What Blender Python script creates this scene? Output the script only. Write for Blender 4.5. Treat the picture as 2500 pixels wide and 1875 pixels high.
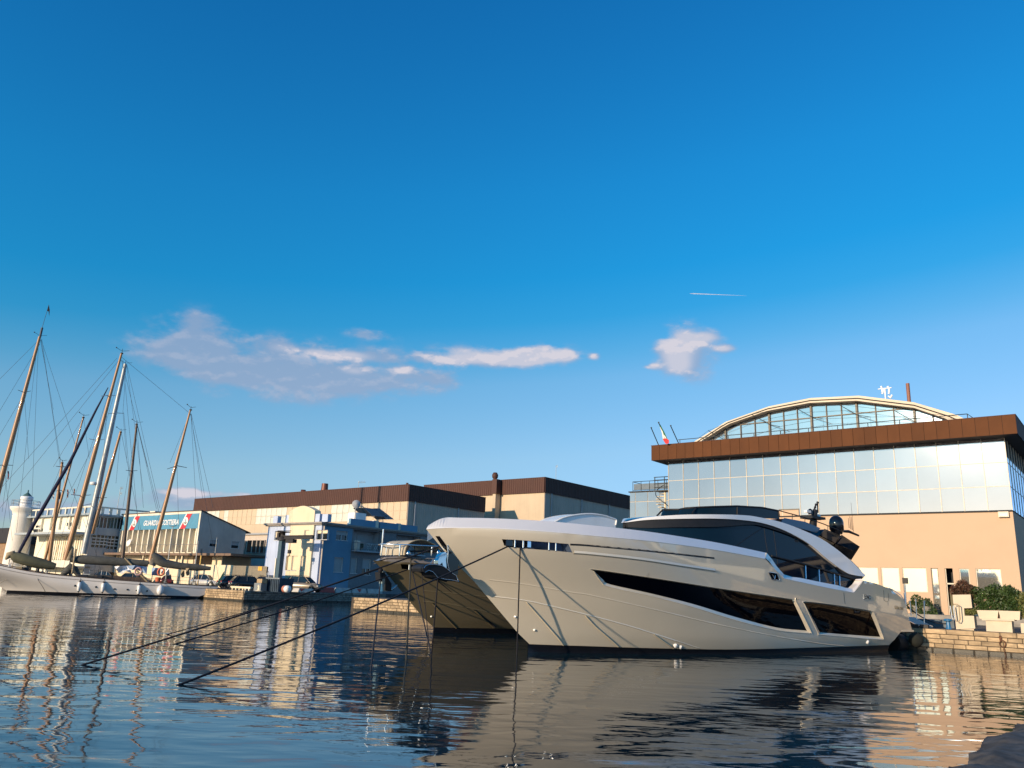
import bpy, bmesh, math, random
import numpy as np
from mathutils import Vector, Matrix
from mathutils.geometry import delaunay_2d_cdt
random.seed(7)
R = math.radians
S = bpy.context.scene
C = S.collection
for o in list(bpy.data.objects): bpy.data.objects.remove(o)

# ------------------------------------------------------------------ camera
F, ROLL, CAMH = 1960.0, R(2.2), 2.5          # focal length in photo pixels, roll, eye height above the water
PIT = math.atan(500.5 * math.cos(ROLL) / F)
CX, CY = 1250.0, 937.5
CAM = Vector((0, 0, CAMH))
_fw = Vector((0, math.cos(PIT), math.sin(PIT))); _u0 = Vector((0, -math.sin(PIT), math.cos(PIT))); _r0 = Vector((1, 0, 0))
RT = math.cos(ROLL) * _r0 + math.sin(ROLL) * _u0
UP = -math.sin(ROLL) * _r0 + math.cos(ROLL) * _u0
cam = bpy.data.cameras.new('camera'); cam.sensor_width = 36; cam.lens = 36 * F / 2500; cam.clip_start = .1; cam.clip_end = 30000
co = bpy.data.objects.new('camera', cam); C.objects.link(co)
co.matrix_world = Matrix(((RT.x, UP.x, -_fw.x, 0), (RT.y, UP.y, -_fw.y, 0), (RT.z, UP.z, -_fw.z, CAMH), (0, 0, 0, 1)))
S.camera = co

# ------------------------------------------------------------------ light
SUN_AZ, SUN_EL = 226.5, 13.0
sd = Vector((math.sin(R(SUN_AZ)) * math.cos(R(SUN_EL)), math.cos(R(SUN_AZ)) * math.cos(R(SUN_EL)), math.sin(R(SUN_EL))))
sl = bpy.data.lights.new('sun', 'SUN'); sl.energy = 4.3; sl.angle = R(.5); sl.color = (1, .775, .54)
so = bpy.data.objects.new('sun', sl); C.objects.link(so); so.rotation_euler = sd.to_track_quat('Z', 'Y').to_euler(); so.location = (-60, -60, 60)
W = bpy.data.worlds.new('World'); S.world = W; W.use_nodes = True
S.view_settings.view_transform = 'Standard'; S.view_settings.look = 'None'; S.view_settings.gamma = 1; S.view_settings.use_curve_mapping = False
S.view_settings.exposure = 0.35
S.cycles.max_bounces = 8; S.cycles.sample_clamp_indirect = 8; S.cycles.caustics_reflective = True; S.cycles.blur_glossy = 1.0; S.cycles.caustics_refractive = False

def azel(px, py):
    d = (RT * (px - CX) - UP * (py - CY) + _fw * F).normalized()
    return d
def build_sky():
    nt = W.node_tree; N = nt.nodes; L = nt.links; N.clear()
    out = N.new('ShaderNodeOutputWorld'); bg = N.new('ShaderNodeBackground'); L.new(bg.outputs[0], out.inputs[0])
    sky = N.new('ShaderNodeTexSky'); sky.sky_type = 'NISHITA'; sky.sun_disc = False
    sky.sun_elevation = R(SUN_EL); sky.sun_rotation = R(SUN_AZ); sky.air_density = 1.0; sky.dust_density = .35; sky.ozone_density = 4.0; sky.altitude = 0
    def M(op, a, b=None, c=None, cl=False):
        m = N.new('ShaderNodeMath'); m.operation = op; m.use_clamp = cl
        for i, v in enumerate((a, b, c)):
            if v is None: continue
            if isinstance(v, (int, float)): m.inputs[i].default_value = v
            else: L.new(v, m.inputs[i])
        return m.outputs[0]
    tc0 = N.new('ShaderNodeTexCoord'); sz = N.new('ShaderNodeSeparateXYZ'); L.new(tc0.outputs['Generated'], sz.inputs[0])
    cr = N.new('ShaderNodeValToRGB'); els = cr.color_ramp.elements; tint = SKY_TINT      # air colour by elevation (clear, polarised blue)
    while len(els) < len(tint): els.new(.5)
    for e_, (z_, c_) in zip(els, tint): e_.position = z_; e_.color = (c_[0] / 2, c_[1] / 2, c_[2] / 2, 1)
    ml = N.new('ShaderNodeMath'); ml.operation = 'MULTIPLY_ADD'; ml.inputs[1].default_value = -.09; L.new(sz.outputs[0], ml.inputs[0]); L.new(sz.outputs[2], ml.inputs[2])
    L.new(ml.outputs[0], cr.inputs[0])
    vm = N.new('ShaderNodeVectorMath'); vm.operation = 'MULTIPLY'; L.new(sky.outputs[0], vm.inputs[0]); L.new(cr.outputs[0], vm.inputs[1])
    hs = N.new('ShaderNodeVectorMath'); hs.operation = 'SCALE'; hs.inputs['Scale'].default_value = 2; L.new(vm.outputs[0], hs.inputs[0])
    tc = N.new('ShaderNodeTexCoord'); sx = N.new('ShaderNodeSeparateXYZ'); L.new(tc.outputs['Generated'], sx.inputs[0])
    # cloud masses in the sky, each a soft patch around its own direction
    nz = N.new('ShaderNodeTexNoise'); nz.inputs['Scale'].default_value = 26; nz.inputs['Detail'].default_value = 8; nz.inputs['Roughness'].default_value = .58
    mp = N.new('ShaderNodeMapping'); mp.inputs['Scale'].default_value = (1, 1, 2.0); L.new(tc.outputs['Generated'], mp.inputs[0]); L.new(mp.outputs[0], nz.inputs['Vector'])
    nz2 = N.new('ShaderNodeTexNoise'); nz2.inputs['Scale'].default_value = 9; nz2.inputs['Detail'].default_value = 4; L.new(mp.outputs[0], nz2.inputs['Vector'])
    az = M('ARCTAN2', sx.outputs[0], sx.outputs[1]); el = M('ARCSINE', sx.outputs[2])
    def patch(px, py, wx, wy, amp, rot=0.):
        d = azel(px, py); a0 = math.atan2(d.x, d.y); e0 = math.asin(d.z)
        da = M('MULTIPLY', M('SUBTRACT', az, a0), math.cos(e0)); de = M('SUBTRACT', el, e0)
        cr, sr = math.cos(rot), math.sin(rot)
        u = M('ADD', M('MULTIPLY', da, cr * F / wx), M('MULTIPLY', de, sr * F / wx)); v = M('ADD', M('MULTIPLY', de, cr * F / wy), M('MULTIPLY', da, -sr * F / wy))
        q = M('ADD', M('MULTIPLY', u, u), M('MULTIPLY', v, v))
        return M('MULTIPLY', M('EXPONENT', M('MULTIPLY', q, -1)), amp)
    dark = [(560, 905, 180, 48, 1.2, -.16), (470, 830, 70, 60, .9), (800, 925, 210, 34, 1.2), (720, 850, 110, 30, .7), (950, 870, 90, 22, .6), (1060, 925, 80, 24, .9), (1170, 885, 110, 16, .6), (1690, 880, 62, 52, .7), (900, 815, 60, 13, .7),
            (700, 875, 230, 44, .3), (60, 1250, 260, 40, .8), (430, 1225, 110, 24, .8)]
    lite = [(1090, 880, 60, 12, .6), (1190, 868, 130, 20, 1.0, -.02), (1310, 866, 80, 24, 1.2, .1), (1385, 868, 18, 12, .8), (1450, 872, 13, 8, .7), (850, 868, 60, 14, .7), (770, 862, 40, 12, .5), (1655, 845, 42, 50, .95, -.5), (1720, 825, 40, 18, .7), (1765, 851, 26, 9, .75), (1660, 895, 30, 22, .55), (1592, 896, 18, 7, .6), (690, 850, 40, 14, .4), (865, 905, 40, 12, .5), (985, 903, 30, 12, .6), (590, 1208, 40, 8, .7), (455, 1205, 45, 14, .8)]
    def tot(ls):
        s = None
        for p in ls:
            q = patch(*p); s = q if s is None else M('ADD', s, q)
        return s
    D = tot(dark); T = tot(lite)
    n1 = M('SUBTRACT', nz.outputs[0], .5); n2 = M('SUBTRACT', nz2.outputs[0], .5)
    nn = M('ADD', M('MULTIPLY', n1, 2.4), M('MULTIPLY', n2, 1.6))
    A = M('ADD', D, M('MULTIPLY', T, 1.25)); g = M('ADD', A, M('MULTIPLY', nn, M('MINIMUM', M('MULTIPLY', A, 2.5), 1)))
    def sstep(x, lo, hi):
        r = N.new('ShaderNodeMapRange'); r.interpolation_type = 'SMOOTHSTEP'; r.inputs[1].default_value = lo; r.inputs[2].default_value = hi; L.new(x, r.inputs[0]); return r.outputs[0]
    cd = sstep(g, .10, 1.15)
    # lit tops: the cloud is brighter where the mass thins out just above
    m3 = N.new('ShaderNodeMapping'); m3.inputs['Scale'].default_value = (1, 1, 2.0); m3.inputs['Location'].default_value = (0, 0, .012); L.new(tc.outputs['Generated'], m3.inputs[0])
    nz3 = N.new('ShaderNodeTexNoise'); nz3.inputs['Scale'].default_value = 26; nz3.inputs['Detail'].default_value = 4; nz3.inputs['Roughness'].default_value = .5; L.new(m3.outputs[0], nz3.inputs['Vector'])
    edge = sstep(M('SUBTRACT', nz.outputs[0], nz3.outputs[0]), -.02, .16)
    cl = M('MULTIPLY', M('MINIMUM', M('ADD', M('MULTIPLY', sstep(T, .12, .8), .75), M('MULTIPLY', M('MULTIPLY', edge, .75), M('MINIMUM', M('ADD', M('MULTIPLY', T, 2), .25), 1))), 1), cd)
    def mix(f, a, b, k=1.0):
        m = N.new('ShaderNodeMix'); m.data_type = 'RGBA'; m.clamp_factor = True
        L.new(M('MULTIPLY', f, k), m.inputs[0])
        for i, v in ((6, a), (7, b)):
            if isinstance(v, tuple): m.inputs[i].default_value = (*v, 1)
            else: L.new(v, m.inputs[i])
        return m.outputs[2]
    k = 1 / (SKY_STR * 2 ** .35)
    c = mix(cd, hs.outputs[0], (.32 * k, .40 * k, .57 * k), .72)
    c = mix(cl, c, (.70 * k, .67 * k, .74 * k), .92)
    L.new(c, bg.inputs[0]); bg.inputs[1].default_value = SKY_STR
SKY_STR = .12
SKY_TINT = [(0, (.70, 1.05, 1.85)), (.043, (.72, .88, 1.3)), (.098, (.95, .98, 1.08)), (.154, (1.12, 1.11, 1.08)), (.247, (.92, 1.20, 1.17)), (.275, (.62, 1.17, 1.18)), (.32, (.24, 1.12, 1.24)), (.37, (.125, 1.12, 1.32)), (.466, (.117, 1.14, 1.42)), (.641, (.10, 1.02, 1.42))]
build_sky()

# ------------------------------------------------------------------ coordinates
def ray(px, py): return RT * (px - CX) - UP * (py - CY) + _fw * F
def hitp(px, py, n, d):
    r = ray(px, py); return CAM + r * ((d - CAM.dot(n)) / r.dot(n))
E1 = Vector((math.sin(R(128.5)), math.cos(R(128.5)), 0)); E2 = Vector((math.sin(R(38.5)), math.cos(R(38.5)), 0)); Z3 = Vector((0, 0, 1))
def G(s, t, z): return E1 * s + E2 * t + Z3 * z         # harbour grid: s along the quay, t inland, z up
def FP(px, py, t):                                       # facade plane t=const
    p = hitp(px, py, E2, t); return p.dot(E1), p.z
def SP(px, py, s):
    p = hitp(px, py, E1, s); return p.dot(E2), p.z
def GZ(px, py, z): return hitp(px, py, Z3, z)
def GP(px, py, z): p = GZ(px, py, z); return p.dot(E1), p.dot(E2)
QZ = 1.2

# ------------------------------------------------------------------ objects
ORG = {}
def tagp(o, label=None, cat=None, group=None, kind=None):
    if label: o['label'] = label
    if cat: o['category'] = cat
    if group: o['group'] = group
    if kind: o['kind'] = kind
    return o
def thing(name, label, cat, loc, group=None):
    o = bpy.data.objects.new(name, None); C.objects.link(o); o.empty_display_size = .3
    o.location = loc; ORG[o.name] = Vector(loc); return tagp(o, label, cat, group)
class MB:
    def __init__(s): s.v = []; s.f = []; s.sm = []
    def add(s, vs, fs, smooth=False):
        b = len(s.v); s.v += [Vector(v) for v in vs]
        for f in fs: s.f.append([i + b for i in f]); s.sm.append(smooth)
        return s
    def hexa(s, p):  # 8 points: bottom 4 ccw, top 4
        return s.add(p, [(0, 3, 2, 1), (4, 5, 6, 7), (0, 1, 5, 4), (1, 2, 6, 5), (2, 3, 7, 6), (3, 0, 4, 7)])
    def gbox(s, s0, s1, t0, t1, z0, z1):
        return s.hexa([G(a, b, z) for z in (z0, z1) for a, b in ((s0, t0), (s1, t0), (s1, t1), (s0, t1))])
    def box(s, c, dx, dy, dz, hx):  # centre, axes vectors dx,dy unit, half sizes
        c = Vector(c); X = dx * hx[0]; Y = dy * hx[1]; Zz = dz * hx[2]
        return s.hexa([c - X - Y - Zz, c + X - Y - Zz, c + X + Y - Zz, c - X + Y - Zz, c - X - Y + Zz, c + X - Y + Zz, c + X + Y + Zz, c - X + Y + Zz])
    def tube(s, pts, r, n=6, caps=True, smooth=True):
        pts = [Vector(p) for p in pts]; m = len(pts)
        rs = r if isinstance(r, (list, tuple)) else [r] * m
        rings = []; prev = None
        for i, p in enumerate(pts):
            t = (pts[min(i + 1, m - 1)] - pts[max(i - 1, 0)]).normalized()
            if prev is None:
                a = t.cross(Z3) if abs(t.z) < .95 else t.cross(Vector((1, 0, 0)))
            else: a = prev - t * prev.dot(t)
            a.normalize(); prev = a; b = t.cross(a)
            rings.append([p + (a * math.cos(k * 2 * math.pi / n) + b * math.sin(k * 2 * math.pi / n)) * rs[i] for k in range(n)])
        vs = [v for rg in rings for v in rg]; fs = []
        for i in range(m - 1):
            for k in range(n): fs.append((i * n + k, i * n + (k + 1) % n, (i + 1) * n + (k + 1) % n, (i + 1) * n + k))
        s.add(vs, fs, smooth)
        if caps: s.add(rings[0], [tuple(range(n))]); s.add(rings[-1], [tuple(range(n))])
        return s
    def lathe(s, c, prof, n=20, ax=Z3, smooth=True):  # prof: (r, h) list
        c = Vector(c); ax = ax.normalized(); a = ax.cross(Vector((1, 0, 0)) if abs(ax.x) < .9 else Z3).normalized(); b = ax.cross(a)
        vs = [c + ax * h + (a * math.cos(k * 2 * math.pi / n) + b * math.sin(k * 2 * math.pi / n)) * r for r, h in prof for k in range(n)]
        fs = [(i * n + k, i * n + (k + 1) % n, (i + 1) * n + (k + 1) % n, (i + 1) * n + k) for i in range(len(prof) - 1) for k in range(n)]
        s.add(vs, fs, smooth)
        for i in (0, -1):
            if prof[i][0] > .001: s.add(vs[:n] if i == 0 else vs[-n:], [tuple(range(n))])
        return s
    def grid(s, rows, smooth=True, closed=False):
        n = len(rows[0]); vs = [v for r in rows for v in r]
        fs = [(i * n + k, i * n + k + 1, (i + 1) * n + k + 1, (i + 1) * n + k) for i in range(len(rows) - 1) for k in range(n - 1)]
        return s.add(vs, fs, smooth)
    def prism(s, poly, h):  # poly: list of 3-D points (planar), h: Vector
        n = len(poly); a = [Vector(p) for p in poly]; b = [p + h for p in a]
        return s.add(a + b, [tuple(range(n)), tuple(range(2 * n - 1, n - 1, -1))] + [(i, (i + 1) % n, n + (i + 1) % n, n + i) for i in range(n)])
    def plate(s, outer, holes, fm, d0, d1=None, step=None, smooth=True, walls=True):
        outer = [tuple(p[:2]) for p in outer]; holes = [[tuple(p[:2]) for p in h] for h in holes]
        def dens(poly):
            if not step: return list(poly)
            out = []
            for i, p in enumerate(poly):
                q = poly[(i + 1) % len(poly)]; L = math.dist(p, q); k = max(1, int(L / step))
                out += [(p[0] + (q[0] - p[0]) * j / k, p[1] + (q[1] - p[1]) * j / k) for j in range(k)]
            return out
        loops = [dens(outer)] + [dens(h) for h in holes]
        pts = []; ed = []
        for lp in loops:
            b = len(pts); pts += lp; ed += [(b + i, b + (i + 1) % len(lp)) for i in range(len(lp))]
        def inside(P, poly):
            x = P[:, 0]; y = P[:, 1]; c = np.zeros(len(P), bool); m = len(poly)
            for i in range(m):
                x0, y0 = poly[i]; x1, y1 = poly[(i + 1) % m]
                if y0 == y1: continue
                t = (y0 > y) != (y1 > y); xx = x0 + (y - y0) * (x1 - x0) / (y1 - y0); c ^= t & (x < xx)
            return c
        if step:
            A = np.array(outer); gx = np.arange(A[:, 0].min() + step * .5, A[:, 0].max(), step); gy = np.arange(A[:, 1].min() + step * .37, A[:, 1].max(), step)
            P = np.array([(x, y) for x in gx for y in gy])
            if len(P):
                ok = inside(P, outer)
                for h in holes: ok &= ~inside(P, h)
                P = P[ok]; B = np.array(pts)
                if len(P):
                    keep = np.ones(len(P), bool)
                    for i in range(0, len(P), 4000):
                        dd = ((P[i:i + 4000, None, :] - B[None]) ** 2).sum(2).min(1); keep[i:i + 4000] = dd > (step * .4) ** 2
                    pts += [tuple(p) for p in P[keep]]
        r = delaunay_2d_cdt([Vector(p) for p in pts], ed, [], 0, 1e-6)
        V = [tuple(v) for v in r[0]]; T = [t for t in r[2]]
        cen = np.array([[sum(V[i][0] for i in t) / 3, sum(V[i][1] for i in t) / 3] for t in T])
        ok = inside(cen, outer)
        for h in holes: ok &= ~inside(cen, h)
        T = [t for t, k in zip(T, ok) if k]
        used = sorted({i for t in T for i in t}); re = {j: i for i, j in enumerate(used)}; T = [tuple(re[i] for i in t) for t in T]; V = [V[j] for j in used]
        s.add([fm(x, y, d0) for x, y in V], T, smooth)
        if d1 is not None:
            s.add([fm(x, y, d1) for x, y in V], [t[::-1] for t in T], smooth)
            if walls:
                for lp in loops:
                    n = len(lp); s.add([fm(x, y, d0) for x, y in lp] + [fm(x, y, d1) for x, y in lp], [(i, (i + 1) % n, n + (i + 1) % n, n + i) for i in range(n)], False)
        return s
    def build(s, name, mat, parent=None, bevel=0):
        me = bpy.data.meshes.new(name)
        if parent is not None: org = ORG[parent.name]
        else:
            xs = [v.x for v in s.v]; ys = [v.y for v in s.v]; org = Vector(((min(xs) + max(xs)) / 2, (min(ys) + max(ys)) / 2, min(v.z for v in s.v)))
        me.from_pydata([v - org for v in s.v], [], s.f); me.polygons.foreach_set('use_smooth', s.sm)
        me.materials.append(mat); me.update()
        o = bpy.data.objects.new(name, me); C.objects.link(o)
        if parent is None: o.location = org; ORG[o.name] = org
        else: o.parent = parent; ORG[o.name] = org
        if bevel:
            b = o.modifiers.new('b', 'BEVEL'); b.width = bevel; b.segments = 2; b.limit_method = 'ANGLE'
        return o
def lone(mb, name, mat, label, cat, group=None, kind=None, bevel=0):
    return tagp(mb.build(name, mat, None, bevel), label, cat, group, kind)
def unit_mesh(name, mat, chamfer=.0):
    """unit brick: x,z in -.5..+.5, y 0..-1 outward, edges chamfered on the outer face"""
    c = chamfer; v = [(-.5, 0, -.5), (.5, 0, -.5), (.5, 0, .5), (-.5, 0, .5)]
    if c:
        v += [(-.5, -.8, -.5), (.5, -.8, -.5), (.5, -.8, .5), (-.5, -.8, .5)] + [(-.5 + c, -1, -.5 + c), (.5 - c, -1, -.5 + c), (.5 - c, -1, .5 - c), (-.5 + c, -1, .5 - c)]
        f = [(0, 1, 2, 3), (0, 4, 5, 1), (1, 5, 6, 2), (2, 6, 7, 3), (3, 7, 4, 0), (4, 8, 9, 5), (5, 9, 10, 6), (6, 10, 11, 7), (7, 11, 8, 4), (8, 11, 10, 9)]
    else:
        v += [(-.5, -1, -.5), (.5, -1, -.5), (.5, -1, .5), (-.5, -1, .5)]
        f = [(0, 1, 2, 3), (0, 4, 5, 1), (1, 5, 6, 2), (2, 6, 7, 3), (3, 7, 4, 0), (4, 7, 6, 5)]
    me = bpy.data.meshes.new(name); me.from_pydata(v, [], f); me.materials.append(mat); return me
def piece(me, name, parent, pos, scale, az=128.5):
    """a copy of a shared unit piece set in the frame whose local x points along compass bearing az"""
    o = bpy.data.objects.new(name, me); C.objects.link(o); o.parent = parent
    o.location = Vector(pos) - ORG[parent.name]; o.rotation_euler = (0, 0, R(90 - az)); o.scale = scale; return o

# ------------------------------------------------------------------ materials
MT = {}
def mat(name, col, rough=.6, metal=0, var=.15, scale=3, detail=6, bump=0, bscale=None, coat=0, spec=.5, col2=None, ior=None, stretch=None, streak=0, perob=0):
    m = bpy.data.materials.new(name); m.use_nodes = True; N = m.node_tree.nodes; L = m.node_tree.links; p = N['Principled BSDF']
    p.inputs['Roughness'].default_value = rough; p.inputs['Metallic'].default_value = metal; p.inputs['Specular IOR Level'].default_value = spec
    if ior: p.inputs['IOR'].default_value = ior
    if coat: p.inputs['Coat Weight'].default_value = coat; p.inputs['Coat Roughness'].default_value = .03
    tc = N.new('ShaderNodeTexCoord'); mp = N.new('ShaderNodeMapping'); L.new(tc.outputs['Object'], mp.inputs[0])
    if stretch: mp.inputs['Scale'].default_value = stretch
    nz = N.new('ShaderNodeTexNoise'); nz.inputs['Scale'].default_value = scale; nz.inputs['Detail'].default_value = detail; nz.inputs['Roughness'].default_value = .6; L.new(mp.outputs[0], nz.inputs['Vector'])
    a = col; b = col2 or tuple(c * (1 - var) for c in col); a = tuple(min(1, c * (1 + (0 if col2 else var * .5))) for c in a)
    cr = N.new('ShaderNodeValToRGB'); cr.color_ramp.elements[0].position = .35; cr.color_ramp.elements[1].position = .68
    cr.color_ramp.elements[0].color = (*b, 1); cr.color_ramp.elements[1].color = (*a, 1); L.new(nz.outputs[0], cr.inputs[0])
    src = cr.outputs[0]
    if streak:
        m2 = N.new('ShaderNodeMapping'); m2.inputs['Scale'].default_value = (1.6, 1.6, .12); L.new(tc.outputs['Object'], m2.inputs[0])
        n2 = N.new('ShaderNodeTexNoise'); n2.inputs['Scale'].default_value = 1.5; n2.inputs['Detail'].default_value = 5; L.new(m2.outputs[0], n2.inputs['Vector'])
        mr = N.new('ShaderNodeMapRange'); mr.inputs[1].default_value = .5; mr.inputs[2].default_value = .75; mr.inputs[3].default_value = 0; mr.inputs[4].default_value = streak; L.new(n2.outputs[0], mr.inputs[0])
        mx = N.new('ShaderNodeMix'); mx.data_type = 'RGBA'; L.new(mr.outputs[0], mx.inputs[0]); L.new(src, mx.inputs[6]); mx.inputs[7].default_value = tuple(c * .45 for c in col) + (1,); src = mx.outputs[2]
    if perob:
        oi = N.new('ShaderNodeObjectInfo'); hv = N.new('ShaderNodeHueSaturation'); mr2 = N.new('ShaderNodeMapRange'); mr2.inputs[3].default_value = 1 - perob; mr2.inputs[4].default_value = 1 + perob * .6; L.new(oi.outputs['Random'], mr2.inputs[0]); L.new(mr2.outputs[0], hv.inputs['Value']); L.new(src, hv.inputs['Color']); src = hv.outputs[0]
        va = N.new('ShaderNodeVectorMath'); va.operation = 'ADD'; L.new(tc.outputs['Object'], va.inputs[0]); L.new(oi.outputs['Location'], va.inputs[1]); L.new(va.outputs[0], mp.inputs[0])
    L.new(src, p.inputs['Base Color'])
    if bump:
        nb = N.new('ShaderNodeTexNoise'); nb.inputs['Scale'].default_value = bscale or scale * 4; nb.inputs['Detail'].default_value = 5; L.new(mp.outputs[0], nb.inputs['Vector'])
        bp = N.new('ShaderNodeBump'); bp.inputs['Strength'].default_value = min(1, bump * 10); bp.inputs['Distance'].default_value = bump; L.new(nb.outputs[0], bp.inputs['Height']); L.new(bp.outputs[0], p.inputs['Normal'])
    MT[name] = m; return m
def glass(name, col, rough=.03, ior=1.5, wob=0, wscale=.8, spec=.5, metal=0, coat=0):
    m = mat(name, col, rough, metal, var=.05, scale=.3, spec=spec, ior=ior, bump=wob, bscale=wscale, coat=coat); return m
champagne = mat('champagne_paint', (.74, .66, .52), .24, .10, var=.03, scale=.5, coat=1.0)
champagne.node_tree.nodes['Principled BSDF'].inputs['Coat IOR'].default_value = 1.75
bronze_paint = mat('bronze_paint', (.17, .14, .085), .30, .25, var=.05, scale=.5, coat=.5)
silver_paint = mat('silver_paint', (.82, .79, .76), .3, .15, var=.03, scale=.5, coat=.6)
black_gloss = mat('black_gloss', (.006, .006, .008), .06, var=.1, coat=.3)
black_matt = mat('black_matt', (.008, .008, .010), .6, var=.3)
hull_glass = glass('hull_glass', (.001, .001, .003), .02, 1.3, spec=.35)
cabin_glass = glass('cabin_glass', (.002, .012, .026), .02, 1.4, wob=.004, wscale=.35, spec=.4)
chrome = mat('polished_steel', (.75, .76, .78), .12, 1, var=.05)
rope_m = mat('dark_rope', (.010, .010, .016), .85, var=.4, scale=60)
rope_l = mat('pale_rope', (.30, .27, .2), .85, var=.3, scale=40)
white_p = mat('white_paint', (.80, .79, .76), .45, var=.08, scale=2)
white_gloss = mat('white_gloss', (.78, .77, .74), .25, var=.05, scale=.7, coat=.4, streak=.15)
boot = mat('black_bottom_paint', (.008, .009, .014), .35, var=.3)
sail_cover = mat('sail_cover_cloth', (.085, .085, .075), .9, var=.35, scale=1.5, bump=.01, bscale=8)
canvas = mat('tan_canvas', (.36, .28, .17), .9, var=.3, scale=3, bump=.01)
tarp = mat('white_tarp', (.72, .74, .78), .7, var=.15, scale=2, bump=.02, bscale=4)
wood_v = mat('varnished_wood', (.40, .20, .075), .4, var=.35, scale=1, stretch=(6, 6, .5), coat=.2)
wood_d = mat('dark_wood', (.10, .065, .045), .5, var=.4, scale=1, stretch=(6, 6, .5))
steel_g = mat('grey_mast_paint', (.34, .36, .36), .4, .2, var=.3, scale=1)
wire = mat('rigging_wire', (.05, .06, .08), .5, .3)
orange = mat('orange_plastic', (.70, .16, .06), .5, var=.15)
blue_cloth = mat('blue_cloth', (.28, .38, .52), .85, var=.1)
# ------------------------------------------------------------------ water
def water():
    m = bpy.data.materials.new('harbour_water'); m.use_nodes = True; N = m.node_tree.nodes; L = m.node_tree.links; p = N['Principled BSDF']
    p.inputs['Base Color'].default_value = (.002, .020, .032, 1); p.inputs['Roughness'].default_value = .015; p.inputs['IOR'].default_value = 1.65
    tc = N.new('ShaderNodeTexCoord')
    def noise(sc, det, stretch, rot=0, rough=.5, dist=0):
        mp = N.new('ShaderNodeMapping'); mp.inputs['Scale'].default_value = stretch; mp.inputs['Rotation'].default_value = (0, 0, rot); L.new(tc.outputs['Object'], mp.inputs[0])
        n = N.new('ShaderNodeTexNoise'); n.inputs['Scale'].default_value = sc; n.inputs['Detail'].default_value = det; n.inputs['Roughness'].default_value = rough; n.inputs['Distortion'].default_value = dist; L.new(mp.outputs[0], n.inputs['Vector']); return n.outputs[0]
    def M(op, a, b):
        q = N.new('ShaderNodeMath'); q.operation = op
        for i, v in enumerate((a, b)):
            if isinstance(v, (int, float)): q.inputs[i].default_value = v
            else: L.new(v, q.inputs[i])
        return q.outputs[0]
    big = noise(.55, 2, (.45, 1, 1), R(8)); mid = noise(1.35, 2, (.5, 1, 1), R(-14), .5, .4); sm = noise(6.5, 2, (.55, 1, 1), R(10))
    calm = N.new('ShaderNodeMapRange'); calm.inputs[1].default_value = .38; calm.inputs[2].default_value = .62; calm.inputs[3].default_value = .25; calm.inputs[4].default_value = 1; L.new(noise(.10, 2, (.5, 1, 1), R(20)), calm.inputs[0])
    h = M('ADD', M('MULTIPLY', big, .046), M('MULTIPLY', M('ADD', M('MULTIPLY', mid, .027), M('MULTIPLY', sm, .0022)), calm.outputs[0]))
    b = N.new('ShaderNodeBump'); b.inputs['Strength'].default_value = 1; b.inputs['Distance'].default_value = 1; L.new(h, b.inputs['Height']); L.new(b.outputs[0], p.inputs['Normal'])
    w = MB(); w.add([(-6000, -3000, 0), (6000, -3000, 0), (6000, 9000, 0), (-6000, 9000, 0)], [(0, 1, 2, 3)])
    o = w.build('water', m); tagp(o, kind='structure'); return o
water()
concrete = mat('concrete', (.30, .27, .23), .85, var=.3, scale=1.2, bump=.01)
asphalt = mat('asphalt', (.075, .072, .07), .9, var=.3, scale=2, bump=.005)
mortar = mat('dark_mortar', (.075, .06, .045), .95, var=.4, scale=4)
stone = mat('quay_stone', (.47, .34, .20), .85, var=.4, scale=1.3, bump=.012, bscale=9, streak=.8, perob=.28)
stone2 = mat('quay_stone_shaded', (.30, .27, .22), .88, var=.5, scale=1.7, bump=.012, bscale=9, streak=.7, perob=.35)  # darker, greyer copy of the quay stone: the inlet wall's shade is in its colour
weed = mat('wet_weedy_stone', (.035, .030, .018), .5, var=.5, scale=4, bump=.01)
tQ, tL, sL, sR = 52.6, 55.9, -82.4, -59.8
g = MB()
def hm(a, b, d): return G(a, b, QZ - d)
g.plate([(sR, tQ + .35), (400, tQ + .35), (400, 2500), (-150, 2500), (-150, tL + .35), (sL - .35, tL + .35), (sL - .35, 112), (sR, 112)], [], hm, 0, 3, smooth=False)
tagp(g.build('quay_ground', asphalt), kind='structure')
stone_me = unit_mesh('stone', stone, .05); stone_me2 = unit_mesh('stone', stone2, .05); weed_me = unit_mesh('stone', weed, .05)
def quay_wall(name, label, P0, P1, az, mesh, L0=(.55, 1.1), group=None, top=QZ):
    """stone facing from grid point P0 to P1; az = compass bearing of the wall's run; outward = right-hand side of the run"""
    A = G(P0[0], P0[1], 0); B = G(P1[0], P1[1], 0); d = (B - A).normalized(); n = Vector((d.y, -d.x, 0)); Ln = (B - A).length
    t = thing(name, label, 'quay wall', tuple(A), group)
    k = MB(); k.hexa([A - n * .36 - Z3 * 1.5, B - n * .36 - Z3 * 1.5, B - Z3 * 1.5 + n * .0, A - Z3 * 1.5 + n * .0] + [q + Z3 * (top - .004) for q in (A - n * .36, B - n * .36, B, A)])
    k.build('core', mortar, t)
    z = top; hs = [.28, .25, .25, .24, .22, .22]
    for ci, h in enumerate(hs):
        x = -random.uniform(0, .4) if ci else 0
        while x < Ln:
            w = random.uniform(*L0) * (1.25 if ci == 0 else 1); x0 = max(0, x); x1 = min(Ln, x + w)
            if x1 - x0 > .12:
                c = A + d * ((x0 + x1) / 2) + Z3 * (z - h / 2)
                dep = (.10 if ci == 0 else .055) + random.uniform(-.018, .018)
                piece(weed_me if z - h < .12 else mesh, 'stone', t, c, (x1 - x0 - .035, dep, h - .036), az)
            x += w
        z -= h
    return t
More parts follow.
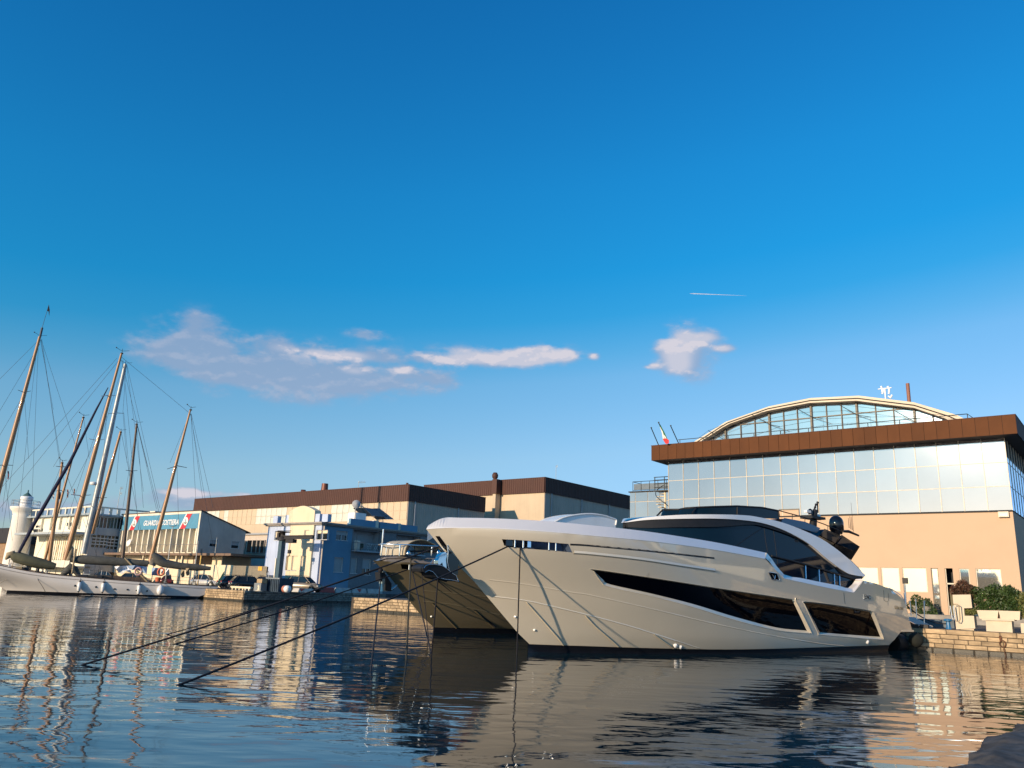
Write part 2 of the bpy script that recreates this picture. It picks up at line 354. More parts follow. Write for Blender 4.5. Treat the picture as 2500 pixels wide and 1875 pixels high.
quay_wall('quay_wall', 'sunlit ashlar quay wall below the planters at the right edge', (-19, tQ), (8.5, tQ), 128.5, stone_me)
quay_wall('quay_wall', 'pale block quay wall end beside the raked bow of the farther yacht', (sR, tQ), (-46, tQ), 128.5, stone_me, (.45, .8))
quay_wall('quay_wall', 'quay wall behind the stern of the white sailing yacht, partly shaded', (-99, tL), (sL, tL), 128.5, stone_me, (.45, .8))
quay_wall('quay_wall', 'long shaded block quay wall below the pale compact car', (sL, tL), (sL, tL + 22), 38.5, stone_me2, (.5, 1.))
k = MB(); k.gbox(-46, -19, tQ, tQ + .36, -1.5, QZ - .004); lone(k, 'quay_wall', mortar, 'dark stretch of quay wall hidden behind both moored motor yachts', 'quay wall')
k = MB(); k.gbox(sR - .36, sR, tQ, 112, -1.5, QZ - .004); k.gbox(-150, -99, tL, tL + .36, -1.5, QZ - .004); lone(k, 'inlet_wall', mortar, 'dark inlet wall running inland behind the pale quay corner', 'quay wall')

# ------------------------------------------------------------------ vessels
class Vessel:
    def __init__(s, wl, az, L, hb):
        p = GZ(wl[0], wl[1], 0); s.O = Vector((p.x, p.y, 0)); s.U = Vector((math.sin(R(az)), math.cos(R(az)), 0)); s.V = Vector((s.U.y, -s.U.x, 0)); s.L = L
        s.hb = hb; s.st = [(0, 0)]
    def w(s, u, v, z): return s.O + s.U * u + s.V * v + Z3 * z
    def pl(s, px, py, v=0.0):
        p = hitp(px, py, s.V, s.V.dot(s.O) + v) - s.O; return p.dot(s.U), p.z
    def us(s, z): return float(np.interp(z, [a for a, b in s.st], [b for a, b in s.st])) if z > s.st[0][0] else s.st[0][1] + (s.st[0][0] - z) * 1.0
    def set_stem(s, px):
        q = sorted((z, u) for u, z in (s.pl(x, y, 0) for x, y in px)); s.st = [(0, 0)] + [(z, u) for z, u in q if z > .05]
    def B(s, u, z):
        zz, bb = zip(*s.hb[0]); bm = float(np.interp(z, zz, bb)); zc = max(0, min(1, z / s.hb[1]))
        Le = s.hb[2] + (s.hb[3] - s.hb[2]) * zc; p = s.hb[4] + (s.hb[5] - s.hb[4]) * zc
        t = max(0, (u - s.us(z)) / Le); r = bm * (1 - (1 - min(1, t)) ** p)
        ua = s.hb[6]
        if u > ua: r *= 1 - s.hb[7] * ((u - ua) / max(1, s.L - ua)) ** 2
        return max(r, .0)
    def on(s, px, py, off=0.0, B=None):
        B = B or s.B; v = 1.5
        for i in range(40): u, z = s.pl(px, py, v); v = v * .5 + (B(u, z) + off) * .5
        return u, z, v
    def poly(s, L, off=0.0, B=None): return [s.on(x, y, off, B)[:2] for x, y in L]
    def fm(s, B=None, sg=1):
        B = B or s.B
        return lambda u, z, d: s.w(u, sg * (B(u, z) + d), z)
def both(fn):
    for sg in (1, -1): fn(sg)
def strip(mb, V, pts, prof, sg=1, B=None):
    """sweep a small profile [(dz, dv)] along hull-surface points [(u,z)]"""
    B = B or V.B; rows = []
    for u, z in pts: rows.append([V.w(u, sg * (B(u, z + dz) + dv), z + dz) for dz, dv in prof])
    mb.grid(rows, smooth=False)
def resample(pts, n):
    P = np.array(pts, float); d = np.r_[0, np.cumsum(np.hypot(*(P[1:] - P[:-1]).T))]; t = np.linspace(0, d[-1], n)
    return [(float(np.interp(x, d, P[:, 0])), float(np.interp(x, d, P[:, 1]))) for x in t]
def smooth_line(pts, n):
    """Catmull-Rom through image or (u,z) points"""
    P = [pts[0]] + list(pts) + [pts[-1]]; out = []
    k = max(2, n // (len(pts) - 1))
    for i in range(1, len(P) - 2):
        for j in range(k):
            t = j / k; out.append(tuple(.5 * (2 * P[i][c] + (P[i + 1][c] - P[i - 1][c]) * t + (2 * P[i - 1][c] - 5 * P[i][c] + 4 * P[i + 1][c] - P[i + 2][c]) * t * t + (3 * P[i][c] - P[i - 1][c] - 3 * P[i + 1][c] + P[i + 2][c]) * t ** 3) for c in (0, 1)))
    out.append(tuple(pts[-1])); return out
def beam_strip(mb, rows, smooth=True): mb.grid(rows, smooth)

# ---- the big motor yacht
Y = Vessel((1314, 1593), 54.0, 24.5, ([(-.5, 2.3), (0, 2.75), (.6, 3.0), (2, 3.25), (4, 3.4), (6, 3.4)], 4.0, 13.0, 11.0, 1.7, 2.5, 15, .06))
Y.set_stem([(1041, 1293), (1087, 1348), (1159.5, 1421.5), (1264.6, 1545.6)])
yt = thing('motor_yacht', 'large champagne motor yacht with long black hull windows and swept black glass cabin', 'motor yacht', tuple(Y.w(12, 0, 0)))
KN = [(1041, 1292), (1080, 1289.5), (1130, 1289), (1215, 1291), (1330, 1298), (1440, 1307.6), (1560, 1318.5), (1650, 1329), (1741, 1342), (1810, 1354), (1868, 1364.6)]
TP = [(1045, 1283), (1082, 1265), (1130, 1264.3), (1215, 1266), (1330, 1272), (1440, 1282), (1560, 1295), (1650, 1308), (1744, 1323.5), (1812, 1337), (1872, 1350)]
kn = [Y.on(x, y) for x, y in smooth_line(KN, 60)]
kn[0] = (*Y.pl(1041, 1292, 0), 0)
def topv(u): return max(.0, Y.B(u, 4.2) - .34)
tp = []
for x, y in smooth_line(TP, 60):
    v = 1.5
    for i in range(30): u, z = Y.pl(x, y, v); v = v * .5 + topv(u) * .5
    tp.append((u, z, v))
AFT = [(1912, 1411), (2000, 1431), (2084, 1446.5), (2107, 1417), (2140, 1425), (2168, 1436), (2190, 1450), (2206, 1464), (2212, 1477), (2219, 1510), (2227, 1539.5), (2200.8, 1540.5), (2170.4, 1574.7), (2152, 1592)]
aft = [Y.on(x, y)[:2] for x, y in AFT]
stem = [(Y.us(z), z) for z in np.arange(-.5, kn[0][1] - .02, .15)]
outer = [(u, z) for u, z, v in kn] + aft + [(aft[-1][0] - .3, -.5)] + stem
WIN1o = [(1449, 1394), (1453, 1390.5), (1617, 1414.5), (1769, 1438.5), (1936, 1463), (1941, 1465), (1978.5, 1540), (1977, 1545), (1966, 1545.5), (1893, 1538), (1792, 1513), (1691, 1482), (1592, 1456), (1488, 1433), (1468, 1421)]
WIN1i = [(1454, 1397), (1458, 1393.5), (1617, 1416.5), (1769, 1441), (1930, 1465), (1935, 1467), (1969, 1538), (1968.5, 1540), (1962, 1539), (1895.7, 1532), (1794.4, 1506), (1693, 1475), (1592, 1449.5), (1491, 1427), (1473, 1416)]
WIN2o = [(1963, 1474), (1966, 1468.5), (2040, 1477), (2119, 1489.5), (2127, 1492), (2135, 1500), (2156, 1556), (2155, 1560), (2149, 1561), (2080, 1556), (2001, 1549), (1997, 1545)]
WIN2i = [(1966, 1475), (1968, 1471.5), (2040, 1480), (2117, 1493), (2123, 1495), (2127, 1502), (2148, 1552), (2148, 1553.5), (2146, 1554.5), (2080, 1550), (2003, 1544), (2001, 1543)]
SLO = [(1225.5, 1316.5), (1260, 1318), (1330, 1323), (1388, 1328), (1397, 1349), (1340, 1343.5), (1290, 1340), (1245, 1336), (1231, 1332)]
HAW = [(1876, 1397), (1895, 1399.5), (1903, 1417), (1884, 1415)]
wo = [Y.poly(smooth_line(w_ + [w_[0]], len(w_) * 4)[:-1]) for w_ in (WIN1o, WIN2o)]
wi = [Y.poly(smooth_line(w_ + [w_[0]], len(w_) * 4)[:-1], -.10) for w_ in (WIN1i, WIN2i)]
slo = Y.poly(SLO); haw = Y.poly(HAW)
h = MB(); h.plate(outer, [wo[0], wo[1], slo, haw], Y.fm(), 0, None, .24)
h.plate(outer, [], Y.fm(None, -1), 0, None, .4)
# transom and deck closing surfaces
tr = [(a, b) for a, b in aft[7:]] + [(aft[-1][0] - .3, -.5)]
h.grid([[Y.w(u, Y.B(u, z) * k / 6, z) for k in range(-6, 7)] for u, z in tr], False)
h.grid([[Y.w(u, v * k / 6, z - .55) for k in range(-6, 7)] for u, z, v in tp], True)
h.grid([[Y.w(u, Y.B(u, z) * k / 6, z - .02) for k in range(-6, 7)] for u, z in aft[:3]] , False)
h.grid([[Y.w(u, Y.B(u, z) * k / 6, z) for k in range(-6, 7)] for u, z in aft[3:8]], True)
h.grid([[Y.w(-.3 + i * 2.3, Y.B(i * 2.3 + .3, -.5) * k / 4, -.5) for k in range(-4, 5)] for i in range(10)], False)
hull = h.build('hull', champagne, yt)
bw = MB()
for sg in (1, -1):
    kk = resample([(a[0], i) for i, a in enumerate(kn)], len(kn))
    rows = []
    for i in range(len(kn)):
        a = kn[i]; b = tp[min(i, len(tp) - 1)]
        rows.append([Y.w(a[0], sg * (a[2] + .015), a[1]), Y.w(a[0], sg * (a[2] + .005), a[1] + .03), Y.w(b[0], sg * b[2], b[1]), Y.w(b[0], sg * max(0, b[2] - .10), b[1] + .01), Y.w(b[0], sg * max(0, b[2] - .10), b[1] - .6)])
    bw.grid(rows, False)
bw.build('bulwark', silver_paint, yt)
# bright sill along the cabin glass
SL = [(1868, 1362), (1880, 1374), (1912, 1411), (1955, 1421), (2000, 1431), (2045, 1440), (2084, 1446.5), (2107, 1417)]
SU = [(1872, 1350), (1884, 1364), (1914, 1402.5), (1955, 1411), (2000, 1420.5), (2045, 1429), (2081, 1437), (2102, 1413)]
sill = MB()
for sg in (1, -1):
    rows = []
    for a, b in zip(smooth_line(SL, 7), smooth_line(SU, 7)):
        ua, za, va = Y.on(*a); ub, zb, vb = Y.on(b[0], b[1], -.22); rows.append([Y.w(ua, sg * (va + .01), za), Y.w(ub, sg * vb, zb), Y.w(ub, sg * (vb - .3), zb - .02)])
    sill.grid(rows, False)
sill.build('sill', silver_paint, yt)
# hull windows: dark pane set in a bright bevelled frame
for i, (lab, a, b) in enumerate((('long black hull window', wo[0], wi[0]), ('short aft hull window', wo[1], wi[1]))):
    p = MB(); p.plate([(u, z) for u, z in b], [], Y.fm(), -.10, None, .35)
    pane = p.build('hull_window', hull_glass, yt); pane['label'] = lab
    f = MB(); f.grid([[Y.w(*(lambda q: (q[0], Y.B(q[0], q[1]) + dv, q[1]))((A[0] + (Bq[0] - A[0]) * k, A[1] + (Bq[1] - A[1]) * k))) for k, dv in ((-.12, .0), (-.06, .022), (.05, .018), (1.0, -.10))] for A, Bq in zip(a + [a[0]], b + [b[0]])], False)
    f.build('window_frame', champagne, pane)
# mooring recess with posts
sl_m = mat('recess_lining', (.16, .22, .33), .12, .6, var=.2)
p = MB(); n = len(slo); p.add([Y.w(u, Y.B(u, z), z) for u, z in slo] + [Y.w(u, Y.B(u, z) - .5, z) for u, z in slo], [(i, (i + 1) % n, n + (i + 1) % n, n + i) for i in range(n)])
p.plate(slo, [], Y.fm(), -.5); rc = p.build('mooring_recess', sl_m, yt)
for x, yy in ((1257, 1327), (1277, 1329), (1340, 1334), (1357, 1336)):
    u, z, v = Y.on(x, yy, -.12); q = MB(); q.lathe(Y.w(u, v, z - .17), [(.035, 0), (.035, .34)], 10); q.lathe(Y.w(u, v, z - .17), [(.06, 0), (.035, .03)], 10); q.build('mooring_post', chrome, rc)
for x0, y0, x1, y1 in ((1229, 1318, 1256, 1331), (1283, 1319, 1294, 1337)):
    u, z, v = Y.on((x0 + x1) / 2, (y0 + y1) / 2, -.2); q = MB(); q.box(Y.w(u, v, z), Y.U, Y.V, Z3, ((x1 - x0) / 2 / F * 30, .1, .13)); q.build('fairlead', black_gloss if x0 < 1240 else chrome, rc)
p = MB(); n = len(haw); p.add([Y.w(u, Y.B(u, z), z) for u, z in haw] + [Y.w(u, Y.B(u, z) - .25, z) for u, z in haw], [(i, (i + 1) % n, n + (i + 1) % n, n + i) for i in range(n)])
p.plate(haw, [], Y.fm(), -.25); ha = p.build('hawse_pocket', black_gloss, yt)
fr = MB(); fr.tube([Y.w(u, Y.B(u, z) + .01, z) for u, z in haw + [haw[0]]], .022, 6); u, z, v = Y.on(1889, 1408, -.08); fr.tube([Y.w(u - .12, v, z + .1), Y.w(u + .05, v, z - .12)], .03); fr.tube([Y.w(u + .12, v, z + .08), Y.w(u + .05, v, z - .12)], .03); fr.build('hawse_rim', chrome, ha)
# styling recess behind the mooring opening: upper groove, lower ledge
gr = MB(); led = MB()
for sg in (1, -1):
    strip(gr, Y, Y.poly(smooth_line([(1392, 1329), (1440, 1331.8), (1560, 1342.5), (1660, 1353), (1744, 1362.5)], 20)), [(.030, .002), (.012, -.0), (-.035, .014), (-.04, .0)], sg)
    a = Y.poly(smooth_line([(1400, 1350), (1440, 1353), (1560, 1366), (1660, 1381), (1745, 1393.5)], 20)); strip(led, Y, a, [(.09, .002), (.0, .055), (-.05, .0)], sg)
led.build('styling_ledge', champagne, yt); gr.build('styling_groove', black_matt, yt)
ch = MB()
for sg in (1, -1):
    for L_, w_ in (([(1195, 1416), (1270, 1425), (1400, 1447), (1440, 1453), (1600, 1489), (1744, 1523), (1880, 1551), (2000, 1571), (2060, 1577)], .014), ([(1207, 1457), (1285, 1467), (1370, 1486), (1440, 1503), (1530, 1527), (1604, 1550), (1660, 1568), (1706, 1583)], .022)):
        strip(ch, Y, Y.poly(smooth_line(L_, 40)), [(.03, .0), (.0, w_), (-.03, .0)], sg)
ch.build('chine_strake', champagne, yt)
for L_ in ([(1285, 1472), (1310, 1500), (1345, 1540), (1375, 1575)], [(1428, 1504), (1450, 1528), (1480, 1554), (1508, 1579)], [(1596, 1550), (1620, 1567), (1643, 1583)]):
    q = MB()
    for sg in (1, -1):
        pts = Y.poly(smooth_line(L_, 12)); q.add([Y.w(u, sg * (Y.B(u, z) + dv), z + dz) for u, z in pts for dz, dv in ((.07, 0), (0, .075), (-.03, 0))], [(i * 3 + a, i * 3 + a + 1, i * 3 + a + 4, i * 3 + a + 3) for i in range(len(pts) - 1) for a in (0, 1)])
    q.build('spray_rail', champagne, yt)
bt = MB()
for sg in (1, -1):
    wl = smooth_line([(1290, 1572.5), (1360, 1575), (1440, 1577.5), (1560, 1581.5), (1744, 1585.5), (1860, 1584.5), (2000, 1580.5), (2100, 1577), (2171, 1574.7)], 40)
    T_ = Y.poly(wl); rows = []
    for j, (u, z) in enumerate(T_): rows.append([Y.w(u + (0 if j else -.02), sg * (Y.B(u, z * k) * (1 if u > .3 else 1) + .018), z * k - (.3 if k == 0 else 0)) for k in (1, .6, .2, 0)])
    bt.grid(rows, True)
bt.grid([[Y.w(T_[0][0] - .03, .03 * k, T_[0][1]), Y.w(.0, .03 * k, .0), Y.w(.2, .03 * k, -.3)] for k in (-1, 0, 1)], False)
bt.build('boot_stripe', boot, yt)
for x, yy, r_ in ((1257.6, 1505.6, .055), (1304.6, 1538, .055), (1650, 1575, .13), (1662, 1579, .11), (2118.5, 1567, .13)):
    u, z, v = Y.on(x, yy); q = MB(); q.lathe(Y.w(u, v - .02, z), [(r_, 0), (r_ * .9, .05), (.001, .09)], 12, Y.V); q.build('skin_fitting', white_gloss, yt)
# ---- superstructure
uf0 = Y.pl(1530, 1275, 0)[0]
def CB(u, z):
    t = max(0, min(1, (u - uf0 + .15) / 5.5)); return (2.62 - .16 * (z - 3.5)) * (1 - (1 - t) ** 2.4)
def slab(name, L, mt, off, th, parent=yt, step=.3, B=CB, sm=4):
    P = Y.poly(L, off, B); q = MB()
    for sg in (1, -1): q.plate(P, [], Y.fm(B, sg), off, off - th, step)
    return q.build(name, mt, parent)
glT = [(1526, 1289), (1617, 1284), (1742, 1282), (1820, 1279), (1862, 1283), (1932, 1306), (1990, 1336), (2033, 1370), (2063, 1401), (2085, 1409), (2100, 1412)]
glB = [(2087, 1440), (2045, 1433), (2000, 1425), (1955, 1416), (1912, 1408), (1886, 1374), (1876, 1360), (1810, 1345), (1741, 1331), (1650, 1317), (1560, 1305), (1527, 1297)]
cabin = slab('side_glass', smooth_line(glT, 30) + glB, cabin_glass, 0, .05)
bandL = smooth_line([(1528, 1275.5), (1570, 1270), (1617, 1267.5), (1693, 1266), (1744, 1266), (1800, 1268.5), (1860, 1276.5), (1918, 1296), (1976, 1328), (2019, 1363.7), (2062, 1395), (2085, 1404), (2112, 1407.5)], 48)
bandU = smooth_line([(1532, 1273), (1576, 1263.5), (1640, 1258), (1693, 1256), (1760, 1256), (1820, 1258), (1860, 1264), (1918, 1278), (1990, 1307.5), (2033.6, 1334), (2077, 1369), (2100, 1392), (2113, 1404)], 48)
slab('roof_arch', bandL + bandU[::-1], silver_paint, .16, .2)
vis = smooth_line([(1530, 1276), (1570, 1271), (1617, 1268), (1693, 1266.5), (1744, 1266.5), (1800, 1269), (1860, 1277), (1918, 1296.5), (1976, 1328.5), (2019, 1364), (2062, 1396), (2085, 1405), (2110, 1410)], 48)
visB = smooth_line([(1534, 1287), (1580, 1289), (1640, 1287.5), (1700, 1287), (1744, 1286.5), (1790, 1284), (1832, 1281), (1862, 1284.5), (1932, 1307.5), (1990, 1338.5), (2033.6, 1373), (2058, 1401), (2080, 1411), (2103, 1414)], 48)
slab('black_fascia', vis + visB[::-1], black_matt, .10, .15)
rf = MB(); ru = Y.poly(bandU, .16, CB)
rf.grid([[Y.w(u, (CB(u, z) + .1) * math.sin(k * math.pi / 16), z - .03 + .05 * math.cos(k * math.pi / 16)) for k in range(-8, 9)] for u, z in ru]); rf.build('roof_panel', black_gloss, yt)
# glass joints and hand rail on the glass
jt = MB()
for L_ in ([(1865, 1284), (1869, 1320), (1874, 1348)], [(1888, 1292), (1893, 1330), (1899, 1378)], [(1866, 1286), (1832, 1308), (1799, 1331)]):
    P = [Y.on(x, y_, .004, CB) for x, y_ in L_]; jt.tube([Y.w(u, v, z) for u, z, v in P], .012, 4)
jt.build('glass_joint', black_matt, cabin)
for nm, L_, r_, m_ in (('side_rail', [(1884, 1357), (1920, 1366), (1975, 1380), (2030, 1397), (2070, 1409), (2092, 1416)], .045, black_matt), ('lower_rail', [(1913, 1404), (1960, 1413), (2010, 1424), (2076, 1436)], .03, black_matt)):
    P = [Y.on(x, y_, .06, CB) for x, y_ in L_]; q = MB(); q.tube([Y.w(u, v, z) for u, z, v in P], r_, 8); q.build(nm, m_, yt)
rb = MB()
for x, y0, y1 in ((1964, 1378, 1413), (1997, 1388, 1421), (2034, 1398, 1428), (2047, 1402, 1431)):
    a = Y.on(x, y0, -.02, CB); b = Y.on(x + 1.5, y1, -.02, CB); q = MB(); q.tube([Y.w(a[0], a[2] + .05, a[1]), Y.w(b[0], b[2] + .05, b[1])], .035, 6); q.build('rail_post', chrome, yt)
# three dark glossy louvres on the aft arch
def louvre(L, name='arch_louvre'):
    P = [Y.pl(x, y_, 2.0) for x, y_ in L]; q = MB(); n = len(P)
    q.prism([Y.w(u, 2.0, z) for u, z in P], Y.V * -4.0); return q.build(name, black_gloss, yt, .03)
louvre([(1908, 1275), (1994, 1300), (2001, 1290), (1965, 1275), (1915, 1266)])
louvre([(1997, 1312), (2034, 1330), (2050, 1308), (2013, 1292)])
louvre([(2036, 1336), (2078, 1366), (2098, 1335), (2055, 1307)])
gl = MB()
for L_ in ([(2001, 1306), (2040, 1326), (2047, 1312), (2012, 1294)], [(2044, 1328), (2085, 1345), (2095, 1335), (2057, 1312)]):
    P = [Y.pl(x, y_, 2.06) for x, y_ in L_]; gl.prism([Y.w(u, 2.06, z) for u, z in P], Y.V * -.05)
gl.build('louvre_glass', cabin_glass, yt)
# tapering end cap of the arch, white edge
q = MB(); P = [Y.pl(x, y_, 2.55) for x, y_ in [(2076, 1366), (2098, 1388), (2113, 1407), (2100, 1411), (2088, 1398)]]; q.prism([Y.w(u, 2.55, z) for u, z in P], Y.V * -.15); q.build('arch_tip', champagne, yt)
# flybridge windscreen
fb = [(1650, 1254.5), (1668, 1254), (1700, 1255), (1744, 1256), (1800, 1257), (1860, 1259), (1903, 1262)]
ft = [(1656, 1244), (1674, 1240.5), (1700, 1238.8), (1744, 1237), (1800, 1235.5), (1860, 1239), (1900, 1247)]
vv = [0, .75, 1.15, 1.4, 1.5, 1.5, 1.5]
ws = MB(); cap = MB(); posts = MB()
for sg in (1, -1):
    A = [Y.pl(x, y_, v) for (x, y_), v in zip(fb, vv)]; T_ = [Y.pl(x, y_, v - .05) for (x, y_), v in zip(ft, vv)]
    ws.grid([[Y.w(a[0], sg * v, a[1] - .12), Y.w(b[0], sg * max(0, v - .05), b[1])] for a, b, v in zip(A, T_, vv)], True)
    cap.tube([Y.w(b[0], sg * max(0, v - .05), b[1]) for b, v in zip(T_, vv)], .045, 8)
    for i in (2, 4, 6): posts.tube([Y.w(A[i][0] - (.3 if i == 2 else 0), sg * vv[i], A[i][1]), Y.w(T_[i][0], sg * (vv[i] - .05), T_[i][1])], .04, 6)
sc_ = ws.build('flybridge_screen', glass('smoked_glass', (.004, .012, .02), .03, 1.4), yt); cap.build('screen_cap', black_matt, sc_); posts.build('screen_post', black_matt, sc_)
ra = [(1900, 1246), (1918, 1251), (1960, 1262), (2010, 1279), (2052, 1296)]; rb_ = [(1903, 1262), (1934, 1266), (1965, 1276), (2022, 1294)]
q = MB(); P = [Y.pl(x, y_, 1.5) for x, y_ in ra]
for sg in (1, -1): q.tube([Y.w(u, sg * 1.5, z) for u, z in P], .028, 6)
for x, y0, y1 in ((1934, 1255, 1268), (1965, 1263, 1280), (2021, 1283, 1300)):
    a = Y.pl(x, y0, 1.5); b = Y.pl(x, y1, 1.5)
    for sg in (1, -1): q.tube([Y.w(a[0], sg * 1.5, a[1]), Y.w(b[0], sg * 1.5, b[1])], .02, 5)
q.build('flybridge_rail', black_matt, yt)
# radar mast
mu, mz = Y.pl(1985, 1280, 0)
mast = MB(); mast.tube([Y.w(mu - .1, 0, mz - .3), Y.w(*(lambda a: (a[0], 0, a[1]))(Y.pl(1990, 1245, 0)))], [.24, .14], 8); a = Y.pl(1968, 1262, 0); b = Y.pl(2000, 1259, 0)
mast.hexa([Y.w(u, v, z) for z in (a[1] - .08, a[1] + .06) for u, v in ((a[0], -.4), (b[0], -.4), (b[0], .4), (a[0], .4))]); mast.tube([Y.w(*(lambda a: (a[0], 0, a[1]))(Y.pl(1985, 1252, 0))), Y.w(*(lambda a: (a[0], 0, a[1]))(Y.pl(1992, 1232, 0)))], .05); mast.tube([Y.w(*(lambda a: (a[0], 0, a[1]))(Y.pl(1997, 1252, 0))), Y.w(*(lambda a: (a[0], 0, a[1]))(Y.pl(1996, 1226, 0)))], .04)
mo = mast.build('radar_mast', black_matt, yt)
def at0(x, y_, v=0): u, z = Y.pl(x, y_, v); return Y.w(u, v, z)
q = MB(); q.lathe(at0(1978.5, 1256), [(.12, 0), (.12, .22), (.09, .3), (.001, .34)], 12); q.build('small_dome', black_gloss, mo)
q = MB(); c = at0(1972, 1249); q.box(c, Y.U, Y.V, Z3, (.22, .1, .07)); q.build('spotlight', white_gloss, mo)
q = MB(); c = at0(1999, 1263.5); q.lathe(c - Z3 * .15, [(.12, 0), (.10, .28), (.05, .34)], 10); q.build('horn', white_p, mo)
q = MB()
for x, y_ in ((1992, 1232), (1996, 1227), (1990, 1239)): q.lathe(at0(x, y_) - Z3 * .05, [(.07, 0), (.07, .09), (.02, .12)], 8)
q.build('navigation_light', black_matt, mo)
c0 = at0(2043, 1298); top = at0(2043, 1259); hh = (top - c0).z
rd = MB(); rd.lathe(c0, [(.3, -.15), (.36, .06), (.41, .12), (.41, hh * .55), (.37, hh * .75), (.27, hh * .9), (.14, hh * .975), (.001, hh)], 28); rd.build('satellite_dome', black_gloss, yt)
q = MB(); q.lathe(c0 - Z3 * .45, [(.2, 0), (.16, .35)], 10); q.tube([at0(2055, 1297), at0(2072, 1297.5), at0(2085, 1303), at0(2096, 1307.5)], [.07, .09, .07, .06], 8); q.build('antenna_bracket', black_matt, yt)
for x, y0, y1, r_ in ((2071, 1265, 1289, .018), (2074.5, 1260, 1292, .018), (2078, 1261.5, 1294, .018), (2077.5, 1227, 1298, .012)):
    q = MB(); q.tube([at0(x, y0), at0(x + (y1 - y0) * .09, y1)], [r_ * .6, r_], 6); q.build('whip_antenna', black_matt, yt)
# foredeck sunpad hood (white arch behind the bulwark)
q = MB(); A0 = [(1330, 1276), (1352, 1265), (1380, 1258.5), (1407, 1255.5), (1430, 1256), (1455, 1260), (1475, 1266.5), (1482, 1270), (1480, 1282)]
P = [Y.pl(x, y_, 0) for x, y_ in smooth_line(A0, 24)]; zb = min(z for u, z in P) - .3
q.prism([Y.w(u, .6, z) for u, z in P] + [Y.w(P[-1][0], .6, zb), Y.w(P[0][0], .6, zb)], Y.V * -1.2); fh = q.build('foredeck_hood', white_gloss, yt, .03)
q = MB(); q.tube([Y.w(u, .62, z - .02) for u, z in P], .035, 6); q.build('hood_rim', white_p, fh)
sm_ = MB()
for L_ in ([(2157, 1441), (2158, 1456), (2159, 1466), (2169, 1467), (2168, 1447)], [(2060, 1447), (2061, 1460), (2063, 1474)]):
    sm_.tube([Y.w(u, v, z) for u, z, v in [Y.on(x, y_, .002) for x, y_ in smooth_line(L_, 12)]], .008, 4)
o = sm_.build('door_seam', black_matt, yt); o['kind'] = 'stuff'
# stern details: name, port of registry, black drape, rails
def text(s_, name, mt, parent, P, ux, uz, size, ext=.006, shear=0, bold=0, align='LEFT'):
    cu = bpy.data.curves.new('t', 'FONT'); cu.body = s_; cu.size = 1; cu.extrude = ext / size; cu.shear = shear; cu.offset = bold; cu.align_x = align; cu.resolution_u = 3
    to = bpy.data.objects.new('t', cu); C.objects.link(to); dg = bpy.context.evaluated_depsgraph_get(); me0 = to.evaluated_get(dg).to_mesh()
    n = ux.cross(uz); vs = [Vector(P) + ux * (v.co.x * size) + uz * (v.co.y * size) + n * (v.co.z * size) for v in me0.vertices]; fs = [tuple(p.vertices) for p in me0.polygons]
    to.evaluated_get(dg).to_mesh_clear(); bpy.data.objects.remove(to)
    q = MB(); q.add(vs, fs); return q.build(name, mt, parent)
u, z, v = Y.on(2109, 1461, .02); u2, z2, v2 = Y.on(2133, 1464, .02)
dx = (Y.w(u2, v2, z2) - Y.w(u, v, z)).normalized()
text('JEMO', 'name_lettering', chrome, yt, Y.w(u, v, z), dx, Z3, .30, .02, 0, .01)
u, z, v = Y.on(2184, 1486, .01); u2, z2, v2 = Y.on(2203, 1489, .01); dx = (Y.w(u2, v2, z2) - Y.w(u, v, z)).normalized()
gold = mat('faded_gold_lettering', (.35, .27, .15), .4, .4)
text('GENOVA', 'port_lettering', gold, yt, Y.w(u, v, z), dx, Z3, .24, .006, 0, .004)
q = MB()
P = [Y.pl(x, y_, 2.7) for x, y_ in [(2168, 1434), (2178, 1440), (2186, 1450), (2187, 1458), (2184, 1470), (2180, 1472), (2178, 1462), (2176, 1471), (2172, 1461)]]
q.prism([Y.w(u, 2.7, z) for u, z in P], Y.V * -.3); q.build('black_drape', black_matt, yt)
q = MB(); u, z, v = Y.on(2193, 1472, -.15); q.lathe(Y.w(u, v, z), [(.12, -.08), (.16, 0), (.14, .12), (.08, .14)], 12); q.build('stern_winch', chrome, yt)
q = MB(); q.tube([Y.w(*(lambda t: (t[0], t[2], t[1]))(Y.on(x, y_, -.1))) for x, y_ in [(2168, 1435), (2180, 1440), (2198, 1452), (2208, 1466)]], .03, 6); q.build('stern_rail', white_gloss, yt)
q = MB(); a = Y.on(2227, 1538); q.hexa([Y.w(u, v, z) for z in (a[1] - .1, a[1]) for u, v in ((a[0] - 1.2, -2.9), (a[0] + .1, -2.9), (a[0] + .1, 2.95), (a[0] - 1.2, 2.95))]); q.build('swim_platform', champagne, yt)
# stern tube / drive housing under the platform
q = MB(); q.lathe(Y.w(a[0] - .6, 2.0, .35), [(.5, 0), (.55, .2), (.5, .9)], 16, Y.U); q.build('drive_housing', black_matt, yt)
